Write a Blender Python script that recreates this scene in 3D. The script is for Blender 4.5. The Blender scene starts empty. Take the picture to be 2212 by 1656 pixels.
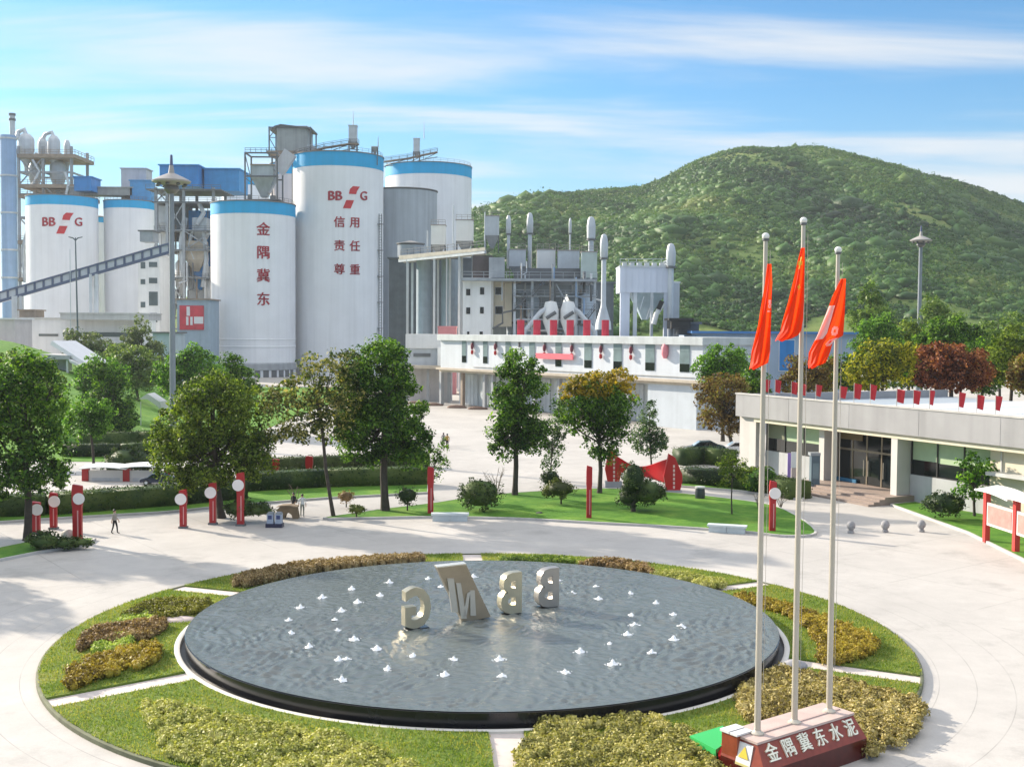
import bpy, bmesh, math, random
import numpy as np
from mathutils import Vector, Matrix
R = math.radians
random.seed(7)
rng = np.random.default_rng(7)
SC = bpy.context.scene
COL = SC.collection

# ---------------------------------------------------------------- camera
FPX, CXP, CYP, CAMZ = 2500.0, 1106.0, 828.0, 13.0          # focal length and centre in units of a 2212-wide frame
PITCH, ROLL = R(2.60), R(0.40)
cam_d = bpy.data.cameras.new('camera'); cam = bpy.data.objects.new('camera', cam_d); COL.objects.link(cam)
cam_d.sensor_fit = 'HORIZONTAL'; cam_d.sensor_width = 36.0; cam_d.lens = FPX / 2212.0 * 36.0
cam_d.clip_start = 0.5; cam_d.clip_end = 12000.0
CROT = Matrix.Rotation(math.pi/2 - PITCH, 3, 'X') @ Matrix.Rotation(ROLL, 3, 'Z')
cam.matrix_world = Matrix.Translation((0, 0, CAMZ)) @ CROT.to_4x4()
SC.camera = cam

# ---------------------------------------------------------------- light
SUN_ELEV, SUN_AZ = R(23.0), R(-55.0)                        # azimuth from +Y, negative = to the left
SUN_DIR = Vector((math.sin(SUN_AZ)*math.cos(SUN_ELEV), math.cos(SUN_AZ)*math.cos(SUN_ELEV), math.sin(SUN_ELEV)))
sd = bpy.data.lights.new('sun', 'SUN'); sd.energy = 4.4; sd.angle = R(1.0); sd.color = (1.0, 0.88, 0.72)
so = bpy.data.objects.new('sun', sd); COL.objects.link(so)
so.rotation_euler = (-SUN_DIR).to_track_quat('-Z', 'Y').to_euler(); so.location = (-200, 150, 200)

w = bpy.data.worlds.new('World'); SC.world = w; w.use_nodes = True
def build_world():
    nt = w.node_tree; nt.nodes.clear(); N = nt.nodes.new; L = nt.links.new
    out = N('ShaderNodeOutputWorld'); bg = N('ShaderNodeBackground'); bg.inputs['Strength'].default_value = 0.135
    tc = N('ShaderNodeTexCoord'); sep = N('ShaderNodeSeparateXYZ'); L(tc.outputs['Generated'], sep.inputs[0])
    sky = N('ShaderNodeTexSky'); sky.sky_type = 'NISHITA'; sky.sun_disc = False
    sky.sun_elevation = SUN_ELEV; sky.sun_rotation = SUN_AZ
    sky.air_density = 1.0; sky.dust_density = 0.4; sky.ozone_density = 4.0; sky.altitude = 0
    def math_(op, a, b=None, c=None):
        n = N('ShaderNodeMath'); n.operation = op
        for i, v in enumerate((a, b, c)):
            if v is None: continue
            if isinstance(v, (int, float)): n.inputs[i].default_value = v
            else: L(v, n.inputs[i])
        return n.outputs[0]
    # streaky high cloud: direction projected on a far sheet, stretched along the wind
    zc = math_('MAXIMUM', sep.outputs['Z'], 0.0)
    zz = math_('ADD', zc, 0.10)
    u = math_('DIVIDE', sep.outputs['X'], zz); v = math_('DIVIDE', sep.outputs['Y'], zz)
    cmb = N('ShaderNodeCombineXYZ'); L(u, cmb.inputs[0]); L(v, cmb.inputs[1])
    mp = N('ShaderNodeMapping'); mp.inputs['Rotation'].default_value = (0, 0, R(10)); mp.inputs['Scale'].default_value = (0.34, 1.25, 1)
    mp.inputs['Location'].default_value = (3.1, 1.7, 0)
    L(cmb.outputs[0], mp.inputs['Vector'])
    n1 = N('ShaderNodeTexNoise'); n1.inputs['Scale'].default_value = 1.15; n1.inputs['Detail'].default_value = 7; n1.inputs['Roughness'].default_value = 0.52; n1.inputs['Distortion'].default_value = 0.5
    L(mp.outputs[0], n1.inputs['Vector'])
    cr = N('ShaderNodeValToRGB'); cr.color_ramp.elements[0].position = 0.44; cr.color_ramp.elements[1].position = 0.68
    cr.color_ramp.interpolation = 'EASE'
    L(n1.outputs['Fac'], cr.inputs[0])
    hz = N('ShaderNodeMapRange'); hz.inputs['From Min'].default_value = 0.22; hz.inputs['From Max'].default_value = 0.0
    hz.interpolation_type = 'SMOOTHSTEP'; L(sep.outputs['Z'], hz.inputs['Value'])
    hz2 = math_('MULTIPLY', hz.outputs[0], 0.72)
    tint = N('ShaderNodeMix'); tint.data_type = 'RGBA'; tint.blend_type = 'MULTIPLY'; tint.inputs[0].default_value = 1.0
    L(sky.outputs[0], tint.inputs[6]); tint.inputs[7].default_value = SKY_TINT
    mixh = N('ShaderNodeMix'); mixh.data_type = 'RGBA'; L(hz2, mixh.inputs[0]); L(tint.outputs[2], mixh.inputs[6]); mixh.inputs[7].default_value = HORIZON_COL
    cf = math_('MULTIPLY', cr.outputs[0], 0.85)
    mixc = N('ShaderNodeMix'); mixc.data_type = 'RGBA'; L(cf, mixc.inputs[0]); L(mixh.outputs[2], mixc.inputs[6]); mixc.inputs[7].default_value = CLOUD_COL
    # unseen bright cloud added overhead to lift the fill light
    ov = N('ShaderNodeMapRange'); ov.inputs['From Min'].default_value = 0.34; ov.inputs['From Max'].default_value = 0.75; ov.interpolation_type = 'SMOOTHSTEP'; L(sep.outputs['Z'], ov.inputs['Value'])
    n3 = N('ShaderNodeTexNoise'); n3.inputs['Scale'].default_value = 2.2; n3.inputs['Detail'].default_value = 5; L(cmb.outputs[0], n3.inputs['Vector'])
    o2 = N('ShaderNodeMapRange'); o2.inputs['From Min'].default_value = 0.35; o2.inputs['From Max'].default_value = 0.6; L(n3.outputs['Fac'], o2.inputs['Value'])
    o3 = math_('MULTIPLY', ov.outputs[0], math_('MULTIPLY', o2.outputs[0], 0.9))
    mixo = N('ShaderNodeMix'); mixo.data_type = 'RGBA'; L(o3, mixo.inputs[0]); L(mixc.outputs[2], mixo.inputs[6]); mixo.inputs[7].default_value = OVERHEAD_FILL_COL
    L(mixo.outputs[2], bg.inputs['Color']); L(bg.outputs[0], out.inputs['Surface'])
SKY_TINT = (0.33, 0.545, 0.62, 1)
HORIZON_COL = (1.9, 2.45, 2.85, 1)
CLOUD_COL = (3.1, 3.15, 3.2, 1)
OVERHEAD_FILL_COL = (8.0, 7.8, 7.6, 1)
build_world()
SC.view_settings.view_transform = 'Standard'; SC.view_settings.look = 'None'
SC.view_settings.exposure = 1.10; SC.view_settings.gamma = 1.0
SC.cycles.max_bounces = 6; SC.cycles.diffuse_bounces = 3; SC.cycles.glossy_bounces = 3; SC.cycles.transmission_bounces = 4
SC.cycles.transparent_max_bounces = 6; SC.cycles.volume_bounces = 0
SC.cycles.use_denoising = True; SC.cycles.sample_clamp_indirect = 6.0

# ---------------------------------------------------------------- picture point -> place
def ray(px, py):
    return CROT @ Vector(((px-CXP)/FPX, -(py-CYP)/FPX, -1.0))
def G(px, py, z=0.0):
    d = ray(px, py); t = (z - CAMZ) / d.z
    return Vector((d.x*t, d.y*t, z))
def A(px, py, Y):
    d = ray(px, py); t = Y / d.y
    return Vector((d.x*t, Y, CAMZ + d.z*t))
def m_at(n, Y): return n * Y / FPX

# ---------------------------------------------------------------- materials
MATS = {}
def mat(name, col, rough=0.6, metal=0.0, var=0.12, scale=0.6, streak=0.0, bump=0.0, spec=0.5, detail=4):
    if name in MATS: return MATS[name]
    m = bpy.data.materials.new(name); m.use_nodes = True; nt = m.node_tree; b = nt.nodes['Principled BSDF']
    N = nt.nodes.new; L = nt.links.new
    b.inputs['Roughness'].default_value = rough; b.inputs['Metallic'].default_value = metal
    b.inputs['Specular IOR Level'].default_value = spec
    tc = N('ShaderNodeTexCoord'); no = N('ShaderNodeTexNoise'); no.inputs['Scale'].default_value = scale; no.inputs['Detail'].default_value = detail; no.inputs['Roughness'].default_value = 0.6
    L(tc.outputs['Object'], no.inputs['Vector'])
    mr = N('ShaderNodeMapRange'); mr.inputs['From Min'].default_value = 0.3; mr.inputs['From Max'].default_value = 0.7
    mr.inputs['To Min'].default_value = 1.0 - var; mr.inputs['To Max'].default_value = 1.0 + var*0.6
    L(no.outputs['Fac'], mr.inputs['Value'])
    fac = mr.outputs[0]
    if streak > 0:                                          # rain streaks running down
        mp = N('ShaderNodeMapping'); mp.inputs['Scale'].default_value = (1.0, 1.0, 0.03); L(tc.outputs['Object'], mp.inputs['Vector'])
        n2 = N('ShaderNodeTexNoise'); n2.inputs['Scale'].default_value = 0.9; n2.inputs['Detail'].default_value = 5; L(mp.outputs[0], n2.inputs['Vector'])
        m2 = N('ShaderNodeMapRange'); m2.inputs['From Min'].default_value = 0.42; m2.inputs['From Max'].default_value = 0.75; m2.inputs['To Min'].default_value = 1.0; m2.inputs['To Max'].default_value = 1.0 - streak
        L(n2.outputs['Fac'], m2.inputs['Value'])
        mu = N('ShaderNodeMath'); mu.operation = 'MULTIPLY'; L(fac, mu.inputs[0]); L(m2.outputs[0], mu.inputs[1]); fac = mu.outputs[0]
    vm = N('ShaderNodeVectorMath'); vm.operation = 'SCALE'; vm.inputs[0].default_value = col[:3]; L(fac, vm.inputs['Scale'])
    L(vm.outputs[0], b.inputs['Base Color'])
    if bump > 0:
        bp = N('ShaderNodeBump'); bp.inputs['Strength'].default_value = bump; bp.inputs['Distance'].default_value = 0.1
        L(no.outputs['Fac'], bp.inputs['Height']); L(bp.outputs[0], b.inputs['Normal'])
    MATS[name] = m; return m

def leafmat(name, cols, trans=0.35, nscale=0.35, rnd=0.55, det=3):
    """leaf colours picked per leaf and per patch of the crown"""
    if name in MATS: return MATS[name]
    m = bpy.data.materials.new(name); m.use_nodes = True; nt = m.node_tree; nt.nodes.clear()
    N = nt.nodes.new; L = nt.links.new
    out = N('ShaderNodeOutputMaterial'); geo = N('ShaderNodeNewGeometry'); tc = N('ShaderNodeTexCoord')
    no = N('ShaderNodeTexNoise'); no.inputs['Scale'].default_value = nscale; no.inputs['Detail'].default_value = det; L(tc.outputs['Object'], no.inputs['Vector'])
    a = N('ShaderNodeMath'); a.operation = 'MULTIPLY_ADD'; a.inputs[1].default_value = rnd; a.inputs[2].default_value = -rnd/2; L(geo.outputs['Random Per Island'], a.inputs[0])
    s = N('ShaderNodeMath'); s.operation = 'ADD'; L(no.outputs['Fac'], s.inputs[0]); L(a.outputs[0], s.inputs[1])
    cr = N('ShaderNodeValToRGB'); e = cr.color_ramp.elements
    while len(e) < len(cols): e.new(0.5)
    for i, c in enumerate(cols):
        e[i].position = 0.25 + 0.5*i/(len(cols)-1); e[i].color = (*c, 1)
    L(s.outputs[0], cr.inputs[0])
    df = N('ShaderNodeBsdfPrincipled'); df.inputs['Roughness'].default_value = 0.55; df.inputs['Specular IOR Level'].default_value = 0.25
    tr = N('ShaderNodeBsdfTranslucent'); mx = N('ShaderNodeMixShader'); mx.inputs[0].default_value = trans
    hs = N('ShaderNodeVectorMath'); hs.operation = 'MULTIPLY'; hs.inputs[1].default_value = (1.45, 1.5, 0.55)
    L(cr.outputs[0], df.inputs['Base Color']); L(cr.outputs[0], hs.inputs[0]); L(hs.outputs[0], tr.inputs['Color'])
    L(df.outputs[0], mx.inputs[1]); L(tr.outputs[0], mx.inputs[2]); L(mx.outputs[0], out.inputs['Surface'])
    MATS[name] = m; return m

# ---------------------------------------------------------------- meshes
class MB:
    """collects shapes into one mesh, in world metres"""
    def __init__(s): s.v = []; s.f = []; s.m = []; s.c = 0
    def mat(s, i): s.c = i; return s
    def add(s, vs, fs):
        o = len(s.v); s.v += [tuple(p) for p in vs]; s.f += [tuple(i+o for i in f) for f in fs]; s.m += [s.c]*len(fs); return s
    def box(s, x0, y0, z0, x1, y1, z1):
        if x0 > x1: x0, x1 = x1, x0
        if y0 > y1: y0, y1 = y1, y0
        if z0 > z1: z0, z1 = z1, z0
        return s.add([(x0,y0,z0),(x1,y0,z0),(x1,y1,z0),(x0,y1,z0),(x0,y0,z1),(x1,y0,z1),(x1,y1,z1),(x0,y1,z1)],
                     [(0,3,2,1),(4,5,6,7),(0,1,5,4),(1,2,6,5),(2,3,7,6),(3,0,4,7)])
    def obox(s, o, u, a0, a1, b0, b1, z0, z1):
        """box in a rotated frame: origin o, direction u along, its left normal across"""
        ux, uy = u; nx, ny = -uy, ux
        P = lambda a, b, z: (o[0]+ux*a+nx*b, o[1]+uy*a+ny*b, z)
        return s.add([P(a0,b0,z0),P(a1,b0,z0),P(a1,b1,z0),P(a0,b1,z0),P(a0,b0,z1),P(a1,b0,z1),P(a1,b1,z1),P(a0,b1,z1)],
                     [(0,3,2,1),(4,5,6,7),(0,1,5,4),(1,2,6,5),(2,3,7,6),(3,0,4,7)])
    def prism(s, pts, z0, z1):
        n = len(pts)
        ar = sum(pts[i][0]*pts[(i+1)%n][1]-pts[(i+1)%n][0]*pts[i][1] for i in range(n))
        if ar < 0: pts = pts[::-1]
        vs = [(p[0],p[1],z0) for p in pts] + [(p[0],p[1],z1) for p in pts]
        fs = [tuple(range(n))[::-1], tuple(range(n, 2*n))] + [(i,(i+1)%n,n+(i+1)%n,n+i) for i in range(n)]
        return s.add(vs, fs)
    def extr(s, pts, off):
        """planar outline of 3-D points swept by off"""
        n = len(pts); pts = [Vector(p) for p in pts]; off = Vector(off)
        vs = pts + [p+off for p in pts]
        fs = [tuple(range(n))[::-1], tuple(range(n, 2*n))] + [(i,(i+1)%n,n+(i+1)%n,n+i) for i in range(n)]
        return s.add(vs, fs)
    def tube(s, pts, rad, n=10, cap=True):
        pts = [Vector(p) for p in pts]
        if not isinstance(rad, (list, tuple)): rad = [rad]*len(pts)
        vs = []; up0 = None
        for i, p in enumerate(pts):
            d = (pts[min(i+1,len(pts)-1)] - pts[max(i-1,0)])
            d = d.normalized() if d.length > 1e-9 else Vector((0,0,1))
            a = d.orthogonal().normalized() if up0 is None else (up0 - d*up0.dot(d))
            if a.length < 1e-6: a = d.orthogonal()
            a.normalize(); up0 = a; b = d.cross(a)
            for k in range(n):
                t = 2*math.pi*k/n
                vs.append(p + (a*math.cos(t) + b*math.sin(t))*rad[i])
        fs = []
        for i in range(len(pts)-1):
            for k in range(n):
                fs.append((i*n+k, i*n+(k+1)%n, (i+1)*n+(k+1)%n, (i+1)*n+k))
        if cap: fs.append(tuple(range(n))[::-1]); fs.append(tuple(range((len(pts)-1)*n, len(pts)*n)))
        return s.add(vs, fs)
    def cyl(s, p0, p1, r0, r1=None, n=16, cap=True):
        return s.tube([p0, p1], [r0, r0 if r1 is None else r1], n, cap)
    def beam(s, p0, p1, wd, ht=None):
        """rectangular bar from p0 to p1"""
        ht = wd if ht is None else ht
        p0, p1 = Vector(p0), Vector(p1); d = (p1-p0).normalized()
        a = Vector((0,0,1)).cross(d)
        a = Vector((1,0,0)) if a.length < 1e-4 else a.normalized()
        b = d.cross(a); vs = []
        for p in (p0, p1):
            for sx, sy in ((-1,-1),(1,-1),(1,1),(-1,1)): vs.append(p + a*wd/2*sx + b*ht/2*sy)
        return s.add(vs, [(0,3,2,1),(4,5,6,7),(0,1,5,4),(1,2,6,5),(2,3,7,6),(3,0,4,7)])
    def lathe(s, cx, cy, prof, n=32, a0=0.0, a1=2*math.pi):
        full = abs(a1-a0-2*math.pi) < 1e-6; m = n if full else n+1; vs = []
        for r, z in prof:
            for k in range(m):
                t = a0 + (a1-a0)*k/n; vs.append((cx+r*math.cos(t), cy+r*math.sin(t), z))
        fs = []
        for i in range(len(prof)-1):
            for k in range(n):
                k2 = (k+1) % m if full else k+1
                fs.append((i*m+k, i*m+k2, (i+1)*m+k2, (i+1)*m+k))
        return s.add(vs, fs)
    def ball(s, c, r, sc=(1,1,1), n=12, rows=8):
        prof = [(max(1e-4, math.sin(math.pi*i/rows)), -math.cos(math.pi*i/rows)) for i in range(rows+1)]
        vs = []; fs = []
        for q, z in prof:
            for k in range(n):
                t = 2*math.pi*k/n; vs.append((c[0]+q*math.cos(t)*r*sc[0], c[1]+q*math.sin(t)*r*sc[1], c[2]+z*r*sc[2]))
        for i in range(rows):
            for k in range(n): fs.append((i*n+k, i*n+(k+1)%n, (i+1)*n+(k+1)%n, (i+1)*n+k))
        return s.add(vs, fs)
    def quad(s, a, b, c, d): return s.add([a,b,c,d], [(0,1,2,3)])
    def frustum(s, x0,y0,x1,y1,z1, u0,v0,u1,v1,z0):
        """box that narrows downwards: top rectangle at z1, bottom at z0"""
        return s.add([(u0,v0,z0),(u1,v0,z0),(u1,v1,z0),(u0,v1,z0),(x0,y0,z1),(x1,y0,z1),(x1,y1,z1),(x0,y1,z1)],
                     [(0,3,2,1),(4,5,6,7),(0,1,5,4),(1,2,6,5),(2,3,7,6),(3,0,4,7)])
    def build(s, name, mats, parent=None, smooth=None, loc=None):
        me = bpy.data.meshes.new(name)
        o0 = Vector(loc) if loc is not None else Vector((0,0,0))
        if parent is not None and loc is None:
            o0 = parent.matrix_basis.translation.copy()
            pp = parent.parent
            while pp is not None: o0 += pp.matrix_basis.translation; pp = pp.parent
        me.from_pydata([(p[0]-o0.x, p[1]-o0.y, p[2]-o0.z) for p in s.v], [], s.f)
        if not isinstance(mats, (list, tuple)): mats = [mats]
        for m_ in mats: me.materials.append(m_)
        if len(mats) > 1: me.polygons.foreach_set('material_index', s.m)
        me.validate(); me.update()
        if smooth:
            me.polygons.foreach_set('use_smooth', [True]*len(me.polygons)); me.set_sharp_from_angle(angle=R(smooth))
        o = bpy.data.objects.new(name, me); COL.objects.link(o)
        if parent is not None: o.parent = parent
        elif loc is not None: o.location = o0
        return o

def tag(o, label=None, cat=None, group=None, kind=None):
    if label: o['label'] = label
    if cat: o['category'] = cat
    if group: o['group'] = group
    if kind: o['kind'] = kind
    return o
def thing(name, label, cat, loc=(0,0,0), group=None):
    o = bpy.data.objects.new(name, None); COL.objects.link(o); o.location = loc; o.empty_display_size = 0.3
    return tag(o, label, cat, group)
def copy_tree(o, parent=None, loc=None, label=None, rz=None, scale=None):
    c = o.copy(); COL.objects.link(c)
    if parent is not None: c.parent = parent
    if loc is not None: c.location = loc
    if rz is not None: c.rotation_euler = (0, 0, rz)
    if scale is not None: c.scale = scale
    if label: c['label'] = label
    for ch in list(o.children): copy_tree(ch, c)
    return c

def text_mb(txt, size, depth, to_world, sub=0.0, thin=0.0):
    """lettering: glyph outlines as solid mesh, each vertex placed by to_world(x, y, d)"""
    cu = bpy.data.curves.new('lettering', 'FONT'); cu.body = txt; cu.size = size; cu.align_x = 'CENTER'; cu.align_y = 'CENTER'
    cu.extrude = depth/2; cu.offset = thin; cu.resolution_u = 3
    o = bpy.data.objects.new('lettering', cu); COL.objects.link(o)
    dg = bpy.context.evaluated_depsgraph_get(); me = bpy.data.meshes.new_from_object(o.evaluated_get(dg))
    mb = MB()
    vs = [to_world(v.co.x, v.co.y, v.co.z) for v in me.vertices]
    mb.add(vs, [tuple(p.vertices) for p in me.polygons])
    bpy.data.objects.remove(o); bpy.data.curves.remove(cu); bpy.data.meshes.remove(me)
    return mb

# ---------------------------------------------------------------- leaves
def leaf_arrays(pts, nrm, size, aspect=0.6, jit=0.9):
    n = len(pts)
    q = nrm + rng.normal(0, jit, (n, 3)); q /= np.linalg.norm(q, axis=1)[:, None] + 1e-9
    t = rng.normal(0, 1, (n, 3)); t -= q * (t*q).sum(1)[:, None]; t /= np.linalg.norm(t, axis=1)[:, None] + 1e-9
    b = np.cross(q, t)
    s = (size * np.where(rng.random(n) < .15, 1.5, 1.0) * rng.uniform(0.5, 1.2, n))[:, None]
    a = pts + t*s*0.5; c = pts - t*s*0.5
    bl = pts + b*s*0.5*aspect + q*s*0.12; br = pts - b*s*0.5*aspect + q*s*0.12
    V = np.stack([a, bl, c, br], 1).reshape(-1, 3)
    F = np.arange(4*n).reshape(-1, 4)
    return V, F
def mesh_np(name, V, F, mats, loc=(0,0,0), parent=None, extra=None, mi=None, smooth=False):
    """numpy verts and quads; extra = list of (verts, faces of any size) appended"""
    me = bpy.data.meshes.new(name)
    V = V - np.array(loc)[None, :]
    fl = [np.asarray(F, dtype=np.int64)]
    loops = fl[0].reshape(-1); starts = np.arange(len(fl[0]))*4; tot = np.full(len(fl[0]), 4)
    if extra is not None:
        EV, EF = extra; off = len(V); V = np.concatenate([V, np.asarray(EV, float) - np.array(loc)[None, :]])
        ef = np.asarray(EF, dtype=np.int64) + off; k = ef.shape[1]
        starts = np.concatenate([starts, len(loops) + np.arange(len(ef))*k]); tot = np.concatenate([tot, np.full(len(ef), k)])
        loops = np.concatenate([loops, ef.reshape(-1)])
    me.vertices.add(len(V)); me.vertices.foreach_set('co', V.astype(np.float32).reshape(-1))
    me.loops.add(len(loops)); me.loops.foreach_set('vertex_index', loops.astype(np.int32))
    me.polygons.add(len(starts)); me.polygons.foreach_set('loop_start', starts.astype(np.int32)); me.polygons.foreach_set('loop_total', tot.astype(np.int32))
    if smooth: me.polygons.foreach_set('use_smooth', np.ones(len(starts), dtype=bool))
    if not isinstance(mats, (list, tuple)): mats = [mats]
    for m_ in mats: me.materials.append(m_)
    me.update(calc_edges=True); me.validate()
    o = bpy.data.objects.new(name, me); COL.objects.link(o)
    if parent is not None: o.parent = parent
    else: o.location = loc
    return o
def ico(sub):
    bm = bmesh.new(); bmesh.ops.create_icosphere(bm, subdivisions=sub, radius=1.0)
    v = np.array([p.co[:] for p in bm.verts]); f = np.array([[x.index for x in q.verts] for q in bm.faces]); bm.free()
    return v, f
ICO1, ICO2, ICO3 = ico(1), ico(2), ico(3)
def noise3(p, s, seed=0):
    """cheap smooth wobble of points"""
    r = np.random.default_rng(seed); out = np.zeros(len(p))
    for k in range(6):
        d = r.normal(0, 1, 3); out += np.sin(p @ d * s * (0.7+0.5*k) + r.uniform(0, 6.28)) / (1+0.6*k)
    return out / 2.2

def blob_leaves(blobs, dens, leaf, crad, lean=0.25, flat=0.8):
    """blobs: (centre, (rx, ry, rz)); leaves gathered in clumps near the skin of each blob"""
    P = []; Nn = []
    for c, r in blobs:
        c = np.array(c); r = np.array(r)
        area = 4*math.pi*((r[0]*r[1])**1.6/3 + (r[0]*r[2])**1.6/3 + (r[1]*r[2])**1.6/3)**(1/1.6)
        k = max(4, int(area / (crad*crad*2.1)))
        d = rng.normal(0, 1, (k, 3)); d /= np.linalg.norm(d, axis=1)[:, None]
        rad = rng.uniform(0.45, 1.14, k)**0.7
        cc = c + d*r*rad[:, None]
        per = max(6, int(dens * 4*math.pi*crad*crad / (leaf*leaf)))
        for i in range(k):
            cr_ = crad * rng.uniform(0.5, 1.45)
            e = rng.normal(0, 1, (per, 3)); e /= np.linalg.norm(e, axis=1)[:, None]
            rr = rng.uniform(0.25, 1.0, per)**0.5
            p = cc[i] + e*(rr*cr_)[:, None]*np.array([1, 1, flat])
            P.append(p); Nn.append(e*0.8 + d[i]*0.5 + np.array([0, 0, lean]))
    return np.concatenate(P), np.concatenate(Nn)

TREES = []
def tree(name, label, cat, base, blobs, lm, bark, leaf=0.34, crad=0.75, dens=0.55, tr=0.18, lean=0.0, group=None, limbs=True, fork=0.45, core=0.0):
    base = Vector(base); root = thing(name, label, cat, base, group)
    P, Nn = blob_leaves(blobs, dens*1.55, leaf, crad)
    V, F = leaf_arrays(P, Nn, leaf)
    extra = None
    if core > 0:
        ev = []; ef = []; o = 0
        for c, r in blobs:
            u = ICO2[0] * (1 + 0.16*noise3(ICO2[0], 2.5, len(ev)))[:, None]
            ev.append(np.array(c) + u*np.array(r)*core); ef.append(ICO2[1]+o); o += len(ICO2[0])
        extra = (np.concatenate(ev), np.concatenate(ef))
    cr = mesh_np('crown', V, F, lm, base, root, extra)
    zmin = min(c[2]-r[2] for c, r in blobs); zmax = max(c[2]+r[2] for c, r in blobs)
    cxm = sum(c[0] for c, r in blobs)/len(blobs); cym = sum(c[1] for c, r in blobs)/len(blobs)
    fz = zmin + (zmax-zmin)*fork*0.5
    top = Vector((cxm, cym, zmin + (zmax-zmin)*0.75)); fp = Vector((base.x + (cxm-base.x)*0.55 + lean, base.y + (cym-base.y)*0.55, fz))
    t = MB(); mid = (base*0.5+fp*0.5) + Vector((random.uniform(-.12,.12), random.uniform(-.12,.12), 0))
    t.tube([base+Vector((0,0,-0.25)), base+Vector((0,0,0.12)), base.lerp(mid, .4), mid, fp, fp.lerp(top, .6), top], [tr*1.9, tr*1.35, tr*1.08, tr, tr*.8, tr*.5, tr*.15], 9)
    if limbs:
        for c, r in blobs:
            for q in range(2):
                e = Vector(c) + Vector((random.uniform(-.6,.6)*r[0], random.uniform(-.6,.6)*r[1], random.uniform(-.3,.6)*r[2]))
                s0 = fp.lerp(top, random.uniform(0, .35)); mm = s0.lerp(e, .5) + Vector((0,0,-0.08*(e-s0).length))
                t.tube([s0, mm, e], [tr*.5, tr*.32, tr*.08], 6)
    t.build('trunk', bark, root, smooth=60)
    TREES.append(root); return root

# ================================================================ materials used throughout
CX, CY, RING, RIM, RW, ZW = -1.12, 48.74, 17.63, 12.62, 12.26, 0.83
def pavement_mat():
    m = bpy.data.materials.new('pale_concrete'); m.use_nodes = True; nt = m.node_tree; b = nt.nodes['Principled BSDF']
    N = nt.nodes.new; L = nt.links.new; tc = N('ShaderNodeTexCoord')
    def mth(op, a, b_=None):
        n = N('ShaderNodeMath'); n.operation = op
        for i, v in enumerate((a, b_)):
            if v is None: continue
            if isinstance(v, (int, float)): n.inputs[i].default_value = v
            else: L(v, n.inputs[i])
        return n.outputs[0]
    def noise(s, d=4, r=0.6):
        n = N('ShaderNodeTexNoise'); n.inputs['Scale'].default_value = s; n.inputs['Detail'].default_value = d; n.inputs['Roughness'].default_value = r
        L(tc.outputs['Object'], n.inputs['Vector']); return n.outputs['Fac']
    def rmp(v, a, b_, c, d):
        n = N('ShaderNodeMapRange'); n.inputs[1].default_value = a; n.inputs[2].default_value = b_; n.inputs[3].default_value = c; n.inputs[4].default_value = d; L(v, n.inputs[0]); return n.outputs[0]
    big = rmp(noise(0.09, 5, .65), .32, .7, .84, 1.06); mid = rmp(noise(0.9, 5, .7), .3, .7, .93, 1.04); fine = rmp(noise(14, 2), .3, .7, .96, 1.03)
    f = mth('MULTIPLY', mth('MULTIPLY', big, mid), fine)
    sep = N('ShaderNodeSeparateXYZ'); L(tc.outputs['Object'], sep.inputs[0])
    # saw-cut slab joints every 6 m, turned with the site axes
    ca, sa = math.cos(R(37)), math.sin(R(37))
    ua = mth('ADD', mth('MULTIPLY', sep.outputs[0], ca), mth('MULTIPLY', sep.outputs[1], sa)); va = mth('SUBTRACT', mth('MULTIPLY', sep.outputs[1], ca), mth('MULTIPLY', sep.outputs[0], sa))
    def joint(x, p, wd):
        fr = mth('FRACT', mth('DIVIDE', x, p)); d = mth('ABSOLUTE', mth('SUBTRACT', fr, 0.5)); return mth('GREATER_THAN', d, 0.5 - wd/p)
    dx = mth('SUBTRACT', sep.outputs[0], CX); dy = mth('SUBTRACT', sep.outputs[1], CY)
    rad = mth('SQRT', mth('ADD', mth('MULTIPLY', dx, dx), mth('MULTIPLY', dy, dy)))
    rj = joint(rad, 1.3, 0.018); near = mth('LESS_THAN', rad, RING + 5.4); rj = mth('MULTIPLY', rj, near)
    gj = mth('MULTIPLY', mth('MAXIMUM', joint(ua, 6.0, 0.03), joint(va, 6.0, 0.03)), mth('SUBTRACT', 1.0, near))
    jn = mth('MULTIPLY', mth('MAXIMUM', rj, gj), rmp(noise(0.35, 3), .35, .6, .12, .5))
    f = mth('MULTIPLY', f, mth('SUBTRACT', 1.0, mth('MULTIPLY', jn, 0.55)))
    # tyre-worn band and old water stains
    st = rmp(noise(0.21, 6, .75), .54, .70, 1.0, .78); f = mth('MULTIPLY', f, st)
    vm = N('ShaderNodeVectorMath'); vm.operation = 'SCALE'; vm.inputs[0].default_value = (0.475, 0.455, 0.43); L(f, vm.inputs['Scale']); L(vm.outputs[0], b.inputs['Base Color'])
    b.inputs['Roughness'].default_value = 0.62; b.inputs['Specular IOR Level'].default_value = 0.3
    bp = N('ShaderNodeBump'); bp.inputs['Strength'].default_value = 0.25; bp.inputs['Distance'].default_value = 0.02; L(noise(22, 3), bp.inputs['Height']); L(bp.outputs[0], b.inputs['Normal'])
    return m
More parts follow.
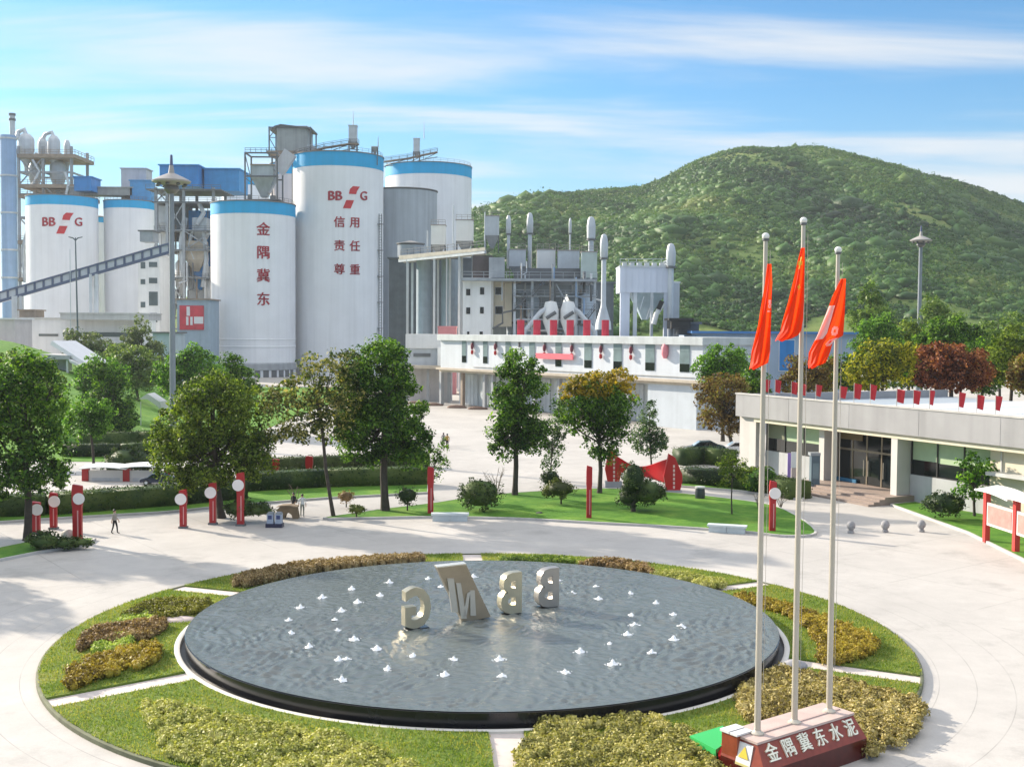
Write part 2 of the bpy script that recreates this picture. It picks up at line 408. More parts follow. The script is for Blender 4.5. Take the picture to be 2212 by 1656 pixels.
def grass_mat(name, c0, c1, c2, sc=0.5):
    m = bpy.data.materials.new(name); m.use_nodes = True; nt = m.node_tree; b = nt.nodes['Principled BSDF']
    N = nt.nodes.new; L = nt.links.new; tc = N('ShaderNodeTexCoord')
    n1 = N('ShaderNodeTexNoise'); n1.inputs['Scale'].default_value = sc; n1.inputs['Detail'].default_value = 8; n1.inputs['Roughness'].default_value = 0.75; L(tc.outputs['Object'], n1.inputs['Vector'])
    n2 = N('ShaderNodeTexNoise'); n2.inputs['Scale'].default_value = 16; n2.inputs['Detail'].default_value = 3; n2.inputs['Roughness'].default_value = 0.8; L(tc.outputs['Object'], n2.inputs['Vector'])
    cr = N('ShaderNodeValToRGB'); e = cr.color_ramp.elements; e.new(.5)
    for i, (p, c) in enumerate(zip((.32, .5, .68), (c0, c1, c2))): e[i].position = p; e[i].color = (*c, 1)
    mx = N('ShaderNodeMath'); mx.operation = 'MULTIPLY_ADD'; mx.inputs[1].default_value = 0.35; L(n2.outputs['Fac'], mx.inputs[0])
    sb = N('ShaderNodeMath'); sb.operation = 'SUBTRACT'; sb.inputs[1].default_value = .175; L(n1.outputs['Fac'], sb.inputs[0]); L(sb.outputs[0], mx.inputs[2])
    L(mx.outputs[0], cr.inputs[0]); L(cr.outputs[0], b.inputs['Base Color']); b.inputs['Roughness'].default_value = 0.85; b.inputs['Specular IOR Level'].default_value = 0.2
    bp = N('ShaderNodeBump'); bp.inputs['Strength'].default_value = 0.9; bp.inputs['Distance'].default_value = 0.06; L(n2.outputs['Fac'], bp.inputs['Height']); L(bp.outputs[0], b.inputs['Normal'])
    MATS[name] = m; return m
def water_mat():
    m = bpy.data.materials.new('rippled_water'); m.use_nodes = True; nt = m.node_tree; b = nt.nodes['Principled BSDF']
    N = nt.nodes.new; L = nt.links.new; tc = N('ShaderNodeTexCoord')
    b.inputs['Base Color'].default_value = (0.10, 0.12, 0.117, 1); b.inputs['Roughness'].default_value = 0.07; b.inputs['IOR'].default_value = 1.5
    b.inputs['Specular IOR Level'].default_value = 1.0
    hs = []
    for s, d, a in ((3.4, 4, 0.5), (9.0, 3, 0.25), (17.0, 2, 0.1)):
        mp = N('ShaderNodeMapping'); mp.inputs['Scale'].default_value = (1, 1.7, 1); mp.inputs['Rotation'].default_value = (0, 0, R(20*s)); L(tc.outputs['Object'], mp.inputs['Vector'])
        n = N('ShaderNodeTexNoise'); n.inputs['Scale'].default_value = s; n.inputs['Detail'].default_value = d; n.inputs['Distortion'].default_value = 1.1; L(mp.outputs[0], n.inputs['Vector'])
        q = N('ShaderNodeMath'); q.operation = 'MULTIPLY'; q.inputs[1].default_value = a; L(n.outputs['Fac'], q.inputs[0]); hs.append(q.outputs[0])
    a1 = N('ShaderNodeMath'); L(hs[0], a1.inputs[0]); L(hs[1], a1.inputs[1]); a2 = N('ShaderNodeMath'); L(a1.outputs[0], a2.inputs[0]); L(hs[2], a2.inputs[1])
    bp = N('ShaderNodeBump'); bp.inputs['Strength'].default_value = 0.5; bp.inputs['Distance'].default_value = 0.12; L(a2.outputs[0], bp.inputs['Height']); L(bp.outputs[0], b.inputs['Normal'])
    return m
PAVE = pavement_mat(); WATER = water_mat()
GRASS = grass_mat('mown_grass', (.07,.125,.014), (.13,.20,.03), (.23,.25,.07))
GRASS2 = grass_mat('lawn_grass', (.04,.13,.012), (.085,.21,.02), (.17,.29,.04), .3)
EARTH = grass_mat('rough_ground', (.06,.08,.03), (.11,.13,.05), (.2,.19,.1), .04)
WHITE = mat('white_silo_paint', (.80,.81,.83), .5, var=.06, scale=.12, streak=.09)
WHITE2 = mat('white_wall_paint', (.74,.75,.75), .6, var=.07, scale=.3, streak=.12)
CREAM = mat('cream_wall_paint', (.66,.60,.46), .7, var=.07, scale=.4, streak=.1)
BLUEB = mat('bright_blue_paint', (.0,.37,.70), .6, var=.08, scale=.2, streak=.1)
BLUES = mat('blue_sheet_metal', (.03,.24,.60), .5, var=.15, scale=.3, streak=.15)
GREYP = mat('grey_plant_steel', (.33,.36,.39), .5, .2, var=.18, scale=.4, streak=.18)
GREYL = mat('light_grey_steel', (.52,.56,.60), .5, .15, var=.14, scale=.4, streak=.18)
GREYD = mat('dark_grey_steel', (.13,.14,.15), .55, .2, var=.2, scale=.5)
CONC = mat('grey_concrete', (.36,.38,.40), .85, var=.14, scale=.25, streak=.22, bump=.15)
CONCL = mat('light_concrete', (.55,.55,.53), .8, var=.1, scale=.3, streak=.15, bump=.1)
KERB = mat('kerb_stone', (.46,.45,.43), .8, var=.15, scale=1.2, bump=.2)
BLACKG = mat('black_granite', (.012,.013,.016), .18, var=.3, scale=1.5)
RUST = mat('dusty_brown_steel', (.30,.24,.19), .8, var=.25, scale=.6)
RED = mat('red_paint', (.36,.006,.010), .4, var=.12, scale=1.2)
REDSIGN = mat('red_sign_ink', (.34,.012,.03), .6, var=.2, scale=.3)
REDDK = mat('red_granite', (.26,.055,.028), .22, var=.22, scale=4, detail=6)
PINKST = mat('pink_stone', (.52,.40,.36), .55, var=.12, scale=2)
GLASSD = mat('dark_glass', (.008,.012,.014), .06, var=.3, scale=.6, spec=.4)
WINB = mat('window_glass', (.07,.10,.11), .12, var=.3, scale=.3, spec=.7)
BLIND = mat('green_blinds', (.36,.47,.30), .7, var=.08, scale=1.5)
PANELW = mat('white_board', (.70,.70,.70), .45, var=.05, scale=.8)
BLACK = mat('black_iron', (.02,.02,.02), .5, var=.2)
BARK = mat('dark_bark', (.055,.045,.036), .9, var=.35, scale=3, bump=.5)
STEELP = mat('pole_steel', (.50,.46,.39), .35, .3, var=.08, scale=.8)
GOLDM = mat('champagne_metal', (.56,.50,.36), .28, .75, var=.1, scale=1.5)
FOAM = mat('white_water_foam', (.9,.92,.94), .5, var=.04)
TAN = mat('warm_concrete', (.50,.44,.36), .85, var=.15, scale=.4, streak=.15)

# ================================================================ ground, plaza, lawns
def sheet(name, pts, z, m, kind='structure', th=0.0):
    mb = MB()
    if th > 0: mb.prism([(p[0], p[1]) for p in pts], z-th, z)
    else: mb.add([(p[0], p[1], z) for p in pts], [tuple(range(len(pts)))])
    o = mb.build(name, m); o['kind'] = kind; return o
g = MB()
g.lathe(0, 300, [(0.01, -.06), (260, -.06), (700, -.06), (1500, -1), (4500, -3)], 48); gr = g.build('ground', EARTH); gr['kind'] = 'structure'
sheet('plaza', [(-75,4),(70,4),(70,130),(55,212),(-46,212),(-60,150),(-75,120)], 0.0, PAVE)
YARD = mat('dusty_yard', (.42,.40,.37), .9, var=.15, scale=.08)
sheet('plant_yard', [(-230,205),(140,205),(140,520),(-260,520)], -.03, YARD)

def gpoly(pts, z=0.0): return [G(x, y, z) for x, y in pts]
def smooth_poly(pts, n=6):
    """closed outline rounded by a spline"""
    out = []; k = len(pts)
    for i in range(k):
        p0, p1, p2, p3 = pts[i-1], pts[i], pts[(i+1)%k], pts[(i+2)%k]
        for j in range(n):
            t = j/n
            out.append(tuple(0.5*((2*p1[a]) + (-p0[a]+p2[a])*t + (2*p0[a]-5*p1[a]+4*p2[a]-p3[a])*t*t + (-p0[a]+3*p1[a]-3*p2[a]+p3[a])*t**3) for a in range(2)))
    return out
def lawn(pts, name='lawn', m=None, kerb=True, h=.14, rnd=True):
    P = smooth_poly([(p.x, p.y) for p in gpoly(pts)], 5) if rnd else [(p.x, p.y) for p in gpoly(pts)]
    o = sheet(name, P, h, m or GRASS2, th=h+.1)
    if kerb:
        mb = MB(); n = len(P)
        for i in range(n):
            a = Vector((*P[i], 0)); b = Vector((*P[(i+1)%n], 0)); d = (b-a)
            if d.length < .05: continue
            mb.beam(a+Vector((0,0,.07)), b+Vector((0,0,.07)), .16, .17)
        k = mb.build('kerb', KERB); k['kind'] = 'structure'
    return o
# middle lawn in front of the trees
lawn([(700,1122),(760,1112),(830,1102),(930,1090),(1010,1078),(1100,1068),(1290,1058),(1420,1064),(1560,1078),(1680,1098),(1762,1150),(1700,1160),(1600,1150),(1420,1138),(1300,1132),(1110,1122),(930,1119),(800,1121)])
# left corner bed
lawn([(-140,1215),(-20,1190),(90,1168),(205,1166),(190,1178),(90,1194),(0,1212),(-120,1235)], rnd=False)
# right bank by the notice boards
lawn([(1925,1092),(1990,1085),(2080,1090),(2300,1112),(2700,1150),(2900,1500),(2420,1325),(2300,1262),(2212,1212),(2090,1152)], rnd=False)
# strip under the long hedge and the hedge bed by the low building
lawn([(-150,1090),(200,1062),(520,1040),(925,1020),(925,1066),(700,1078),(520,1092),(360,1108),(150,1120),(-150,1140)], rnd=False)
lawn([(1480,1025),(1600,1030),(1730,1052),(1735,1082),(1600,1062),(1470,1052)], rnd=False)

# grassy slope on the left behind the hedge
def slope_z(x, y):
    t = min(1, max(0, (y-128)/80)); t = t*t*(3-2*t); e = min(1, max(0, (-.27*y-3-x)/14)); e = e*e*(3-2*e); b = min(1, max(0, (-.36*y-x)/22)); b = b*b*(3-2*b)
    return .02 + t*e*(5.2 + 5.0*b) + .25*math.sin(x*.21+y*.13)*t*e
def slope_patch():
    xs = np.linspace(-150, -32, 48); ys = np.linspace(112, 260, 60); V = []
    for y in ys:
        for x in xs:
            t = min(1, max(0, (y-128)/80)); t = t*t*(3-2*t)
            e = min(1, max(0, (-.27*y-3-x)/14)); e = e*e*(3-2*e)
            V.append((x, y, slope_z(x, y)))
    F = [(j*48+i, j*48+i+1, (j+1)*48+i+1, (j+1)*48+i) for j in range(59) for i in range(47)]
    o = MB().add(V, F).build('lawn', GRASS2, smooth=60); o['kind'] = 'structure'
slope_patch()
# round island
def ring_z(r): return .30 + (.13-.30)*(r-RIM)/(RING-RIM)
def island():
    th = []
    for (x, y) in ((1020,1203),(1600,1266),(1850,1450),(1100,1620),(260,1490),(455,1278)):
        p = G(x, y, .2); th.append(math.atan2(p.y-CY, p.x-CX))
    th.sort(); hw = .56
    mb = MB(); mb.lathe(CX, CY, [(RIM-.1, ring_z(RIM)-.03), (RING, ring_z(RING)-.03), (RING, -.1)], 120)
    o = mb.build('path', mat('pink_path_paving', (.56,.50,.47), .75, var=.1, scale=3), smooth=30); o['kind'] = 'structure'
    for i in range(6):
        a0, a1 = th[i], th[(i+1)%6] + (2*math.pi if i == 5 else 0); n = 40; V = []; rs = np.linspace(RIM+.02, RING-.11, 5)
        for r in rs:
            b0, b1 = a0+math.asin(hw/r), a1-math.asin(hw/r)
            for k in range(n+1):
                t = b0+(b1-b0)*k/n; V.append((CX+r*math.cos(t), CY+r*math.sin(t), ring_z(r)+.05))
        F = [(j*(n+1)+k, (j+1)*(n+1)+k, (j+1)*(n+1)+k+1, j*(n+1)+k+1) for j in range(4) for k in range(n)]
        # short side walls so that the turf stands proud of the path
        bd = [j*(n+1) for j in range(5)] + [4*(n+1)+k for k in range(1, n+1)] + [j*(n+1)+n for j in range(3, -1, -1)]
        o0 = len(V); V += [(V[q][0], V[q][1], V[q][2]-.12) for q in bd]
        F += [(bd[q], o0+q, o0+q+1, bd[q+1]) for q in range(len(bd)-1)]
        l = MB().add(V, F).build('lawn', GRASS, smooth=40); l['kind'] = 'structure'
    k = MB(); k.lathe(CX, CY, [(RING-.10,-.05),(RING-.10,.165),(RING-.01,.165),(RING+.02,.14),(RING+.02,-.05)], 160)
    k = k.build('kerb', mat('dark_green_kerb', (.14,.15,.09), .9, var=.35, scale=1.5), smooth=40); k['kind'] = 'structure'  # thin dark green ring along the turf edge
island()
def turf():
    r = np.random.default_rng(31); n = 110000
    a = r.uniform(0, 2*np.pi, n); q = np.sqrt(r.uniform((RIM+.08)**2, (RING-.06)**2, n)); x = CX+q*np.cos(a); y = CY+q*np.sin(a); k = y < CY+30
    for (px, py) in ((1020,1203),(1600,1266),(1850,1450),(1100,1620),(260,1490),(455,1278)):
        p = G(px, py, .2); t = math.atan2(p.y-CY, p.x-CX); dx, dy = math.cos(t), math.sin(t); al = (x-CX)*dx+(y-CY)*dy; ac = np.abs((x-CX)*-dy+(y-CY)*dx); k &= ~((al > 0) & (ac < .54))
    x, y, q = x[k], y[k], q[k]; z = ring_z(q)+.05; h = r.uniform(.03, .085, len(x)); b = r.uniform(0, 6.28, len(x)); w = .018
    lx = r.normal(0, .035, len(x)); ly = r.normal(0, .035, len(x))
    V = np.stack([np.stack([x-w*np.cos(b), y-w*np.sin(b), z-.01],1), np.stack([x+w*np.cos(b), y+w*np.sin(b), z-.01],1), np.stack([x+lx+.006*np.cos(b), y+ly+.006*np.sin(b), z+h],1), np.stack([x+lx-.006*np.cos(b), y+ly-.006*np.sin(b), z+h],1)], 1).reshape(-1, 3)
    F = np.arange(len(V)).reshape(-1, 4)
    o = mesh_np('grass', V, F, leafmat('grass_blade', [(.10,.165,.018),(.175,.235,.032),(.26,.29,.065),(.34,.32,.11)], .38, .45)); o['kind'] = 'stuff'
turf()

# ================================================================ hill
HSIL = [(-2600,760),(-900,720),(0,690),(400,640),(700,560),(850,500),(960,462),(1055,440),(1100,430),(1160,419),(1300,402),(1390,395),(1440,374),(1500,342),(1560,320),(1605,310),(1680,314),(1760,310),(1830,322),(1900,341),(1980,360),(2060,380),(2130,402),(2212,432),(2400,520),(2700,640),(3200,740)]
HY = 820.0
hsx = np.array([A(x, y, HY).x for x, y in HSIL]); hsz = np.array([A(x, y, HY).z for x, y in HSIL]) - 2.0
def hill_h(x, y):
    zr = np.interp(x, hsx, hsz); zr = np.maximum(zr, 0)
    t = np.clip((y-380)/(HY-380), 0, 1); s = 0.55*t + 0.45*t*t*(3-2*t)
    b = np.clip((1500-y)/(1500-HY), 0, 1)
    gul = 1 + .085*np.sin(x*.022+y*.011) * np.clip((HY-y)/200, 0, 1) + .06*np.sin(x*.051-y*.017+1.0)*np.clip((HY-y)/200, 0, 1)
    q = np.clip((x-150)/170, 0, 1); q = q*q*(3-2*q); gul = gul*(1 - .26*q*np.sin(np.pi*np.clip((y-380)/(HY-380), 0, 1)))  # right flank hollowed out so that slope drops into shade
    return np.where(y < HY, zr*s*gul, zr*(b*b*(3-2*b))) - 1.0
def build_hill():
    xs = np.linspace(-760, 1150, 150); ys = np.concatenate([np.linspace(360, 840, 80), np.linspace(860, 1500, 14)])
    X, Y = np.meshgrid(xs, ys); Z = hill_h(X, Y) + 1.2*np.sin(X*.09+Y*.05)*np.clip((Y-400)/100, 0, 1)
    V = np.stack([X.ravel(), Y.ravel(), Z.ravel()], 1); n = len(xs)
    F = np.array([(j*n+i, j*n+i+1, (j+1)*n+i+1, (j+1)*n+i) for j in range(len(ys)-1) for i in range(n-1)])
    hm = grass_mat('hill_scrub', (.05,.10,.022), (.11,.17,.035), (.24,.26,.08), .02)
    o = mesh_np('hill', V, F, hm, smooth=True); o['kind'] = 'structure'
    # woodland over the slopes: irregular leafy crowns, one far-off mass
    r = np.random.default_rng(11); P = []
    N0 = 44000
    x = r.uniform(-60, 640, N0*3); y = 390 + (HY+25-390)*r.uniform(0, 1, N0*3)**.85
    vis = (np.abs(x/y) < .50) & (x/y > -.06)
    d = np.sin(x*.045+y*.021)+np.sin(x*.021-y*.043+2)+.8*np.sin(x*.11+y*.07+4)
    keep = vis & ~((y < 455+12*np.sin(x*.11)) & (x > 40) & (x < 150)) & (r.uniform(-1.6, 1.9, N0*3) < d + 1.15); x = x[keep][:N0]; y = y[keep][:N0]
    z = hill_h(x, y); big = r.gamma(4, .40, len(x)).clip(.6, 4.4) * (1 + .38*np.sin(x*.05+y*.03+1)*np.sin(y*.041-x*.02)) * np.where(r.random(len(x)) < .08, 1.4, 1.0) * np.clip(1.2 - .45*np.abs(y-620)/260, .65, 1.2)
    big = np.where(y > HY-60, big*.62, big)
    iv, if_ = ICO1; VV = []; FF = []
    shapes = [iv * (1 + .40*noise3(iv, 2.4, k) + .26*noise3(iv, 6.5, k+50))[:, None] * np.array([r.uniform(.75,1.3), r.uniform(.75,1.3), r.uniform(.7,1.35)]) for k in range(24)]
    for i in range(len(x)):
        a = r.uniform(0, 6.28); c, s = math.cos(a), math.sin(a); u = shapes[i % 24]*.86
        q = np.stack([(u[:,0]*c-u[:,1]*s)*big[i]*1.15, (u[:,0]*s+u[:,1]*c)*big[i]*1.15, u[:,2]*big[i]*.72 + big[i]*.22], 1)
        VV.append(q + np.array([x[i], y[i], z[i]])); FF.append(if_ + i*len(iv))
    V = np.concatenate(VV); F = np.concatenate(FF)
    # loose leaf sprays break the crown outlines
    m = 16
    idx = r.integers(0, len(x), len(x)*m); e = r.normal(0, 1, (len(idx), 3)); e /= np.linalg.norm(e, axis=1)[:, None]; e[:,2] = np.abs(e[:,2])
    pts = np.stack([x[idx], y[idx], z[idx]+big[idx]*.22], 1) + e*(big[idx]*r.uniform(.62, 1.28, len(idx)))[:, None]
    LV, LF = leaf_arrays(pts, e, 1.0, .8, .7)
    wm = leafmat('hill_woodland', [(.005,.028,.008), (.018,.070,.013), (.042,.125,.019), (.092,.182,.031), (.16,.21,.05)], trans=.25, nscale=.013, rnd=.22, det=8)
    o = mesh_np('woodland', LV, LF, wm, extra=(V, F)); o['kind'] = 'stuff'
build_hill()

# ================================================================ pool
def build_pool():
    root = thing('fountain_pool', 'round raised fountain basin with black granite wall brimming with water', 'fountain', (CX, CY, 0))
    w_ = MB(); w_.lathe(CX, CY, [(RW-.05, .05), (RW-.02, .3), (RW, ZW-.04), (RW-.06, ZW-.012)], 160); w_.build('basin_wall', BLACKG, root, smooth=40)
    q = MB(); q.lathe(CX, CY, [(RW-.3, .16), (RIM-.16, .18)], 120); q.build('gutter', mat('gutter_stone', (.06,.055,.05), .5, var=.4, scale=3), root, smooth=40)
    q = MB(); q.lathe(CX, CY, [(RIM-.17,.1),(RIM-.17,.345),(RIM-.12,.365),(RIM+.02,.365),(RIM+.05,.345),(RIM+.05,.1)], 160); q.build('basin_rim', mat('pale_rim_stone', (.62,.60,.56), .6, var=.08), root, smooth=40)
    # rippled water: sheet of small crossing waves that die out at the brim
    rw = RW-.03; nr, na = 320, 1300; r_ = np.concatenate([[.01], np.linspace(.08, rw, nr-1)]); th = np.linspace(0, 2*math.pi, na, endpoint=False)
    RR, TT = np.meshgrid(r_, th, indexing='ij'); X = RR*np.cos(TT); Y = RR*np.sin(TT); q = np.random.default_rng(21); Hh = np.zeros_like(X)
    wx = X + .35*np.sin(Y*.9+X*.3)+.2*np.sin(X*1.9-Y*1.2); wy = Y + .35*np.sin(X*.8-Y*.4+1)+.2*np.sin(Y*2.1+X*1.1)
    for k in range(34):
        lam = q.uniform(.24, .62); a = q.uniform(0, 2*math.pi); ph = q.uniform(0, 6.28); Hh += (lam/1.0)**1.0*np.sin((wx*math.cos(a)+wy*math.sin(a))*2*math.pi/lam+ph)
    Hh *= .0112*(.75+.5*np.sin(X*.35+1)*np.sin(Y*.3))
    Z = ZW + .05*(1-(RR/RW)**2) + Hh*np.clip((rw-RR)/.5, 0, 1)
    V = np.stack([X.ravel()+CX, Y.ravel()+CY, Z.ravel()], 1); ii, kk = np.meshgrid(np.arange(nr-1), np.arange(na), indexing='ij'); k2 = (kk+1) % na
    F = np.stack([ii*na+kk, (ii+1)*na+kk, (ii+1)*na+k2, ii*na+k2], -1).reshape(-1, 4)
    o = mesh_np('water', V, F, WATER, (CX, CY, 0), smooth=True); o['kind'] = 'structure'
build_pool()
def wz(x, y): return ZW + .05*(1-((x-CX)**2+(y-CY)**2)/RW**2)

# ================================================================ cement plant
def pbox(mb, x0, y0, x1, y1, Y, dep, z0=None):
    a = A(x0, y1, Y); b = A(x1, y0, Y); mb.box(a.x, Y, a.z if z0 is None else z0, b.x, Y+dep, b.z); return mb
def railing(mb, pts, h=1.1, step=3.0, r=.05):
    pts = [Vector(p) for p in pts]
    for a, b in zip(pts[:-1], pts[1:]):
        L = (b-a).length; k = max(1, int(L/step))
        for i in range(k+1):
            p = a.lerp(b, i/k); mb.beam(p, p+Vector((0,0,h)), r*1.6)
        for hh in (h, h*.55): mb.beam(a+Vector((0,0,hh)), b+Vector((0,0,hh)), r*1.6)
def ring_rail(mb, cx, cy, r, z, h=1.1, n=40, br=.07):
    for k in range(n):
        t0, t1 = 2*math.pi*k/n, 2*math.pi*(k+1)/n
        a = Vector((cx+r*math.cos(t0), cy+r*math.sin(t0), z)); b = Vector((cx+r*math.cos(t1), cy+r*math.sin(t1), z))
        mb.beam(a, a+Vector((0,0,h)), br); mb.beam(a+Vector((0,0,h)), b+Vector((0,0,h)), br); mb.beam(a+Vector((0,0,h*.5)), b+Vector((0,0,h*.5)), br*.8)

SILOS = {}
def silo(key, label, x0, x1, ytop, yband, Y, body, band=BLUEB, rings=(), roof=True, name='cement_silo', group='white silos of the plant', zb=0.0, rail=True):
    xc = (x0+x1)/2; Rr = m_at((x1-x0)/2, Y); cx = A(xc, 700, Y).x
    zt = A(xc, ytop, Y-Rr).z
    root = thing(name, label, 'silo', (cx, Y, 0), group)
    b = MB(); zbnd = A(xc, yband, Y-Rr).z if yband else zt-.3
    prof = [(Rr, zb), (Rr, zbnd)]
    for ry in rings:
        rz_ = A(xc, ry, Y-Rr).z; prof[-1:-1] = [(Rr, rz_-.2), (Rr+.13, rz_-.12), (Rr+.13, rz_+.12), (Rr, rz_+.2)]
    prof.sort(key=lambda q: q[1]) if rings else None
    b.lathe(cx, Y, prof, 72); b.build('shell', body, root, smooth=30)
    if yband:
        q = MB(); q.lathe(cx, Y, [(Rr+.02, zbnd), (Rr+.05, zbnd+.02), (Rr+.05, zt), (Rr-.2, zt)], 72); q.build('blue_band', band, root, smooth=30)
    q = MB(); q.lathe(cx, Y, [(Rr+.22, zt-.1), (Rr+.22, zt+.18), (Rr-.1, zt+.18), (0.01, zt+.9)], 72); q.build('roof', mat('silo_roof_cap', (.2,.2,.2), .8, var=.2), root, smooth=30)
    if rail:
        q = MB(); ring_rail(q, cx, Y, Rr-.3, zt+.18, n=36); q.build('railing', GREYD, root)
    SILOS[key] = (root, cx, Y, Rr, zt); return root
def on_silo(key, px, py, txt, hpx, m, part='lettering', thin=0.0, wide=1.0):
    root, cx, cy, Rr, zt = SILOS[key]
    X = A(px, py, cy-Rr).x; ph = math.asin(max(-.98, min(.98, (X-cx)/Rr))); c = A(px, py, cy-Rr*math.cos(ph)); h = m_at(hpx, cy-Rr)
    def tw(x, y, d):
        a = -math.pi/2 + ph + x*wide/Rr; return (cx+(Rr+.06+d)*math.cos(a), cy+(Rr+.06+d)*math.sin(a), c.z+y)
    mb = text_mb(txt, h*1.12, .08, tw)
    for k, sh in enumerate((-1, 1)):                        # thicken the strokes sideways
        tw2 = lambda x, y, d, k=k, sh=sh: tw(x+sh*thin, y+sh*thin*.6, d+.012*(k+1))
        q = text_mb(txt, h*1.12, .08, tw2); mb.add(q.v, q.f)
    return mb.build(part, m, root)
def on_silo_poly(key, px, py, polys, hpx, m, part):
    """polys: outlines in units of the emblem height"""
    root, cx, cy, Rr, zt = SILOS[key]
    X = A(px, py, cy-Rr).x; ph = math.asin((X-cx)/Rr); c = A(px, py, cy-Rr*math.cos(ph)); h = m_at(hpx, cy-Rr); mb = MB()
    for pl in polys:
        k = len(pl); vs = []
        for d in (.03, .12):
            for x, y in pl:
                a = -math.pi/2 + ph + x*h/Rr; vs.append((cx+(Rr+d)*math.cos(a), cy+(Rr+d)*math.sin(a), c.z+y*h))
        mb.add(vs, [tuple(range(k, 2*k)), tuple(range(k))[::-1]] + [(i,(i+1)%k,k+(i+1)%k,k+i) for i in range(k)])
    return mb.build(part, m, root)
def emblem(key, px, py, hpx, m, m2):
    """two square letters, a folded ribbon and a round letter"""
    on_silo(key, px-hpx*.62, py-hpx*.03, 'BB', hpx*.62, m, 'emblem_letter', .14)
    S = [[(-.20,-.62),(.22,-.62),(.40,-.18),(-.02,-.18)], [(.12,.16),(.18,.42),(.34,.58),(.74,.58),(.58,.34),(.52,.16)]]
    on_silo_poly(key, px, py, S, hpx, m2, 'emblem_ribbon')
    on_silo_poly(key, px, py, [[(.0,-.15),(.42,-.15),(.52,.13),(.10,.13)]], hpx, mat('pale_emblem', (.8,.78,.78), .5), 'emblem_fold')
    on_silo(key, px+hpx*.86, py-hpx*.02, 'G', hpx*.6, m, 'emblem_letter', .12)

silo('front', 'shorter front white silo with a blue top band and one column of red characters', 459, 637, 433, 460, 322, WHITE, rings=(733,749))
silo('tall', 'tallest white silo with blue top band, red emblem and three rows of paired red characters', 635, 827, 326, 357, 336, WHITE)
silo('rear', 'white silo with blue top band standing behind the bare concrete silo', 833, 1017, 349, 374, 385, WHITE)
silo('left', 'white silo with blue top band and a red emblem only, beside the preheater tower', 64, 210, 420, 441, 395, WHITE)
silo('left2', 'plain white silo with blue top band between the emblem silo and the steel tower', 229, 334, 431, 448, 405, WHITE)
silo('gap', 'hazy white silo showing only in the gap between two far white silos', 196, 236, 468, 480, 470, WHITE, rail=False)
silo('back1', 'white silo half hidden by the hopper over the shorter front silo', 482, 580, 377, 398, 390, WHITE, rail=False)
silo('back2', 'pinkish white silo half hidden behind the tallest silo and hopper', 585, 668, 350, 375, 400, mat('pinkish_silo_paint', (.66,.60,.60), .55, var=.06, scale=.12, streak=.12), rail=False)
# the bare concrete silo
silo('grey', 'bare grey concrete silo with curved eave beside the tallest silo', 800, 943, 405, None, 352, mat('blue_grey_concrete', (.40,.44,.48), .85, var=.1, scale=.15, streak=.2), name='concrete_silo', group='concrete silos', rail=False)
for i, ch in enumerate('金隅冀东'): on_silo('front', 567, (497,547,597,648)[i], ch, 27, REDSIGN, thin=.09)
for i, (a, b) in enumerate((('信','用'),('责','任'),('尊','重'))):
    on_silo('tall', 733, 481+51*i, a, 22, REDSIGN, thin=.07); on_silo('tall', 765, 482+51*i, b, 22, REDSIGN, thin=.07)
emblem('tall', 748, 425, 40, REDSIGN, mat('emblem_red', (.55,.02,.03), .5, var=.1))
emblem('left', 128, 481, 38, REDSIGN, MATS['emblem_red'])

def silo_foot():
    root, cx, cy, Rr, zt = SILOS['front']; q = MB(); q.lathe(cx, cy, [(Rr+.02,1.9),(Rr+.35,1.95),(Rr+.35,3.6),(Rr+.02,3.9)], 60); q.build('foot_beam', CONC, root, smooth=30)
    for k in range(14):
        a = R(-165+150*k/13); q = MB(); c = Vector((cx+(Rr+.05)*math.cos(a), cy+(Rr+.05)*math.sin(a), 0)); q.obox((c.x,c.y),(-math.sin(a),math.cos(a)),-.75,.75,-.12,.12,0,1.88); q.build('foot_opening', GREYD, root)
silo_foot()
# ladder cage up the tall silo's right flank
def ladder_tower():
    root, cx, cy, Rr, zt = SILOS['tall']; a = R(-20); x = cx+(Rr+.55)*math.cos(a); y = cy+(Rr+.55)*math.sin(a)
    t = thing('caged_ladder', 'dark caged ladder running up the right flank of the tallest silo', 'ladder', (x, y, 0))
    m = MB()
    for dx, dy in ((-.35,-.35),(.35,-.35),(.35,.35),(-.35,.35)): m.beam((x+dx,y+dy,0), (x+dx,y+dy,46), .12)
    m.build('rail', GREYD, t); m = MB()
    for k in range(60): m.beam((x-.35,y-.35,.6+k*.76), (x+.35,y-.35,.6+k*.76), .08)
    m.build('rung', GREYD, t); m = MB()
    for k in range(6): m.box(x-.8,y-.8,6+k*7.4,x+.8,y+.8,6.12+k*7.4)
    m.build('landing', GREYD, t)
ladder_tower()

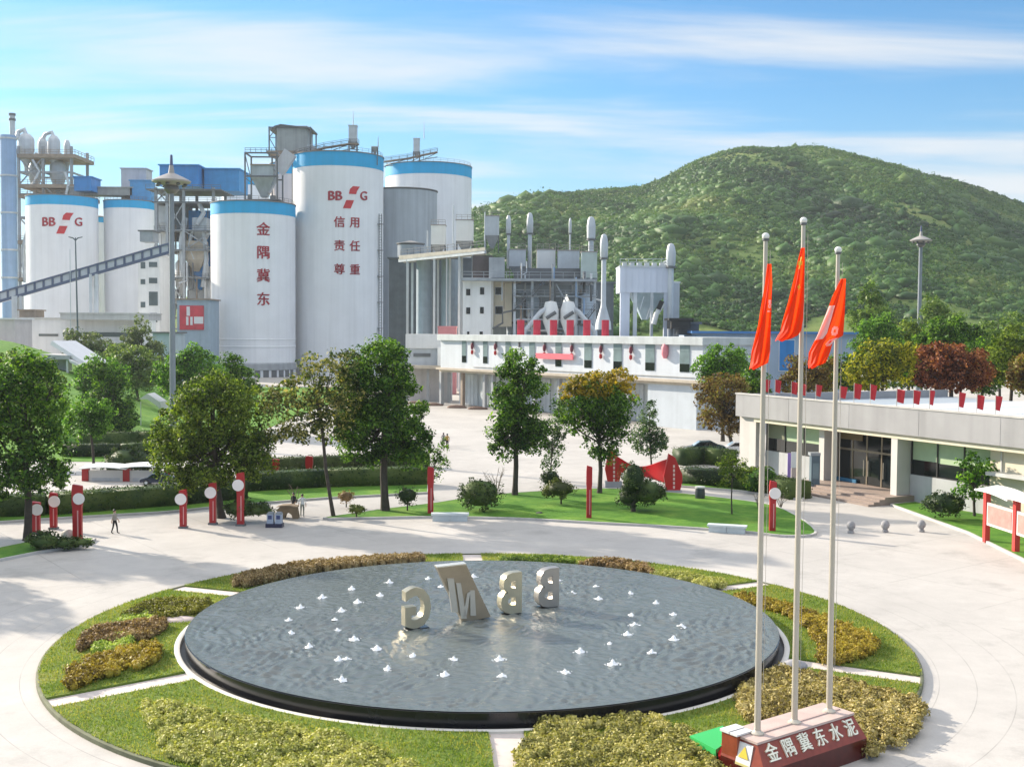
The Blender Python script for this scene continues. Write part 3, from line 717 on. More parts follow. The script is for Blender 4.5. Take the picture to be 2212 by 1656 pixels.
# ---- silo-top gear
def roof_filter(label, x0, x1, y0, y1, mx, my, Y, arms=True, key='tall'):
    a = A(x0, y1, Y); b = A(x1, y0, Y); w2 = (b.x-a.x)
    t = thing('roof_filter', label, 'dust filter', ((a.x+b.x)/2, Y, a.z), 'dust filters on the silo roofs')
    m = MB(); m.box(a.x, Y, a.z+1.6, b.x, Y+w2, b.z); m.box(a.x-.15, Y-.15, b.z, b.x+.15, Y+w2+.15, b.z+.25); m.build('housing', GREYL, t)
    m = MB(); m.frustum(a.x, Y, b.x, Y+w2, a.z+1.6, a.x+w2*.35, Y+w2*.35, a.x+w2*.65, Y+w2*.65, a.z-.4); m.build('hopper', GREYP, t)
    for q in (0, 1):
        for r_ in (0, 1): m = MB(); m.beam((a.x+q*w2, Y+r_*w2, a.z-3.5), (a.x+q*w2, Y+r_*w2, a.z+1.7), .22); m.build('leg', GREYD, t)
    p = A(mx, my, Y+w2/2); m = MB(); m.cyl((p.x, Y+w2/2, b.z+.2), (p.x, Y+w2/2, p.z), .16, .05, 8); m.build('lightning_rod', GREYL, t)
    return t
roof_filter('grey roof filter with a tall rod at the top of the tallest silo', 753, 770, 272, 318, 763, 240, 334)
roof_filter('grey roof filter with an offset rod on the silo behind the concrete one', 893, 906, 300, 338, 916, 262, 383)
roof_filter('small stub filter at the right rim of the tallest silo', 803, 815, 318, 330, 817, 294, 330)
def roof_gallery(label, pts, Y, wd=2.2, m1=RUST):
    P = [A(x, y, Y) for x, y in pts]; t = thing('conveyor_gallery', label, 'conveyor', P[0], 'sloping conveyor galleries')
    m = MB()
    for a, b in zip(P[:-1], P[1:]): m.beam(a, b, wd, .35)
    m.build('deck', m1, t); m = MB()
    for a, b in zip(P[:-1], P[1:]):
        for s in (-1, 1): railing(m, [a+Vector((0,s*wd/2,.15)), b+Vector((0,s*wd/2,.15))], 1.2, 2.2)
    m.build('railing', GREYD, t); m = MB()
    for a, b in zip(P[:-1], P[1:]):
        k = max(1, int((b-a).length/4))
        for i in range(k):
            p = a.lerp(b, i/k); q = a.lerp(b, (i+1)/k)
            m.beam(p+Vector((0,0,-1.5)), q+Vector((0,0,-.1)), .18); m.beam(p, p+Vector((0,0,-1.5)), .16)
        m.beam(a+Vector((0,0,-1.5)), b+Vector((0,0,-1.5)), .2)
    m.build('truss', GREYD, t); return t
roof_gallery('rusty walkway rising over the roof of the tallest silo to its filter', [(640,336),(700,320),(756,311),(775,312)], 331, 2.0)
roof_gallery('rusty walkway from the tallest silo to the silo behind it', [(828,350),(880,343),(915,335),(945,329)], 376, 2.2)

# grey head house above the front silo
def head_house():
    Y = 335; t = thing('head_house', 'grey sheet metal conveyor house perched above the shorter front silo', 'machine house', A(627,325,Y))
    m = MB(); pbox(m, 598, 272, 664, 326, Y, 9); m.build('cladding', mat('weathered_grey_sheet', (.34,.37,.38), .6, var=.15, scale=.3, streak=.25), t)
    a = A(582, 326, Y); b = A(671, 270, Y); m = MB()
    for x in (a.x, b.x):
        for y in (Y-.3, Y+9.3): m.beam((x,y,a.z-2), (x,y,b.z-.6), .35)
    m.beam((a.x,Y-.3,(a.z+b.z)/2), (A(598,300,Y).x,Y-.3,a.z), .22); m.beam((a.x,Y-.3,(a.z+b.z)/2), (A(598,300,Y).x,Y-.3,b.z-1), .22)
    m.beam((a.x,Y-.3,(a.z+b.z)/2), (A(598,300,Y).x,Y-.3,(a.z+b.z)/2), .2)
    m.beam((a.x,Y-.3,b.z-.8),(b.x,Y-.3,b.z-.8),.3); m.beam((a.x,Y+9.3,b.z-.8),(b.x,Y+9.3,b.z-.8),.3); m.beam((a.x,Y-.3,b.z-.8),(a.x,Y+9.3,b.z-.8),.28); m.beam((b.x,Y-.3,b.z-.8),(b.x,Y+9.3,b.z-.8),.28)
    m.build('frame', GREYD, t)
    m = MB(); P = [A(582,281,Y-.6), A(592,272,Y-.6), A(606,268,Y-.6), A(673,276,Y-.6), A(673,279,Y-.6), A(606,271,Y-.6), A(592,276,Y-.6)]
    m.extr(P, (0,10.4,0)); m.build('roof', GREYD, t)
    m = MB(); pbox(m, 575, 326, 690, 331, Y-1, 11); m.build('floor', RUST, t)
    m = MB(); railing(m, [A(664,326,Y-1), A(690,326,Y-1)], 1.6, 1.5, .06); pbox(m, 664, 316, 678, 326, Y+1, 3); m.build('side_filter', GREYL, t)
    for x in (580, 625, 672):
        p = A(x, 330, Y); m = MB(); m.beam((p.x, Y+5, p.z), (p.x, Y+5, p.z-14), .4); m.build('leg', GREYD, t)
head_house()
def hopper():
    Y = 316; t = thing('steel_hopper', 'grey cone bottomed hopper in an open frame on the shorter front silo', 'hopper', A(575,432,Y))
    x0, x1 = A(543,360,Y).x, A(590,360,Y).x; z1, z2, z3 = A(560,357,Y).z, A(560,385,Y).z, A(560,432,Y).z; w_ = x1-x0
    m = MB(); m.box(x0, Y, z2, x1, Y+w_, z1); m.frustum(x0, Y, x1, Y+w_, z2-.002, x0+w_*.36, Y+w_*.36, x0+w_*.64, Y+w_*.64, z3+1); m.build('bin', mat('hopper_steel', (.42,.47,.50), .55, .1, var=.15, scale=.3, streak=.2), t)
    m = MB(); m.box(x0-.3, Y-.3, z1, x1+.3, Y+w_+.3, z1+.3); m.build('rim', RUST, t)
    m = MB(); fx0 = A(531,400,Y).x; zt = A(531,331,Y).z; fx1 = A(600,331,Y).x
    for x in (fx0, fx1):
        for y in (Y-.8, Y+w_+.8): m.beam((x,y,z3-1), (x,y,zt), .38)
    for z in (zt, (zt+z3)/2):
        for y in (Y-.8, Y+w_+.8): m.beam((fx0,y,z), (fx1,y,z), .4)
    for x in (fx0, fx1): m.beam((x,Y-.8,zt), (x,Y+w_+.8,zt), .36)
    m.beam((fx0,Y-.8,zt-.4), (x0,Y-.8,z2), .2); m.beam((fx0,Y-.8,z2), (x0+1,Y-.8,z2-2), .2)
    m.build('frame', GREYD, t)
    m = MB(); railing(m, [(fx0,Y-.8,zt+.2),(fx1,Y-.8,zt+.2)], 1.1, 1.4, .07); m.build('railing', GREYD, t)
    m = MB(); a = A(632,325,Y+2); b = A(585,400,Y+2); c = A(570,426,Y+2)
    m.beam(A(628,330,Y+2), A(600,372,Y+2), 2.4, 3.4); m.beam(A(598,378,Y+2), A(578,415,Y+2), 1.0, 1.5); m.build('chute', mat('chute_sheet', (.52,.53,.58), .55, var=.1, streak=.15), t)
    m = MB(); m.box(x0-1.5, Y-1.4, z3-.2, x1+2, Y+w_+1, z3+.1); m.box(x0-.8,Y-1.2,z3+.1,x0+.2,Y-.4,z3+1.3); m.box(x1-.6,Y-1.2,z3+.1,x1+.8,Y-.2,z3+1.1); m.build('platform', GREYD, t)
hopper()

# ---- preheater tower at the far left
def preheater():
    Y = 430; t = thing('preheater_tower', 'hazy open steel preheater tower with cyclones and platforms at the far left', 'tower', (A(95,700,Y).x, Y, 0))
    m = MB(); xs = [A(x, 500, Y).x for x in (42, 95, 156)]; zt = A(95,316,Y).z
    for x in xs:
        for y in (Y, Y+16): m.beam((x,y,0), (x,y,zt), .9)
    for yp in (340, 372, 400, 420, 470, 520, 570, 620):
        z = A(95, yp, Y).z
        for y in (Y, Y+16): m.beam((xs[0],y,z), (xs[2],y,z), .7)
        for x in xs: m.beam((x,Y,z), (x,Y+16,z), .6)
    for i, yp in enumerate((340, 400, 470, 520, 570)):
        za, zb = A(95, yp, Y).z, A(95, yp+60, Y).z; k = i % 2
        m.beam((xs[k],Y,za), (xs[k+1],Y,zb), .4); m.beam((xs[k+1],Y,za), (xs[k],Y,zb), .4)
    m.build('frame', mat('hazy_frame_steel', (.30,.32,.35), .6, var=.15), t)
    for yp, xa, xb in ((333,36,162),(398,40,160),(420,40,175),(520,36,160),(600,30,160)):
        q = MB(); a = A(xa, yp+7, Y-1.5); b = A(xb, yp, Y-1.5); q.box(a.x, Y-1.5, a.z, b.x, Y+18, b.z)
        railing(q, [(a.x,Y-1.5,b.z),(b.x,Y-1.5,b.z),(b.x,Y+18,b.z)], 1.6, 3, .08); q.build('floor', RUST, t)
    for cxp, y0, wd, Yo in ((56,288,34,4),(92,296,20,9),(116,292,26,5),(145,302,14,10),(125,345,34,6),(75,348,26,8),(118,425,26,6),(70,425,24,8)):
        r_ = m_at(wd/2, Y); c = A(cxp, y0, Y+Yo); q = MB(); z = c.z
        q.lathe(c.x, Y+Yo, [(.05,z),(r_*.5,z-.3),(r_*.9,z-1.6),(r_,z-2.6),(r_,z-6.5),(r_*.25,z-12.5),(r_*.22,z-15)], 20); q.build('cyclone', GREYL, t, smooth=40)
    q = MB()
    q.tube([A(56,292,Y+4), A(52,280,Y+4), A(40,285,Y+4), A(36,300,Y+3)], m_at(5,Y), 10); q.tube([A(116,296,Y+5), A(112,286,Y+5), A(98,290,Y+6), A(93,300,Y+6)], m_at(4,Y), 10); q.build('top_duct', GREYL, t, smooth=50)
    q = MB(); q.tube([A(70,345,Y-1), A(85,370,Y-1), A(70,400,Y-1)], m_at(3,Y), 8); q.tube([A(140,372,Y-2), A(148,395,Y-2), A(142,425,Y-2)], m_at(3,Y), 8)
    q.tube([A(60,430,Y-2), A(64,480,Y-2), A(50,540,Y-2), A(55,610,Y-2)], m_at(5,Y), 8); q.build('riser_duct', GREYL, t, smooth=50)
    d = thing('down_duct', 'tall pale blue duct column along the left side of the preheater tower', 'duct', (A(20,700,Y-6).x, Y-6, 0))
    q = MB(); x = A(20,500,Y-6).x; z = A(20,293,Y-6).z; q.cyl((x,Y-6,0), (x,Y-6,z), m_at(16,Y), m_at(16,Y), 24); q.build('shell', mat('pale_blue_paint', (.26,.40,.62), .5, var=.12, scale=.2, streak=.2), d, smooth=40)
    q = MB()
    for yp in (300, 380, 460, 540, 600): zz = A(20, yp, Y-6).z; q.lathe(x, Y-6, [(m_at(16,Y)+.02,zz-.3),(m_at(16,Y)+.3,zz-.3),(m_at(16,Y)+.3,zz+.3),(m_at(16,Y)+.02,zz+.3)], 24)
    q.build('flange', GREYL, d)
    c = thing('chimney', 'thin grey chimney pipe at the top of the preheater tower', 'chimney', A(27,310,Y)); p = A(27,300,Y); z2 = A(27,246,Y).z
    q = MB(); q.cyl((p.x,Y,p.z-10),(p.x,Y,z2),m_at(5.5,Y),m_at(5.5,Y),16); q.build('pipe', GREYL, c, smooth=40)
    q = MB()
    for yp in (247, 258): zz = A(27,yp,Y).z; q.lathe(p.x,Y,[(m_at(5.5,Y),zz-.5),(m_at(7,Y),zz-.5),(m_at(7,Y),zz+.3),(m_at(5.5,Y),zz+.3)],16)
    q.build('collar', GREYD, c)
preheater()

def block(name, label, cat, x0, y0, x1, y1, Y, dep, m, z0=None, roofm=None, wins=None, group=None, winm=None, over=.4):
    """box building given by where its front face shows"""
    a = A(x0, y1, Y); b = A(x1, y0, Y); zb = a.z if z0 is None else z0
    t = thing(name, label, cat, ((a.x+b.x)/2, Y, zb), group)
    q = MB(); q.box(a.x, Y, zb, b.x, Y+dep, b.z); q.build('wall', m, t)
    q = MB(); q.box(a.x-over, Y-over, b.z, b.x+over, Y+dep+over, b.z+.35); q.build('roof', roofm or m, t)
    for w_ in (wins or ()):
        c = A(w_[0], w_[3], Y); d = A(w_[2], w_[1], Y)
        f = MB(); f.box(c.x-.12, Y-.09, c.z-.12, d.x+.12, Y+.02, d.z+.12); f = f.build('window', PANELW, t)
        g_ = MB(); g_.box(c.x, Y-.12, c.z, d.x, Y-.05, d.z)
        g_.build('pane', winm or WINB, f, loc=None) if False else None
        gg = g_.build('pane', winm or WINB, t); gg.parent = f
    return t
block('silo_top_shed', 'blue sheet shed on the silo roof next to the preheater tower', 'shed', 160, 383, 197, 412, 396, 9, BLUES, group='sheds on the far silos')
block('silo_top_gallery', 'long drab conveyor gallery joining the two far white silos', 'gallery', 150, 406, 285, 421, 402, 6, mat('drab_sheet', (.33,.34,.33), .7, var=.12, streak=.15))
block('silo_top_shed', 'tall pale grey shed behind a blue one on the plain far silo', 'shed', 262, 365, 315, 432, 408, 7, mat('pale_grey_sheet', (.47,.48,.54), .7, var=.1, streak=.12), group='sheds on the far silos')
block('silo_top_shed', 'bright blue sheet shed in front of a taller grey shed on the plain far silo', 'shed', 281, 391, 326, 433, 402, 5, mat('mid_blue_sheet', (.07,.30,.60), .55, var=.12, streak=.12), group='sheds on the far silos')
block('rooftop_shed', 'large blue shed behind the disc lamp on the steel tower', 'shed', 345, 358, 428, 402, 352, 12, BLUES, group='blue sheds on the steel tower')
block('rooftop_shed', 'lower blue shed at the right of the steel tower roof', 'shed', 441, 366, 516, 412, 356, 12, mat('deep_blue_sheet', (.04,.27,.58), .5, var=.12, streak=.12), group='blue sheds on the steel tower')

def steel_tower():
    Y = 338; t = thing('transfer_tower', 'open grey steel process tower packed with ducts and tanks left of the shorter silo', 'tower', (A(395,700,Y).x, Y, 0))
    xs = [A(x,600,Y).x for x in (338, 362, 398, 462)]; zt = A(400,405,Y).z
    m = MB()
    for x in xs:
        for y in (Y, Y+14): m.beam((x,y,0), (x,y,zt), .75)
    lv = [A(400,yp,Y).z for yp in (410, 437, 498, 540, 600, 655, 710)]
    for z in lv:
        for y in (Y, Y+14): m.beam((xs[0],y,z), (xs[-1],y,z), .55)
    for i in range(len(lv)-1):
        k = i % 3; m.beam((xs[k],Y,lv[i]), (xs[k+1],Y,lv[i+1]), .3); m.beam((xs[k+1],Y,lv[i]), (xs[k],Y,lv[i+1]), .3)
    m.build('frame', GREYP, t)
    for z, e in zip(lv, (2.5, 1, .5, .5, .5, .5, .5)):
        q = MB(); q.box(xs[0]-e, Y-e*.6, z-.2, xs[-1]+e, Y+15, z+.1); railing(q, [(xs[0]-e,Y-e*.6,z+.1),(xs[-1]+e,Y-e*.6,z+.1)], 1.2, 2.6, .06); q.build('floor', GREYD, t)
    q = MB(); pbox(q, 408, 455, 462, 610, Y+8, 6); q.build('blue_cladding', mat('bright_blue_sheet', (.03,.25,.60), .5, var=.12, streak=.15), t)
    q = MB(); pbox(q, 338, 442, 408, 520, Y+10, 4); q.build('grey_cladding', mat('shade_grey_sheet', (.22,.26,.29), .7, var=.2), t)
    for x0, y0, x1, y1, Yo, mm in ((415,470,446,500,2,GREYL),(400,520,440,560,1,TAN),(418,556,440,600,3,BLUES),(405,575,460,650,5,WHITE2),(343,445,360,480,3,GREYL),(343,500,358,540,4,WHITE2)):
        q = MB(); a = A(x0,y1,Y+Yo); b = A(x1,y0,Y+Yo); q.box(a.x,Y+Yo,a.z,b.x,Y+Yo+5,b.z); q.frustum(a.x,Y+Yo,b.x,Y+Yo+5,a.z-.002,a.x+(b.x-a.x)*.35,Y+Yo+1.8,a.x+(b.x-a.x)*.65,Y+Yo+3.2,a.z-3.5); q.build('bin', mm, t)
    for pts, r_ in (([(415,500),(408,530),(420,560)],4),([(400,470),(392,520),(396,600)],6),([(440,500),(446,560),(438,620)],5),([(352,560),(346,620),(352,690)],5),([(430,440),(440,460),(425,485)],5)):
        q = MB(); q.tube([A(x,y,Y+1.5) for x, y in pts], m_at(r_,Y), 10); q.build('duct', GREYL, t, smooth=50)
    for cx_, y0, y1, r_ in ((391,560,640,12),(450,600,690,10),(352,610,700,9)):
        p = A(cx_,y0,Y+4); z1 = A(cx_,y1,Y+4).z; q = MB(); rr = m_at(r_,Y); q.lathe(p.x,Y+4,[(.05,p.z),(rr*.6,p.z-.3),(rr,p.z-1.2),(rr,z1+3),(rr*.2,z1)],18); q.build('tank', WHITE2, t, smooth=40)
    r = random.Random(5)
    for k in range(22):
        x0 = r.uniform(340, 458); y0 = r.uniform(440, 660); yo = r.uniform(-.6, 7); P = [A(x0, y0, Y+yo)]
        for j in range(r.randint(2, 4)):
            q_ = P[-1]
            P.append(q_ + (Vector((0,0,-r.uniform(3,9))) if j % 2 == 0 else Vector((r.uniform(-4,4), r.uniform(-1,1), -r.uniform(0,1.5)))))
        q = MB(); q.tube(P, r.uniform(.12,.38), 8); q.build('pipe', r.choice([GREYL, GREYP, WHITE2, GREYD, RUST]), t, smooth=60)
steel_tower()
block('panel_building', 'narrow white office block with stacked windows at the conveyor head', 'building', 299, 552, 344, 702, 318, 10, WHITE2, z0=0,
      wins=[(304,566,314,580),(322,566,340,577),(304,603,314,614),(322,600,340,612),(322,630,341,660),(304,652,314,664),(322,676,340,696)])
block('service_block', 'plain grey blue service block at the foot of the steel tower', 'building', 330, 720, 378, 800, 262, 8, mat('grey_blue_wall', (.42,.50,.56), .7, var=.08, streak=.15), z0=0, roofm=GREYD)
def sign_board():
    Y = 300; t = block('sign_house', 'grey machine house carrying a red and white billboard behind the trees', 'building', 383, 648, 452, 775, Y, 10, mat('slate_grey_wall', (.33,.42,.49), .7, var=.08, streak=.15), z0=0, roofm=RUST)
    q = MB(); pbox(q, 388, 660, 440, 712, Y-.25, .2); q.build('billboard', mat('billboard_red', (.55,.05,.07), .6, var=.25, scale=.5), t)
    q = MB()
    for x0,y0,x1,y1 in ((403,662,410,682),(402,684,407,702),(411,684,416,702),(419,684,439,699)): pbox(q, x0,y0,x1,y1, Y-.31, .05)
    q.build('billboard_lettering', PANELW, t)
sign_board()

# ---- truss conveyor rising across the left
def conveyor():
    P0, P1 = A(-60, 668, 300), A(366, 545, 300); d = (P1-P0); t = thing('belt_conveyor', 'long inclined belt conveyor with ribbed pale cladding at the left', 'conveyor', P0, 'sloping conveyor galleries')
    h = m_at(19, 300); m = MB(); m.extr([P0, P1, P1+Vector((0,0,h)), P0+Vector((0,0,h))], (0,3.2,0)); m.build('cladding', mat('pale_cladding', (.50,.54,.60), .6, var=.12, scale=.4, streak=.1), t)
    m = MB(); k = 22
    for i in range(k+1):
        p = P0.lerp(P1, i/k); m.beam(p+Vector((0,-.12,0)), p+Vector((0,-.12,h)), .5, .25)
    m.beam(P0+Vector((0,-.15,0)), P1+Vector((0,-.15,0)), .35, .7); m.beam(P0+Vector((0,-.15,h)), P1+Vector((0,-.15,h)), .35, .45); m.build('rib', mat('navy_steel', (.07,.10,.18), .5, var=.15), t)
    for f in (.235, .62):
        p = P0.lerp(P1, f); q = MB()
        for y in (0, 3.2): q.beam((p.x-.9,p.y+y,0), (p.x-.9,p.y+y,p.z), 1.5 if f < .3 else .7, .8)
        q.beam((p.x+.6,p.y,0), (p.x+.6,p.y,p.z), .7); q.build('trestle', GREYL, t)
conveyor()
block('control_box', 'small grey control cabin on the conveyor landing', 'cabin', 302, 500, 330, 522, 305, 5, GREYP, roofm=GREYD)
# low sheds along the plant road
block('long_shed', 'long low white shed with a slit of dark windows below the far silos', 'building', 40, 690, 300, 740, 292, 14, WHITE2, z0=0, roofm=CONCL,
      wins=[(84,721,126,726),(143,718,176,727),(180,718,290,727)])
block('flat_canopy', 'flat pale canopy roof over the loading yard beneath the far silos', 'canopy', 130, 679, 322, 690, 286, 10, CONCL, over=.2)
block('stucco_house', 'small white stucco building by the left edge below the conveyor', 'building', -40, 690, 31, 735, 270, 10, mat('pinkish_wall', (.62,.58,.56), .8, var=.08, streak=.1), z0=0, roofm=WHITE2)
block('dust_box', 'brown grey dust box beside the base of the emblem silo', 'machine', 42, 671, 75, 702, 296, 6, RUST, z0=0)

# ================================================================ right-hand part of the plant
def stack(label, x, ytop, ybot, wpx, Y, hood=None, flare=None, m=None, group='exhaust stacks of the grinding plant'):
    p = A(x, ybot, Y); z1 = A(x, ytop, Y).z; r_ = m_at(wpx/2, Y)
    t = thing('exhaust_stack', label, 'chimney', (p.x, Y, p.z), group)
    q = MB(); z0 = p.z
    if flare:
        q.lathe(p.x, Y, [(r_*3.2, z0), (r_*3.0, z0+1.2), (r_*1.1, z0+m_at(flare,Y)), (r_, z0+m_at(flare,Y)*1.15), (r_*.9, z1-.1)], 20)
    else: q.cyl((p.x,Y,z0), (p.x,Y,z1), r_, r_*.95, 16)
    q.build('pipe', m or GREYL, t, smooth=40)
    if hood:
        hz = m_at(hood, Y); q = MB(); q.lathe(p.x, Y, [(r_*.98, z1-hz-.3), (r_*1.5, z1-hz), (r_*1.6, z1-hz*.35), (r_*1.25, z1-.1), (r_*.8, z1+hz*.12), (.03, z1+hz*.16)], 18); q.build('hood', m or GREYL, t, smooth=40)
        q = MB(); q.lathe(p.x, Y, [(r_*1.0, z1-hz-.55), (r_*1.62, z1-hz-.5), (r_*1.62, z1-hz-.2), (r_*1.0, z1-hz-.2)], 18); q.build('collar', GREYD, t, smooth=40)
    return t
stack('thin pale stack with slim hood at the left of the rooftop collectors', 1098, 470, 580, 7, 250, 32)
stack('thicker pale stack with hood standing between the rooftop collectors', 1144, 465, 600, 9, 248, 36)
stack('very thin whip of a stack behind the rooftop collectors', 1231, 475, 560, 4, 262, 26)
stack('pale stack with large hood behind the tall flared stack', 1276, 474, 600, 12, 250, 40)
stack('tall white stack with flared base and boxy hood beside the collector block', 1303, 512, 712, 11, 212, 42, 50, GREYL)
stack('white stack with a pill shaped hood at the right edge of the collector block', 1447, 532, 735, 13, 186, 40)

def platform_deck():
    Y0, Y1 = 262, 240; t = thing('open_gallery_deck', 'raised open deck on slender columns over a row of dark silos', 'gantry', (A(940,700,250).x, 250, 0))
    P = [A(862,561,Y0), A(1048,541,Y1), A(1048,534,Y1), A(862,552,Y0)]
    m = MB(); m.extr(P, (0,14,0)); m.build('deck', mat('dusty_deck_edge', (.50,.46,.40), .8, var=.2), t)
    m = MB()
    for x, yb in ((880,556),(938,550),(965,549),(992,547),(1022,545)):
        Y = Y0 + (Y1-Y0)*(x-862)/186; p = A(x, yb, Y); m.beam((p.x,Y+.4,0), (p.x,Y+.4,p.z), m_at(5,Y) if x not in (965,) else m_at(2.4,Y))
        m.beam((p.x,Y+13,0), (p.x,Y+13,p.z), .5)
    m.beam(A(862,563,Y0+.4), A(1048,544,Y1+.4), .4, .7); m.build('column', GREYL, t)
    m = MB(); railing(m, [A(866,552,Y0), A(1046,534,Y1)], 1.3, 2.4, .06); m.build('railing', GREYD, t)
    for x0, x1 in ((898,932),(952,995)):
        q = MB(); p0 = A(x0,600,264); p1 = A(x1,600,264); r_ = (p1.x-p0.x)/2; q.lathe((p0.x+p1.x)/2, 266, [(r_,0),(r_,A(950,560,264).z)], 28)
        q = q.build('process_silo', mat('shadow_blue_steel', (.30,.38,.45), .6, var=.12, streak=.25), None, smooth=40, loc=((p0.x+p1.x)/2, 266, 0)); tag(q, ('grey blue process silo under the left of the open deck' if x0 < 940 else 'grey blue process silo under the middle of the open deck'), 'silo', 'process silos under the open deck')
platform_deck()
stub = silo('stub', 'short blue grey concrete silo behind the left end of the open deck', 858, 915, 525, None, 285, mat('stub_concrete', (.34,.38,.42), .85, var=.15, streak=.25), name='concrete_silo', group='concrete silos', rail=False)
block('yard_wall', 'concrete wall with recess shade in its colour closing the bay beneath the open deck', 'wall', 840, 560, 1046, 800, 279, 3, mat('shaded_wall', (.10,.12,.14), .9, var=.2, streak=.2), z0=0)  # shade of the recess under the deck put into the wall colour

def filter_unit(label, x0, x1, y0, y1, y2, Y, m=GREYL, pole=None):
    a = A(x0,y1,Y); b = A(x1,y0,Y); w_ = b.x-a.x; zl = A(x0,y2,Y).z
    t = thing('bag_filter', label, 'dust filter', (a.x+w_/2, Y, zl), 'bag filters of the grinding plant')
    q = MB(); q.box(a.x,Y,a.z,b.x,Y+w_,b.z)
    for k in range(1, 5): q.box(a.x+w_*k/5-.04, Y-.06, a.z+.1, a.x+w_*k/5+.04, Y+.02, b.z-.1)
    q.build('housing', m, t)
    q = MB(); q.box(a.x-.12,Y-.12,b.z,b.x+.12,Y+w_+.12,b.z+.22); railing(q, [(a.x,Y,b.z+.22),(b.x,Y,b.z+.22)], 1.0, 1.2, .05); q.build('roof', mat('filter_roof', (.30,.27,.26), .7, var=.2), t)
    q = MB(); q.frustum(a.x,Y,b.x,Y+w_,a.z-.002,a.x+w_*.38,Y+w_*.4,a.x+w_*.62,Y+w_*.6,a.z-(a.z-zl)*.75); q.build('hopper', GREYP, t)
    for dx in (.1, w_-.1):
        for dy in (.1, w_-.1): q = MB(); q.beam((a.x+dx,Y+dy,zl), (a.x+dx,Y+dy,a.z), .2); q.build('leg', GREYD, t)
    if pole:
        p = A(pole[0], pole[1], Y+w_*.5); q = MB(); q.cyl((p.x,Y-.4,zl), (p.x,Y-.4,p.z), .16, .12, 8); q.build('vent_pipe', GREYL, t)
    return t
filter_unit('white faced bag filter with a red brown side at the left of the deck', 931, 962, 487, 528, 556, 258, WHITE2, (925,500))
filter_unit('white faced bag filter with pale green side at the deck middle', 985, 1022, 476, 520, 550, 254, WHITE2, (981,446))
filter_unit('tall pale bag filter with domed top at the deck right end', 1048, 1078, 467, 508, 545, 250, GREYL, (1048,460))
filter_unit('grey rooftop filter with hopper left of the thick hooded stack', 1100, 1136, 540, 575, 604, 246)
filter_unit('grey rooftop filter with hopper right of the thick hooded stack', 1160, 1200, 540, 582, 604, 246, WHITE2)
filter_unit('grey rooftop filter with a slanted roof near the flared stack', 1205, 1252, 542, 584, 606, 244)
filter_unit('pale green filter block left of the flared stack hood', 1256, 1290, 545, 600, 615, 236, mat('pale_green_sheet', (.44,.52,.50), .6, var=.1, streak=.15))

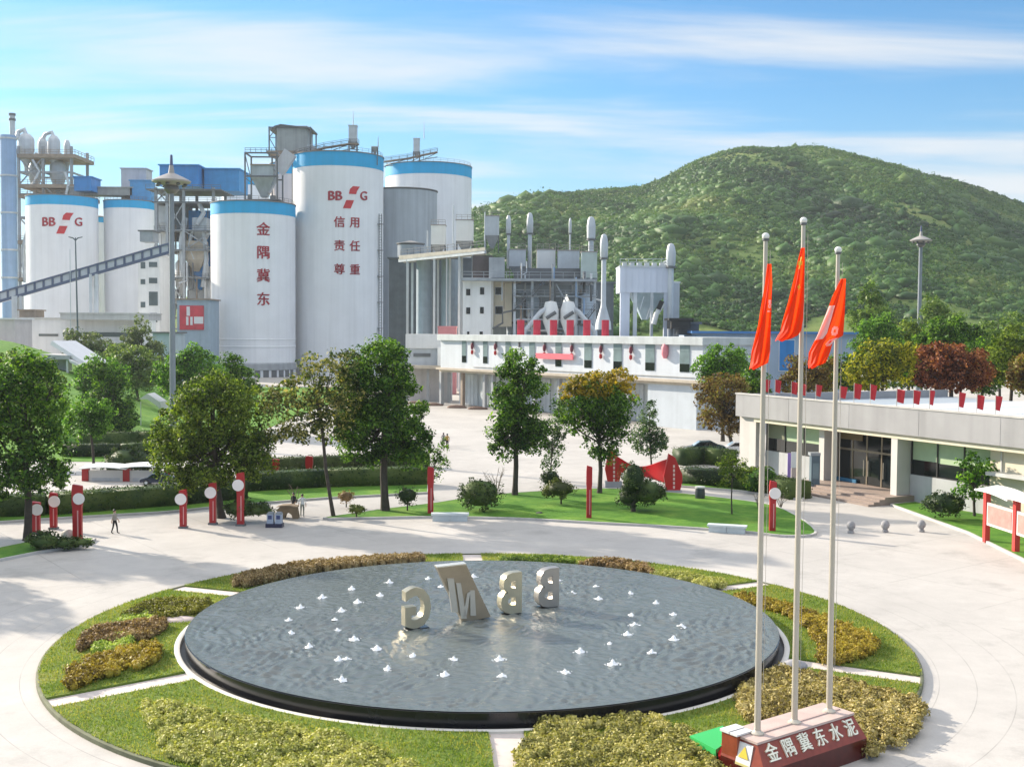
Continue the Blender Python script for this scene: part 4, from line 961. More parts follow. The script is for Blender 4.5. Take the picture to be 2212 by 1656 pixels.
def grinding_building():
    Y = 232; t = thing('grinding_building', 'white four storey mill building with small dark windows and a roof deck', 'building', (A(1050,715,Y).x, Y, 0))
    a, b, c = A(1000,600,Y), A(1061,600,Y), A(1106,608,Y+4); m = MB(); m.box(a.x,Y,0,b.x,Y+14,a.z); m.build('wall', WHITE2, t)
    m = MB(); m.box(b.x,Y+2.5,A(1080,705,Y).z,c.x,Y+14,A(1080,604,Y).z); m.build('annex_wall', CREAM, t)
    m = MB(); m.box(b.x,Y+.1,0,A(1066,600,Y).x,Y+2.5,a.z-.3); m.build('corner_column', CONCL, t)
    for x0,y0,x1,y1,Yo in ((1007,624,1016,638,0),(1037,621,1046,636,0),(1007,664,1016,678,0),(1037,663,1045,677,0),(1009,716,1014,732,0),(1036,716,1043,732,0),(1070,621,1086,636,2.5),(1070,662,1086,678,2.5)):
        p, q_ = A(x0,y1,Y+Yo), A(x1,y0,Y+Yo); f = MB(); f.box(p.x-.1,Y+Yo-.08,p.z-.1,q_.x+.1,Y+Yo+.02,q_.z+.1); f = f.build('window', PANELW, t); g_ = MB(); g_.box(p.x,Y+Yo-.12,p.z,q_.x,Y+Yo-.04,q_.z); gg = g_.build('pane', GLASSD, t); gg.parent = f
    m = MB(); p = A(996,606,Y-2); q_ = A(1290,602,Y-2); m.box(p.x,Y-2,p.z,q_.x,Y+16,p.z+.5); railing(m, [(p.x,Y-2,p.z+.5),(q_.x,Y-2,p.z+.5)], 1.3, 2.2, .06); m.build('roof_deck', GREYP, t)
    m = MB()
    for x in (1112, 1150, 1196, 1245, 1285):
        s = A(x,604,Y); m.beam((s.x,Y,0), (s.x,Y,s.z), .5); m.beam((s.x,Y+13,0), (s.x,Y+13,s.z), .5); m.beam((s.x,Y,s.z-.4), (s.x,Y+13,s.z-.4), .4)
    for y_ in (640, 690): m.beam(A(1108,y_,Y), A(1288,y_,Y), .3)
    m.beam(A(1196,604,Y), A(1245,690,Y), .25); m.build('frame', GREYL, t)
    # upper machinery room behind the left bay
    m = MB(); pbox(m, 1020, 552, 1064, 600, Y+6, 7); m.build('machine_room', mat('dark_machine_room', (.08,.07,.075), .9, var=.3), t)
    m = MB(); pbox(m, 1056, 556, 1090, 600, Y+3, 6); m.build('grey_room', GREYP, t)
    m = MB(); pbox(m, 1110, 580, 1290, 603, Y+8, 4); m.build('back_panel', GREYD, t)
    r = random.Random(9)
    for k in range(26):
        x0 = r.uniform(1125, 1285); y0 = r.uniform(560, 690); yo = r.uniform(-2.5, 7); P = [A(x0, y0, Y+yo)]
        for j in range(r.randint(2, 4)):
            q_ = P[-1]; P.append(q_ + (Vector((0,0,-r.uniform(2,6))) if j % 2 == 0 else Vector((r.uniform(-4,4), r.uniform(-.6,.6), -r.uniform(0,1.2)))))
        q = MB(); q.tube(P, r.uniform(.09,.30), 8); q.build('pipe', r.choice([GREYL, GREYP, WHITE2, GREYD, RUST, MATS['pale_blue_paint']]), t, smooth=60)
    for yp, xa, xb in ((640,1108,1290),(668,1108,1290)):
        a, b = A(xa,yp,Y-.8), A(xb,yp,Y-.8); q = MB(); q.box(a.x,Y-.8,a.z,b.x,Y+2,a.z+.18); railing(q, [(a.x,Y-.8,a.z+.18),(b.x,Y-.8,a.z+.18)], 1.1, 2.0, .05); q.build('walkway', GREYP, t)
    for xa, ya, xb, yb in ((1112,668,1140,640),(1150,640,1180,604),(1262,700,1285,668)):
        q = MB(); a, b = A(xa,ya,Y-1), A(xb,yb,Y-1); q.beam(a,b,.9,.2); railing(q,[a+Vector((0,-.4,.1)),b+Vector((0,-.4,.1))],1.0,1.2,.05); q.build('stair', GREYD, t)
grinding_building()
block('mill_shade_wall', 'grey back wall coloured as mill shade behind the feeders and drums', 'building', 1066, 612, 1326, 720, 254, 5, mat('mill_shade_grey', (.17,.20,.22), .8, var=.25, scale=.3, streak=.25), z0=0)  # back wall added, its dark colour standing for shade among the mills
def mill_tanks():
    for cx_, y0, w_, lab in ((1130,628,70,'round pale blue mill drum behind the first feeder pipe'),(1252,632,72,'round slate blue mill drum behind the flared stack')):
        Y = 246; p = A(cx_, y0, Y); r_ = m_at(w_/2, Y); t = thing('mill_drum', lab, 'tank', (p.x, Y, 0), 'mill drums behind the red banners')
        m = MB(); m.lathe(p.x, Y, [(r_, 0), (r_, p.z-2), (r_*.8, p.z-.4), (.05, p.z)], 28); m.build('shell', mat('mill_blue_grey', (.40,.47,.54), .5, .1, var=.14, streak=.2), t, smooth=40)
        m = MB(); m.lathe(p.x, Y, [(r_+.02,p.z-7),(r_+.2,p.z-7),(r_+.2,p.z-6.6),(r_+.02,p.z-6.6)], 28); m.build('hoop', GREYD, t)
    for i, (x, lab) in enumerate(((1190,'white rotary feeder with an elbow pipe in front of the first mill drum'),(1228,'white rotary feeder in front of the second mill drum'))):
        Y = 228; p = A(x, 650, Y); t = thing('rotary_feeder', lab, 'machine', (p.x, Y, 0), 'feeders behind the red banners'); r_ = m_at(17, Y)
        m = MB(); m.lathe(p.x, Y, [(.05,p.z),(r_*.7,p.z-.2),(r_,p.z-1.8),(r_,p.z-4),(r_*.4,p.z-6.5),(r_*.35,0)], 20); m.build('body', WHITE2, t, smooth=40)
        s = -1 if i == 0 else 1; m = MB(); m.tube([p+Vector((0,-.4,-1)), p+Vector((s*2.0,-.8,-2.2)), p+Vector((s*5.2,-.8,-6)), Vector((p.x+s*5.6,Y-.8,0))], .5, 10); m.build('elbow_pipe', GREYL, t, smooth=60)
        m = MB(); m.cyl((p.x-r_*.6,Y-r_-.1,p.z-3.4),(p.x+r_*.6,Y-r_-.1,p.z-2.2),.35,.35,10); m.build('motor', GREYD, t, smooth=40)
mill_tanks()
def collector_block():
    Y = 186; a, b = A(1338,715,Y), A(1446,578,Y); t = thing('collector_block', 'big pale blue dust collector box on legs with a pyramid hopper', 'dust collector', ((a.x+b.x)/2, Y, 0))
    z1, zb = b.z, A(1400,632,Y).z; w_ = b.x-a.x; pb = mat('lavender_sheet', (.56,.61,.72), .55, var=.07, scale=.2, streak=.1); m = MB(); m.box(a.x,Y,zb,b.x,Y+7,z1)
    for k in range(1, 8): m.box(a.x+w_*k/8-.05,Y-.08,zb+.1,a.x+w_*k/8+.05,Y+.02,z1-.1)
    m.build('housing', pb, t)
    m = MB(); m.box(a.x-.1,Y-.15,z1,b.x+.1,Y+7.1,z1+.25); railing(m, [(a.x,Y,z1+.25),(b.x,Y,z1+.25),(b.x,Y+7,z1+.25)], 1.1, 1.2, .05)
    for k in range(6): m.box(a.x+.5+k*1.2,Y+1,z1+.25,a.x+1.2+k*1.2,Y+2,z1+.8)
    m.build('roof', GREYL, t)
    m = MB(); m.frustum(a.x+2.0,Y+.6,b.x-.4,Y+6.4,zb-.002,a.x+w_*.5,Y+3,a.x+w_*.62,Y+4,A(1400,690,Y).z); m.build('hopper', mat('hopper_blue', (.40,.50,.55), .55, var=.12, streak=.2), t)
    for x, wd in ((1350,20),(1372,8),(1408,6),(1440,12)):
        p = A(x,700,Y); q = MB(); q.box(p.x-m_at(wd/2,Y),Y+.2,0,p.x+m_at(wd/2,Y),Y+.2+m_at(wd/2,Y)+.3,zb); q.build('leg', pb if wd > 10 else GREYL, t)
    m = MB(); m.tube([A(1432,655,Y-.3), A(1418,678,Y-.3), A(1412,700,Y-.3)], .42, 10); m.build('pipe', WHITE2, t, smooth=50); m = MB(); m.beam(A(1430,650,Y-.5), A(1422,668,Y-.5), .7); m.build('motor', BLACK, t)
    m = MB(); m.beam(A(1391,640,Y-.1), A(1382,670,Y-.1), .12); m.beam(A(1412,640,Y-.1), A(1396,690,Y-.1), .12); m.build('brace', GREYL, t)
    q = thing('side_duct', 'pale vertical duct beside the collector stack', 'duct', (A(1460,700,188).x, 188, 0)); m = MB(); x0, x1 = A(1453,700,188).x, A(1467,700,188).x; zt = A(1460,612,188).z; m.box(x0,188,0,x1,190.5,zt); m.build('shaft', GREYL, q); m = MB(); m.box(x0-.1,187.9,zt,x1+.1,190.6,zt+.3); m.build('cap', WHITE2, q)
collector_block()
for i, (x0, y0, x1, y1, lab) in enumerate(((1450,692,1492,704,'flat dark machine cover on the roof right of the collector'),(1466,700,1510,717,'low dark blue machinery heap at the roof end'))):
    block('roof_machine', lab, 'machine', x0, y0, x1, y1+6, 180+i*2, 5, BLACK if i == 0 else GREYD, group='machines on the long roof')
block('pink_canopy', 'small pink canopy roof in front of the bay under the open deck', 'canopy', 946, 708, 985, 718, 236, 4, mat('pink_sheet', (.55,.22,.24), .6, var=.1), z0=0, over=.1)

# ---- the long white loading building
LA, LB = Vector((-14.0, 203.0, 0)), Vector((25.2, 152.5, 0)); LU = (LB-LA).normalized(); LN = Vector((LU.y, -LU.x, 0))   # LN looks at the camera side
if LN.y > 0: LN = -LN
LLEN = (LB-LA).length
def ls(px):
    """distance along the long facade where picture column px meets it"""
    d = ray(px, 760); k = d.x/d.y; return (LA.y*k-LA.x)/(LU.x-LU.y*k)
def lbox(mb, s0, s1, d0, d1, z0, z1):
    """box along the facade; d is depth behind the front plane (negative = proud)"""
    P = lambda s, d, z: LA+LU*s-LN*d+Vector((0,0,z))
    return mb.add([P(s0,d0,z0),P(s1,d0,z0),P(s1,d1,z0),P(s0,d1,z0),P(s0,d0,z1),P(s1,d0,z1),P(s1,d1,z1),P(s0,d1,z1)],
                  [(0,3,2,1),(4,5,6,7),(0,1,5,4),(1,2,6,5),(2,3,7,6),(3,0,4,7)])
def long_building():
    t = thing('loading_building', 'long white loading building with narrow green strip windows above open bays', 'building', (LA+LB)/2)
    s0, s1, sp = ls(952), ls(1518), ls(1400); zt, zs = 12.3, 6.6
    m = MB(); lbox(m, s0, s1, 0, 13, zs, zt-1.0); m.build('upper_wall', mat('white_loading_wall', (.55,.59,.64), .65, var=.06, scale=.25, streak=.14), t)
    m = MB(); lbox(m, s0-.4, s1+.4, -.5, 13.4, zt-1.0, zt); m.build('parapet', mat('parapet_grey', (.50,.54,.55), .75, var=.12, scale=.4, streak=.2), t)
    m = MB(); lbox(m, s0-.2, s1+.3, -.9, 13, zs-.35, zs); lbox(m, s0, s1, -.3, 12.9, zs-.75, zs-.352); m.build('soffit', TAN, t)
    m = MB(); lbox(m, s0, sp-.05, 4.2, 4.6, 0, zs-.752); m.build('bay_wall', mat('bay_panel', (.50,.54,.55), .7, var=.14, scale=.5, streak=.25), t)
    m = MB(); lbox(m, sp, s1-1.0, 0.02, 12.8, 0, zs-.752); m.build('pier', mat('white_pier_wall', (.50,.55,.60), .7, var=.06, streak=.12), t)
    cols = [948, 994, 1042, 1060, 1100, 1150, 1203, 1252, 1300, 1352]
    for c in cols:
        s = ls(c); q = MB(); lbox(q, s-.3, s+.3, .3, .9, 0, zs-.752); q.build('column', RUST if c in (994,1252) else CONC, t)
    for a, b in zip(cols[:-1], cols[1:]):
        sa, sb = ls(a)+.5, ls(b)-.5
        if sb-sa < 1.2: continue
        q = MB(); lbox(q, sa, sb, 4.05, 4.19, .1, zs-1.2)
        for k in range(1, 5): lbox(q, sa+(sb-sa)*k/5-.03, sa+(sb-sa)*k/5+.03, 4.0, 4.06, .1, zs-1.3)
        lbox(q, sa, sb, 3.98, 4.04, 2.0, 2.1); q.build('bay_shutter', GREYL, t)
    for x, wd in ((1003,9),(1049,9.5),(1098,11),(1150,12),(1207,13),(1271,16),(1335,18),(1405,20),(1480,21)):
        a, b = ls(x-wd/2), ls(x+wd/2); q = MB(); lbox(q, a-.06, b+.06, -.05, .05, 7.6, zt-1.02); q = q.build('window', mat('window_frame_grey', (.45,.5,.52), .5), t)
        g1 = MB(); lbox(g1, a, b, -.09, -.04, 8.75, zt-1.05); lbox(g1, a, b, -.12, -.085, 10.4, 10.5); g1 = g1.build('blind', mat('strip_blind', (.15,.21,.22), .35, var=.3, scale=.5), t); g1.parent = q
        g2 = MB(); lbox(g2, a, b, -.09, -.04, 7.66, 8.74); g2 = g2.build('pane', GLASSD, t); g2.parent = q
    q = MB(); a, b = ls(1022), ls(1500); lbox(q, a, b, -.15, -.05, zs+.35, zs+.42); q.build('conduit', CONCL, t)
    for x in (1023, 1073, 1123, 1179, 1238, 1301, 1366, 1440):
        s = ls(x); q = MB(); lbox(q, s-.13, s+.13, -.3, -.02, zt-1.9, zt-1.1); q.build('downspout_head', GREYD, t)
long_building()
for x, big in ((1023,0),(1073,0),(1179,0),(1238,0),(1301,1),(1366,0),(1440,2)):
    s = ls(x); P = LA+LU*s+LN*.3; t = thing('hanging_ornament', 'dark red hanging ornament between the strip windows of the long building' if big != 2 else 'pink paper lantern at the right end of the long building', 'ornament' if big != 2 else 'lantern', P+Vector((0,0,9.6)), 'ornaments between the strip windows')
    q = MB(); h = .55 if big < 2 else 1.0; r_ = .26 if big < 2 else .5
    q.lathe(P.x, P.y, [(.03,10.4+h),(r_*.5,10.38+h),(r_,10.4+h*.5),(r_,10.4-h*.4),(r_*.5,10.4-h),(.03,10.4-h)], 10); q.build('lantern', mat('pink_lantern', (.65,.22,.26), .6) if big == 2 else mat('maroon_cloth', (.16,.03,.05), .7), t, smooth=50)
    if big < 2:
        q = MB(); q.lathe(P.x, P.y, [(.03,9.8),(.2,9.7),(.24,9.2),(.03,9.0)], 8); q.build('tassel', RED, t, smooth=50)
    q = MB(); q.cyl((P.x,P.y,10.4+h),(P.x,P.y,11.4),.03,.03,6); q.build('cord', BLACK, t)
q = MB(); lbox(q, ls(1163), ls(1243), -.55, -.35, 8.75, 9.6); o = q.build('cloth_banner', mat('pink_banner', (.72,.12,.16), .7, var=.1), None, loc=LA+LU*ls(1200)+Vector((0,0,8.7))); tag(o, 'long pink red cloth banner strung across the long white building', 'banner')
# red boards along the roof edge
for i, x in enumerate((1125, 1160, 1196, 1232, 1268, 1308)):
    Y = 205-i*4; a = A(x-8, 712, Y); b = A(x+8, 691, Y); t = thing('red_board', 'red board in the row along the roof of the long building' if i < 5 else 'brighter red board at the right end of the row on the roof', 'board', ((a.x+b.x)/2, Y, a.z), 'red boards along the long roof')
    q = MB(); n = 8; V = []
    for k in range(n+1):
        u = -1+2*k/n; V.append((a.x+(b.x-a.x)*k/n, Y-.3*(1-u*u)+.3, 0))
    q.add([(v[0],v[1],12.3) for v in V]+[(v[0],v[1],b.z) for v in V]+[(v[0],v[1]+.12,12.3) for v in V]+[(v[0],v[1]+.12,b.z) for v in V],
          [f for k in range(n) for f in ((k,k+1,n+1+k+1,n+1+k),(2*(n+1)+k+1,2*(n+1)+k,3*(n+1)+k,3*(n+1)+k+1),(n+1+k,n+2+k,3*(n+1)+k+1,3*(n+1)+k))]); q.build('panel', mat('red_board_paint', (.50,.02,.05), .5, var=.25, scale=.5), t)
    q = MB(); q.cyl((a.x+.2,Y+.35,12.2),(a.x+.2,Y+.35,b.z),.06,.06,6); q.cyl((b.x-.2,Y+.35,12.2),(b.x-.2,Y+.35,b.z),.06,.06,6); q.build('post', GREYD, t)
def left_annex():
    t = thing('gatehouse_block', 'pale grey two level annex with a small white window box left of the long building', 'building', (A(930,800,208).x, 208, 0)); Y = 208
    m = MB(); pbox(m, 876, 722, 973, 752, Y, 8); m.build('upper_panel', mat('warm_white_panel', (.66,.66,.66), .6, var=.06, streak=.12), t)
    m = MB(); pbox(m, 876, 752, 973, 792, Y+.4, 8); m.build('wall', mat('annex_grey', (.50,.53,.57), .7, var=.08, streak=.15), t)
    m = MB(); pbox(m, 893, 763, 930, 770, Y+.25, .2); m.build('vent_slot', GREYD, t)
    m = MB(); pbox(m, 872, 790, 985, 796, Y-2.5, 11); m.build('canopy', TAN, t)
    m = MB(); pbox(m, 945, 750, 977, 792, Y-2, 2.3); m.build('window_box', WHITE2, t); m = MB(); pbox(m, 953, 762, 967, 781, Y-2.08, .1); m.build('pane', WINB, t)
    m = MB(); pbox(m, 880, 797, 975, 862, Y+4, 4, z0=0); m.build('lower_wall', mat('annex_lower', (.52,.50,.50), .8, var=.1, streak=.2), t)
    m = MB()
    for x in (878, 925, 970): p = A(x, 796, Y); m.beam((p.x,Y-.5,0),(p.x,Y-.5,p.z),.45)
    m.build('column', CONC, t)
left_annex()
for i, x in enumerate((899, 935, 985, 1030)):
    p = G(x, 875+i*3 if i > 1 else 872+i*4); q = MB(); q.ball((p.x,p.y,.1), .9, (1.7,.8,.5), 10, 6); q.ball((p.x+1.0,p.y,.1), .6, (1.4,.8,.5), 8, 5); o = q.build('spill_heap', mat('brown_spill', (.20,.13,.10), .9, var=.3, bump=.4), None, smooth=60, loc=(p.x,p.y,0)); tag(o, 'low brown heap of spilled material by a loading bay', 'heap', 'spill heaps at the loading bays')

# blue shed behind the flags and the blue end annex
block('blue_roofed_shed', 'long pale blue grey shed with a bright blue roof edge behind the flags', 'building', 1500, 722, 1850, 880, 178, 18, mat('pale_blue_sheet', (.36,.46,.58), .6, var=.1, scale=.2, streak=.12), z0=0, roofm=mat('roof_blue', (.07,.22,.50), .5, var=.1), over=.7,
      wins=[(1545,738,1556,810),(1683,735,1716,800)], winm=BLUES)

# ================================================================ right-hand reception building
RA = Vector((20.6, 106.3, 0)); RU = Vector((.431, -.902, 0)).normalized(); RN = Vector((-RU.y, RU.x, 0))
if RN.x > 0: RN = -RN                                    # RN looks out over the plaza
def rs_(px):
    d = ray(px, 1000); k = d.x/d.y; return (RA.y*k-RA.x)/(RU.x-RU.y*k)
def rbox(mb, s0, s1, d0, d1, z0, z1):
    P = lambda s, d, z: RA+RU*s-RN*d+Vector((0,0,z))
    return mb.add([P(s0,d0,z0),P(s1,d0,z0),P(s1,d1,z0),P(s0,d1,z0),P(s0,d0,z1),P(s1,d0,z1),P(s1,d1,z1),P(s0,d1,z1)],
                  [(0,3,2,1),(4,5,6,7),(0,1,5,4),(1,2,6,5),(2,3,7,6),(3,0,4,7)])
def reception():
    t = thing('reception_building', 'low flat roofed reception building with grey parapet, green blinds and glass entrance', 'building', RA+RU*15)
    zp, zb, L, W = 7.35, 5.35, 62.0, 26.0
    par = mat('grey_parapet', (.31,.31,.32), .75, var=.08, scale=.5, streak=.18)
    m = MB(); rbox(m, 0, L, 0, .35, zb, zp); rbox(m, 0, .35, .352, W, zb, zp)
    for s in np.arange(7.5, L, 7.5): rbox(m, s-.02, s+.02, -.012, .05, zb+.02, zp-.02)
    m.build('parapet', par, t)
    m = MB(); rbox(m, -.05, L, -.06, .42, zp, zp+.12); m.build('coping', KERB, t)
    m = MB(); rbox(m, .36, L, .36, W, zp-1.0, zp-.7); m.build('roof', mat('white_roof_sheet', (.34,.40,.46), .5, var=.1, scale=.3), t)
    m = MB()
    for s in np.arange(14, L-1, 6.2): rbox(m, s, s+5.6, 3, W-3, zp-.698, zp-.25)
    m.build('skylight', mat('skylight_sheet', (.80,.83,.86), .25, var=.05), t)
    w0, e0, e1, e2, w1 = rs_(1622), rs_(1747), rs_(1757), rs_(1918), rs_(2110)
    m = MB(); rbox(m, 0, w0, .5, .9, 0, zb); m.build('corner_wall', mat('pale_corner_wall', (.50,.48,.46), .75, var=.08, streak=.15), t)
    m = MB(); rbox(m, w0, L, .25, 1.6, zb-.38, zb-.002); m.build('fascia', CREAM, t)
    sg = mat('sill_grey', (.42,.43,.44), .75, var=.1, streak=.2); m = MB(); rbox(m, w0, e0, 1.6, 1.9, 0, 2.35); m.build('sill_wall', sg, t); m = MB(); rbox(m, e2+.7, w1, 1.6, 1.9, 0, 2.2); m.build('sill_wall', sg, t)
    m = MB(); rbox(m, w1, L, 1.3, 1.9, 0, zb-.382); m.build('end_wall', CREAM, t)
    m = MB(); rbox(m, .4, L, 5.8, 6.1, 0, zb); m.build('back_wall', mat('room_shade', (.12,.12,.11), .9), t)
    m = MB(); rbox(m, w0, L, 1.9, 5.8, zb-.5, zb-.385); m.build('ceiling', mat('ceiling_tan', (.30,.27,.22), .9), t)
    for (a, b, k, zs) in ((w0+.1, e0-.1, 3, 2.35), (e2+.8, w1-.1, 3, 2.2)):
        f = MB(); n = k
        for i in range(n+1): s = a+(b-a)*i/n; rbox(f, s-.05, s+.05, 1.62, 1.78, zs, zb-.382)
        rbox(f, a, b, 1.625, 1.775, zs, zs+.08); f = f.build('window', BLACK, t)
        for i in range(n):
            sa, sb = a+(b-a)*i/n+.05, a+(b-a)*(i+1)/n-.05; zl = zs+1.15 if i % 2 == 0 else zs+1.1
            g_ = MB(); rbox(g_, sa, sb, 1.72, 1.75, zl, zb-.39); bl = BLIND if not (a < 5 and i == 0) else mat('olive_blind', (.20,.21,.14), .75, var=.08); gg = g_.build('blind', bl, t); gg.parent = f
            g_ = MB(); rbox(g_, sa, sb, 1.70, 1.74, zs+.08, zl-.004); gg = g_.build('pane', GLASSD, t); gg.parent = f
    # entrance
    e = MB()
    for s in np.linspace(e1+.1, e2-.1, 6): rbox(e, s-.06, s+.06, 2.6, 2.75, .62, zb-.5)
    rbox(e, e1, e2, 2.605, 2.745, 3.25, 3.42); rbox(e, e1, e2, 2.605, 2.745, zb-.62, zb-.5); e = e.build('door_frame', mat('bronze_frame', (.22,.18,.13), .4, .4), t)
    q = MB(); ss = np.linspace(e1+.1, e2-.1, 6)
    for a, b in zip(ss[:-1], ss[1:]): rbox(q, a+.06, b-.06, 2.65, 2.69, .64, 3.25); rbox(q, a+.06, b-.06, 2.65, 2.69, 3.42, zb-.62)
    q = q.build('glazing', GLASSD, t)
    for s in (ss[2]-.25, ss[2]+.25, ss[3]+.3):
        h = MB(); h.cyl(RA+RU*s-RN*2.52+Vector((0,0,1.3)), RA+RU*s-RN*2.52+Vector((0,0,2.6)), .03, .03, 8); h.build('door_handle', STEELP, t)
    m = MB(); rbox(m, e1+.3, e1+3.0, 2.5, 2.6, 4.15, 4.75); m.build('entrance_panel', mat('brown_panel', (.16,.11,.05), .6), t)
    wc = mat('white_column', (.56,.54,.51), .6, var=.06); m = MB(); rbox(m, e2, e2+.65, .3, 2.8, 0, zb-.382); m.build('entrance_column', wc, t); m = MB(); rbox(m, e1-.75, e1-.1, 1.2, 2.8, 0, zb-.382); m.build('entrance_column', wc, t)
    st = mat('brown_step_stone', (.30,.235,.20), .6, var=.15, scale=1.5); m = MB()
    for i in range(4): rbox(m, e1-1.0-.002*i, e2+1.2+.002*i, -3.0+i*.55, 2.7, .15*i, .15*(i+1))
    m.build('entrance_steps', st, t)
    m = MB(); rbox(m, rs_(1755), rs_(1800), 2.4, 2.58, .62, .9); m.build('threshold_mat', mat('blue_mat', (.02,.13,.25), .8), t)
    # drain pipe and downlight on the cream wall
    m = MB(); s = w1+1.0; rbox(m, s, s+.1, 1.18, 1.3, 3.4, zb-.4); rbox(m, s-.6, s+3.4, .4, 1.3, 3.15, 3.4); m.build('door_canopy', CONCL, t)
reception()
# little red flags along the parapet
def parapet_flags():
    proto = None; xs = [1643, 1668, 1703, 1722, 1756, 1807, 1838, 1873, 1930, 1966, 2001, 2064, 2103, 2143, 2210, 2275]
    for i, x in enumerate(xs):
        s = rs_(x); P = RA+RU*s-RN*.18+Vector((0,0,7.47))
        if proto is None:
            proto = thing('parapet_flag', 'small red flag on a short stick along the parapet of the reception building', 'flag', P, 'small red flags along the parapet')
            q = MB(); q.cyl(P+Vector((0,0,-.3)), P+Vector((0,0,1.45)), .028, .022, 6); q.build('stick', mat('pale_stick', (.5,.46,.4), .6), proto)
            q = MB(); V = []; nu, nv = 7, 6
            for jv in range(nv):
                for iu in range(nu):
                    u, v = iu/(nu-1), jv/(nv-1); V.append((P.x+.03+.56*u*(1-.2*v), P.y+.14*math.sin(u*5.2+v*1.2)*u+.02, P.z+1.42-1.08*v-.12*u*(1+.5*math.sin(v*3))))
            q.add(V, [(j*nu+k, j*nu+k+1, (j+1)*nu+k+1, (j+1)*nu+k) for j in range(nv-1) for k in range(nu-1)]); q.build('cloth', mat('small_flag_red', (.50,.02,.03), .7, var=.15, scale=2), proto, smooth=80)
        else: copy_tree(proto, loc=P, rz=random.uniform(-.5, .9), scale=(random.uniform(.85,1.1), 1, random.uniform(.85,1.1)))
parapet_flags()

# ================================================================ fountain letters and jets
LAX = R(37)                                              # site axes are turned 37 degrees
def letter(label, ch, px, py_top, py_bot, wpx, rot, m, emb=None):
    b = G(px, py_bot, ZW); Y = b.y; h = m_at(py_bot-py_top, Y)*.98; ux = Vector((math.cos(rot), math.sin(rot), 0)); n = Vector((ux.y, -ux.x, 0))
    t = thing('letter_sculpture', label, 'sculpture', b, 'metal letters standing in the fountain')
    wm = m_at(wpx, Y)/max(.3, math.cos(rot))
    cu = text_mb(ch, 1.0, 1.0, lambda x, y, d: (x, y, d), thin=.035)      # measure the glyph
    xs = [v[0] for v in cu.v]; ys = [v[1] for v in cu.v]; x0, x1, y0, y1 = min(xs), max(xs), min(ys), max(ys); dep = .42
    mb = MB(); z0 = b.z + .06
    # seen from behind, so the glyph runs the other way round
    vs = [tuple(b + ux*(-(v[0]-(x0+x1)/2)/(x1-x0)*wm) + n*(-v[2]*dep) + Vector((0,0,z0-b.z+(v[1]-y0)/(y1-y0)*h))) for v in cu.v]
    mb.add(vs, cu.f); mb.build('letter', m, t, smooth=35)
    q = MB(); q.obox((b.x,b.y), (ux.x,ux.y), -wm*.42, wm*.42, -.24, .24, b.z-.35, b.z+.07); q.build('stand', BLACKG, t)
    return t
letter('mirrored metal letter G at the left end of the fountain row', 'G', 899, 1265, 1357, 54, LAX*.75, GOLDM)
letter('mirrored metal letter B right of the slanted M plate', 'B', 1100, 1234, 1326, 45, LAX*.75, GOLDM)
letter('greyer mirrored metal letter B at the right end of the row', 'B', 1180, 1225, 1312, 46, LAX*.75, mat('grey_champagne_metal', (.44,.40,.36), .3, .7, var=.1, scale=1.5))
def plate_m():
    b = G(1015, 1342, ZW); Y = b.y; t = thing('letter_sculpture', 'slanted champagne metal plate carrying a raised letter M in the fountain', 'sculpture', b, 'metal letters standing in the fountain')
    ux = Vector((math.cos(LAX*.5), math.sin(LAX*.5), 0)); n = Vector((ux.y, -ux.x, 0))
    def pt(px, py):
        d = ray(px, py); k = (b-Vector((0,0,CAMZ))).dot(n)/d.dot(n); return Vector((0,0,CAMZ)) + d*k
    P = [pt(944,1226), pt(1007,1219), pt(1060,1331), pt(1000,1344)]
    m = MB(); m.extr(P, -n*.42); m.build('plate', mat('brown_champagne_metal', (.40,.33,.24), .3, .7, var=.12, scale=1.5), t)
    q = MB(); q.extr([p*1.0+n*.004 for p in (P[0].lerp(P[1],0), P[0].lerp(P[1],1), P[0].lerp(P[1],1)+Vector((0,0,.05)), P[0]+Vector((0,0,.05)))], -n*.43); q.build('lit_top_edge', mat('backlit_edge_metal', (.85,.80,.70), .25, .6), t)  # backlit gleam put into a brighter strip along the plate top
    c = [pt(974,1263), pt(983,1308), pt(996,1297), pt(1006,1340)]
    q = MB()
    for pl in ([(965,1248),(979,1248),(988,1320),(975,1320)], [(984,1258),(994,1258),(1007,1334),(995,1334)], [(1008,1280),(1015,1276),(1006,1331),(999,1331)], [(1014,1274),(1024,1274),(1027,1328),(1015,1328)]):
        q.extr([pt(x,y)+n*.01 for x, y in pl], n*.09)
    q.build('raised_letter', mat('pale_champagne_metal', (.60,.57,.50), .3, .6), t)
plate_m()

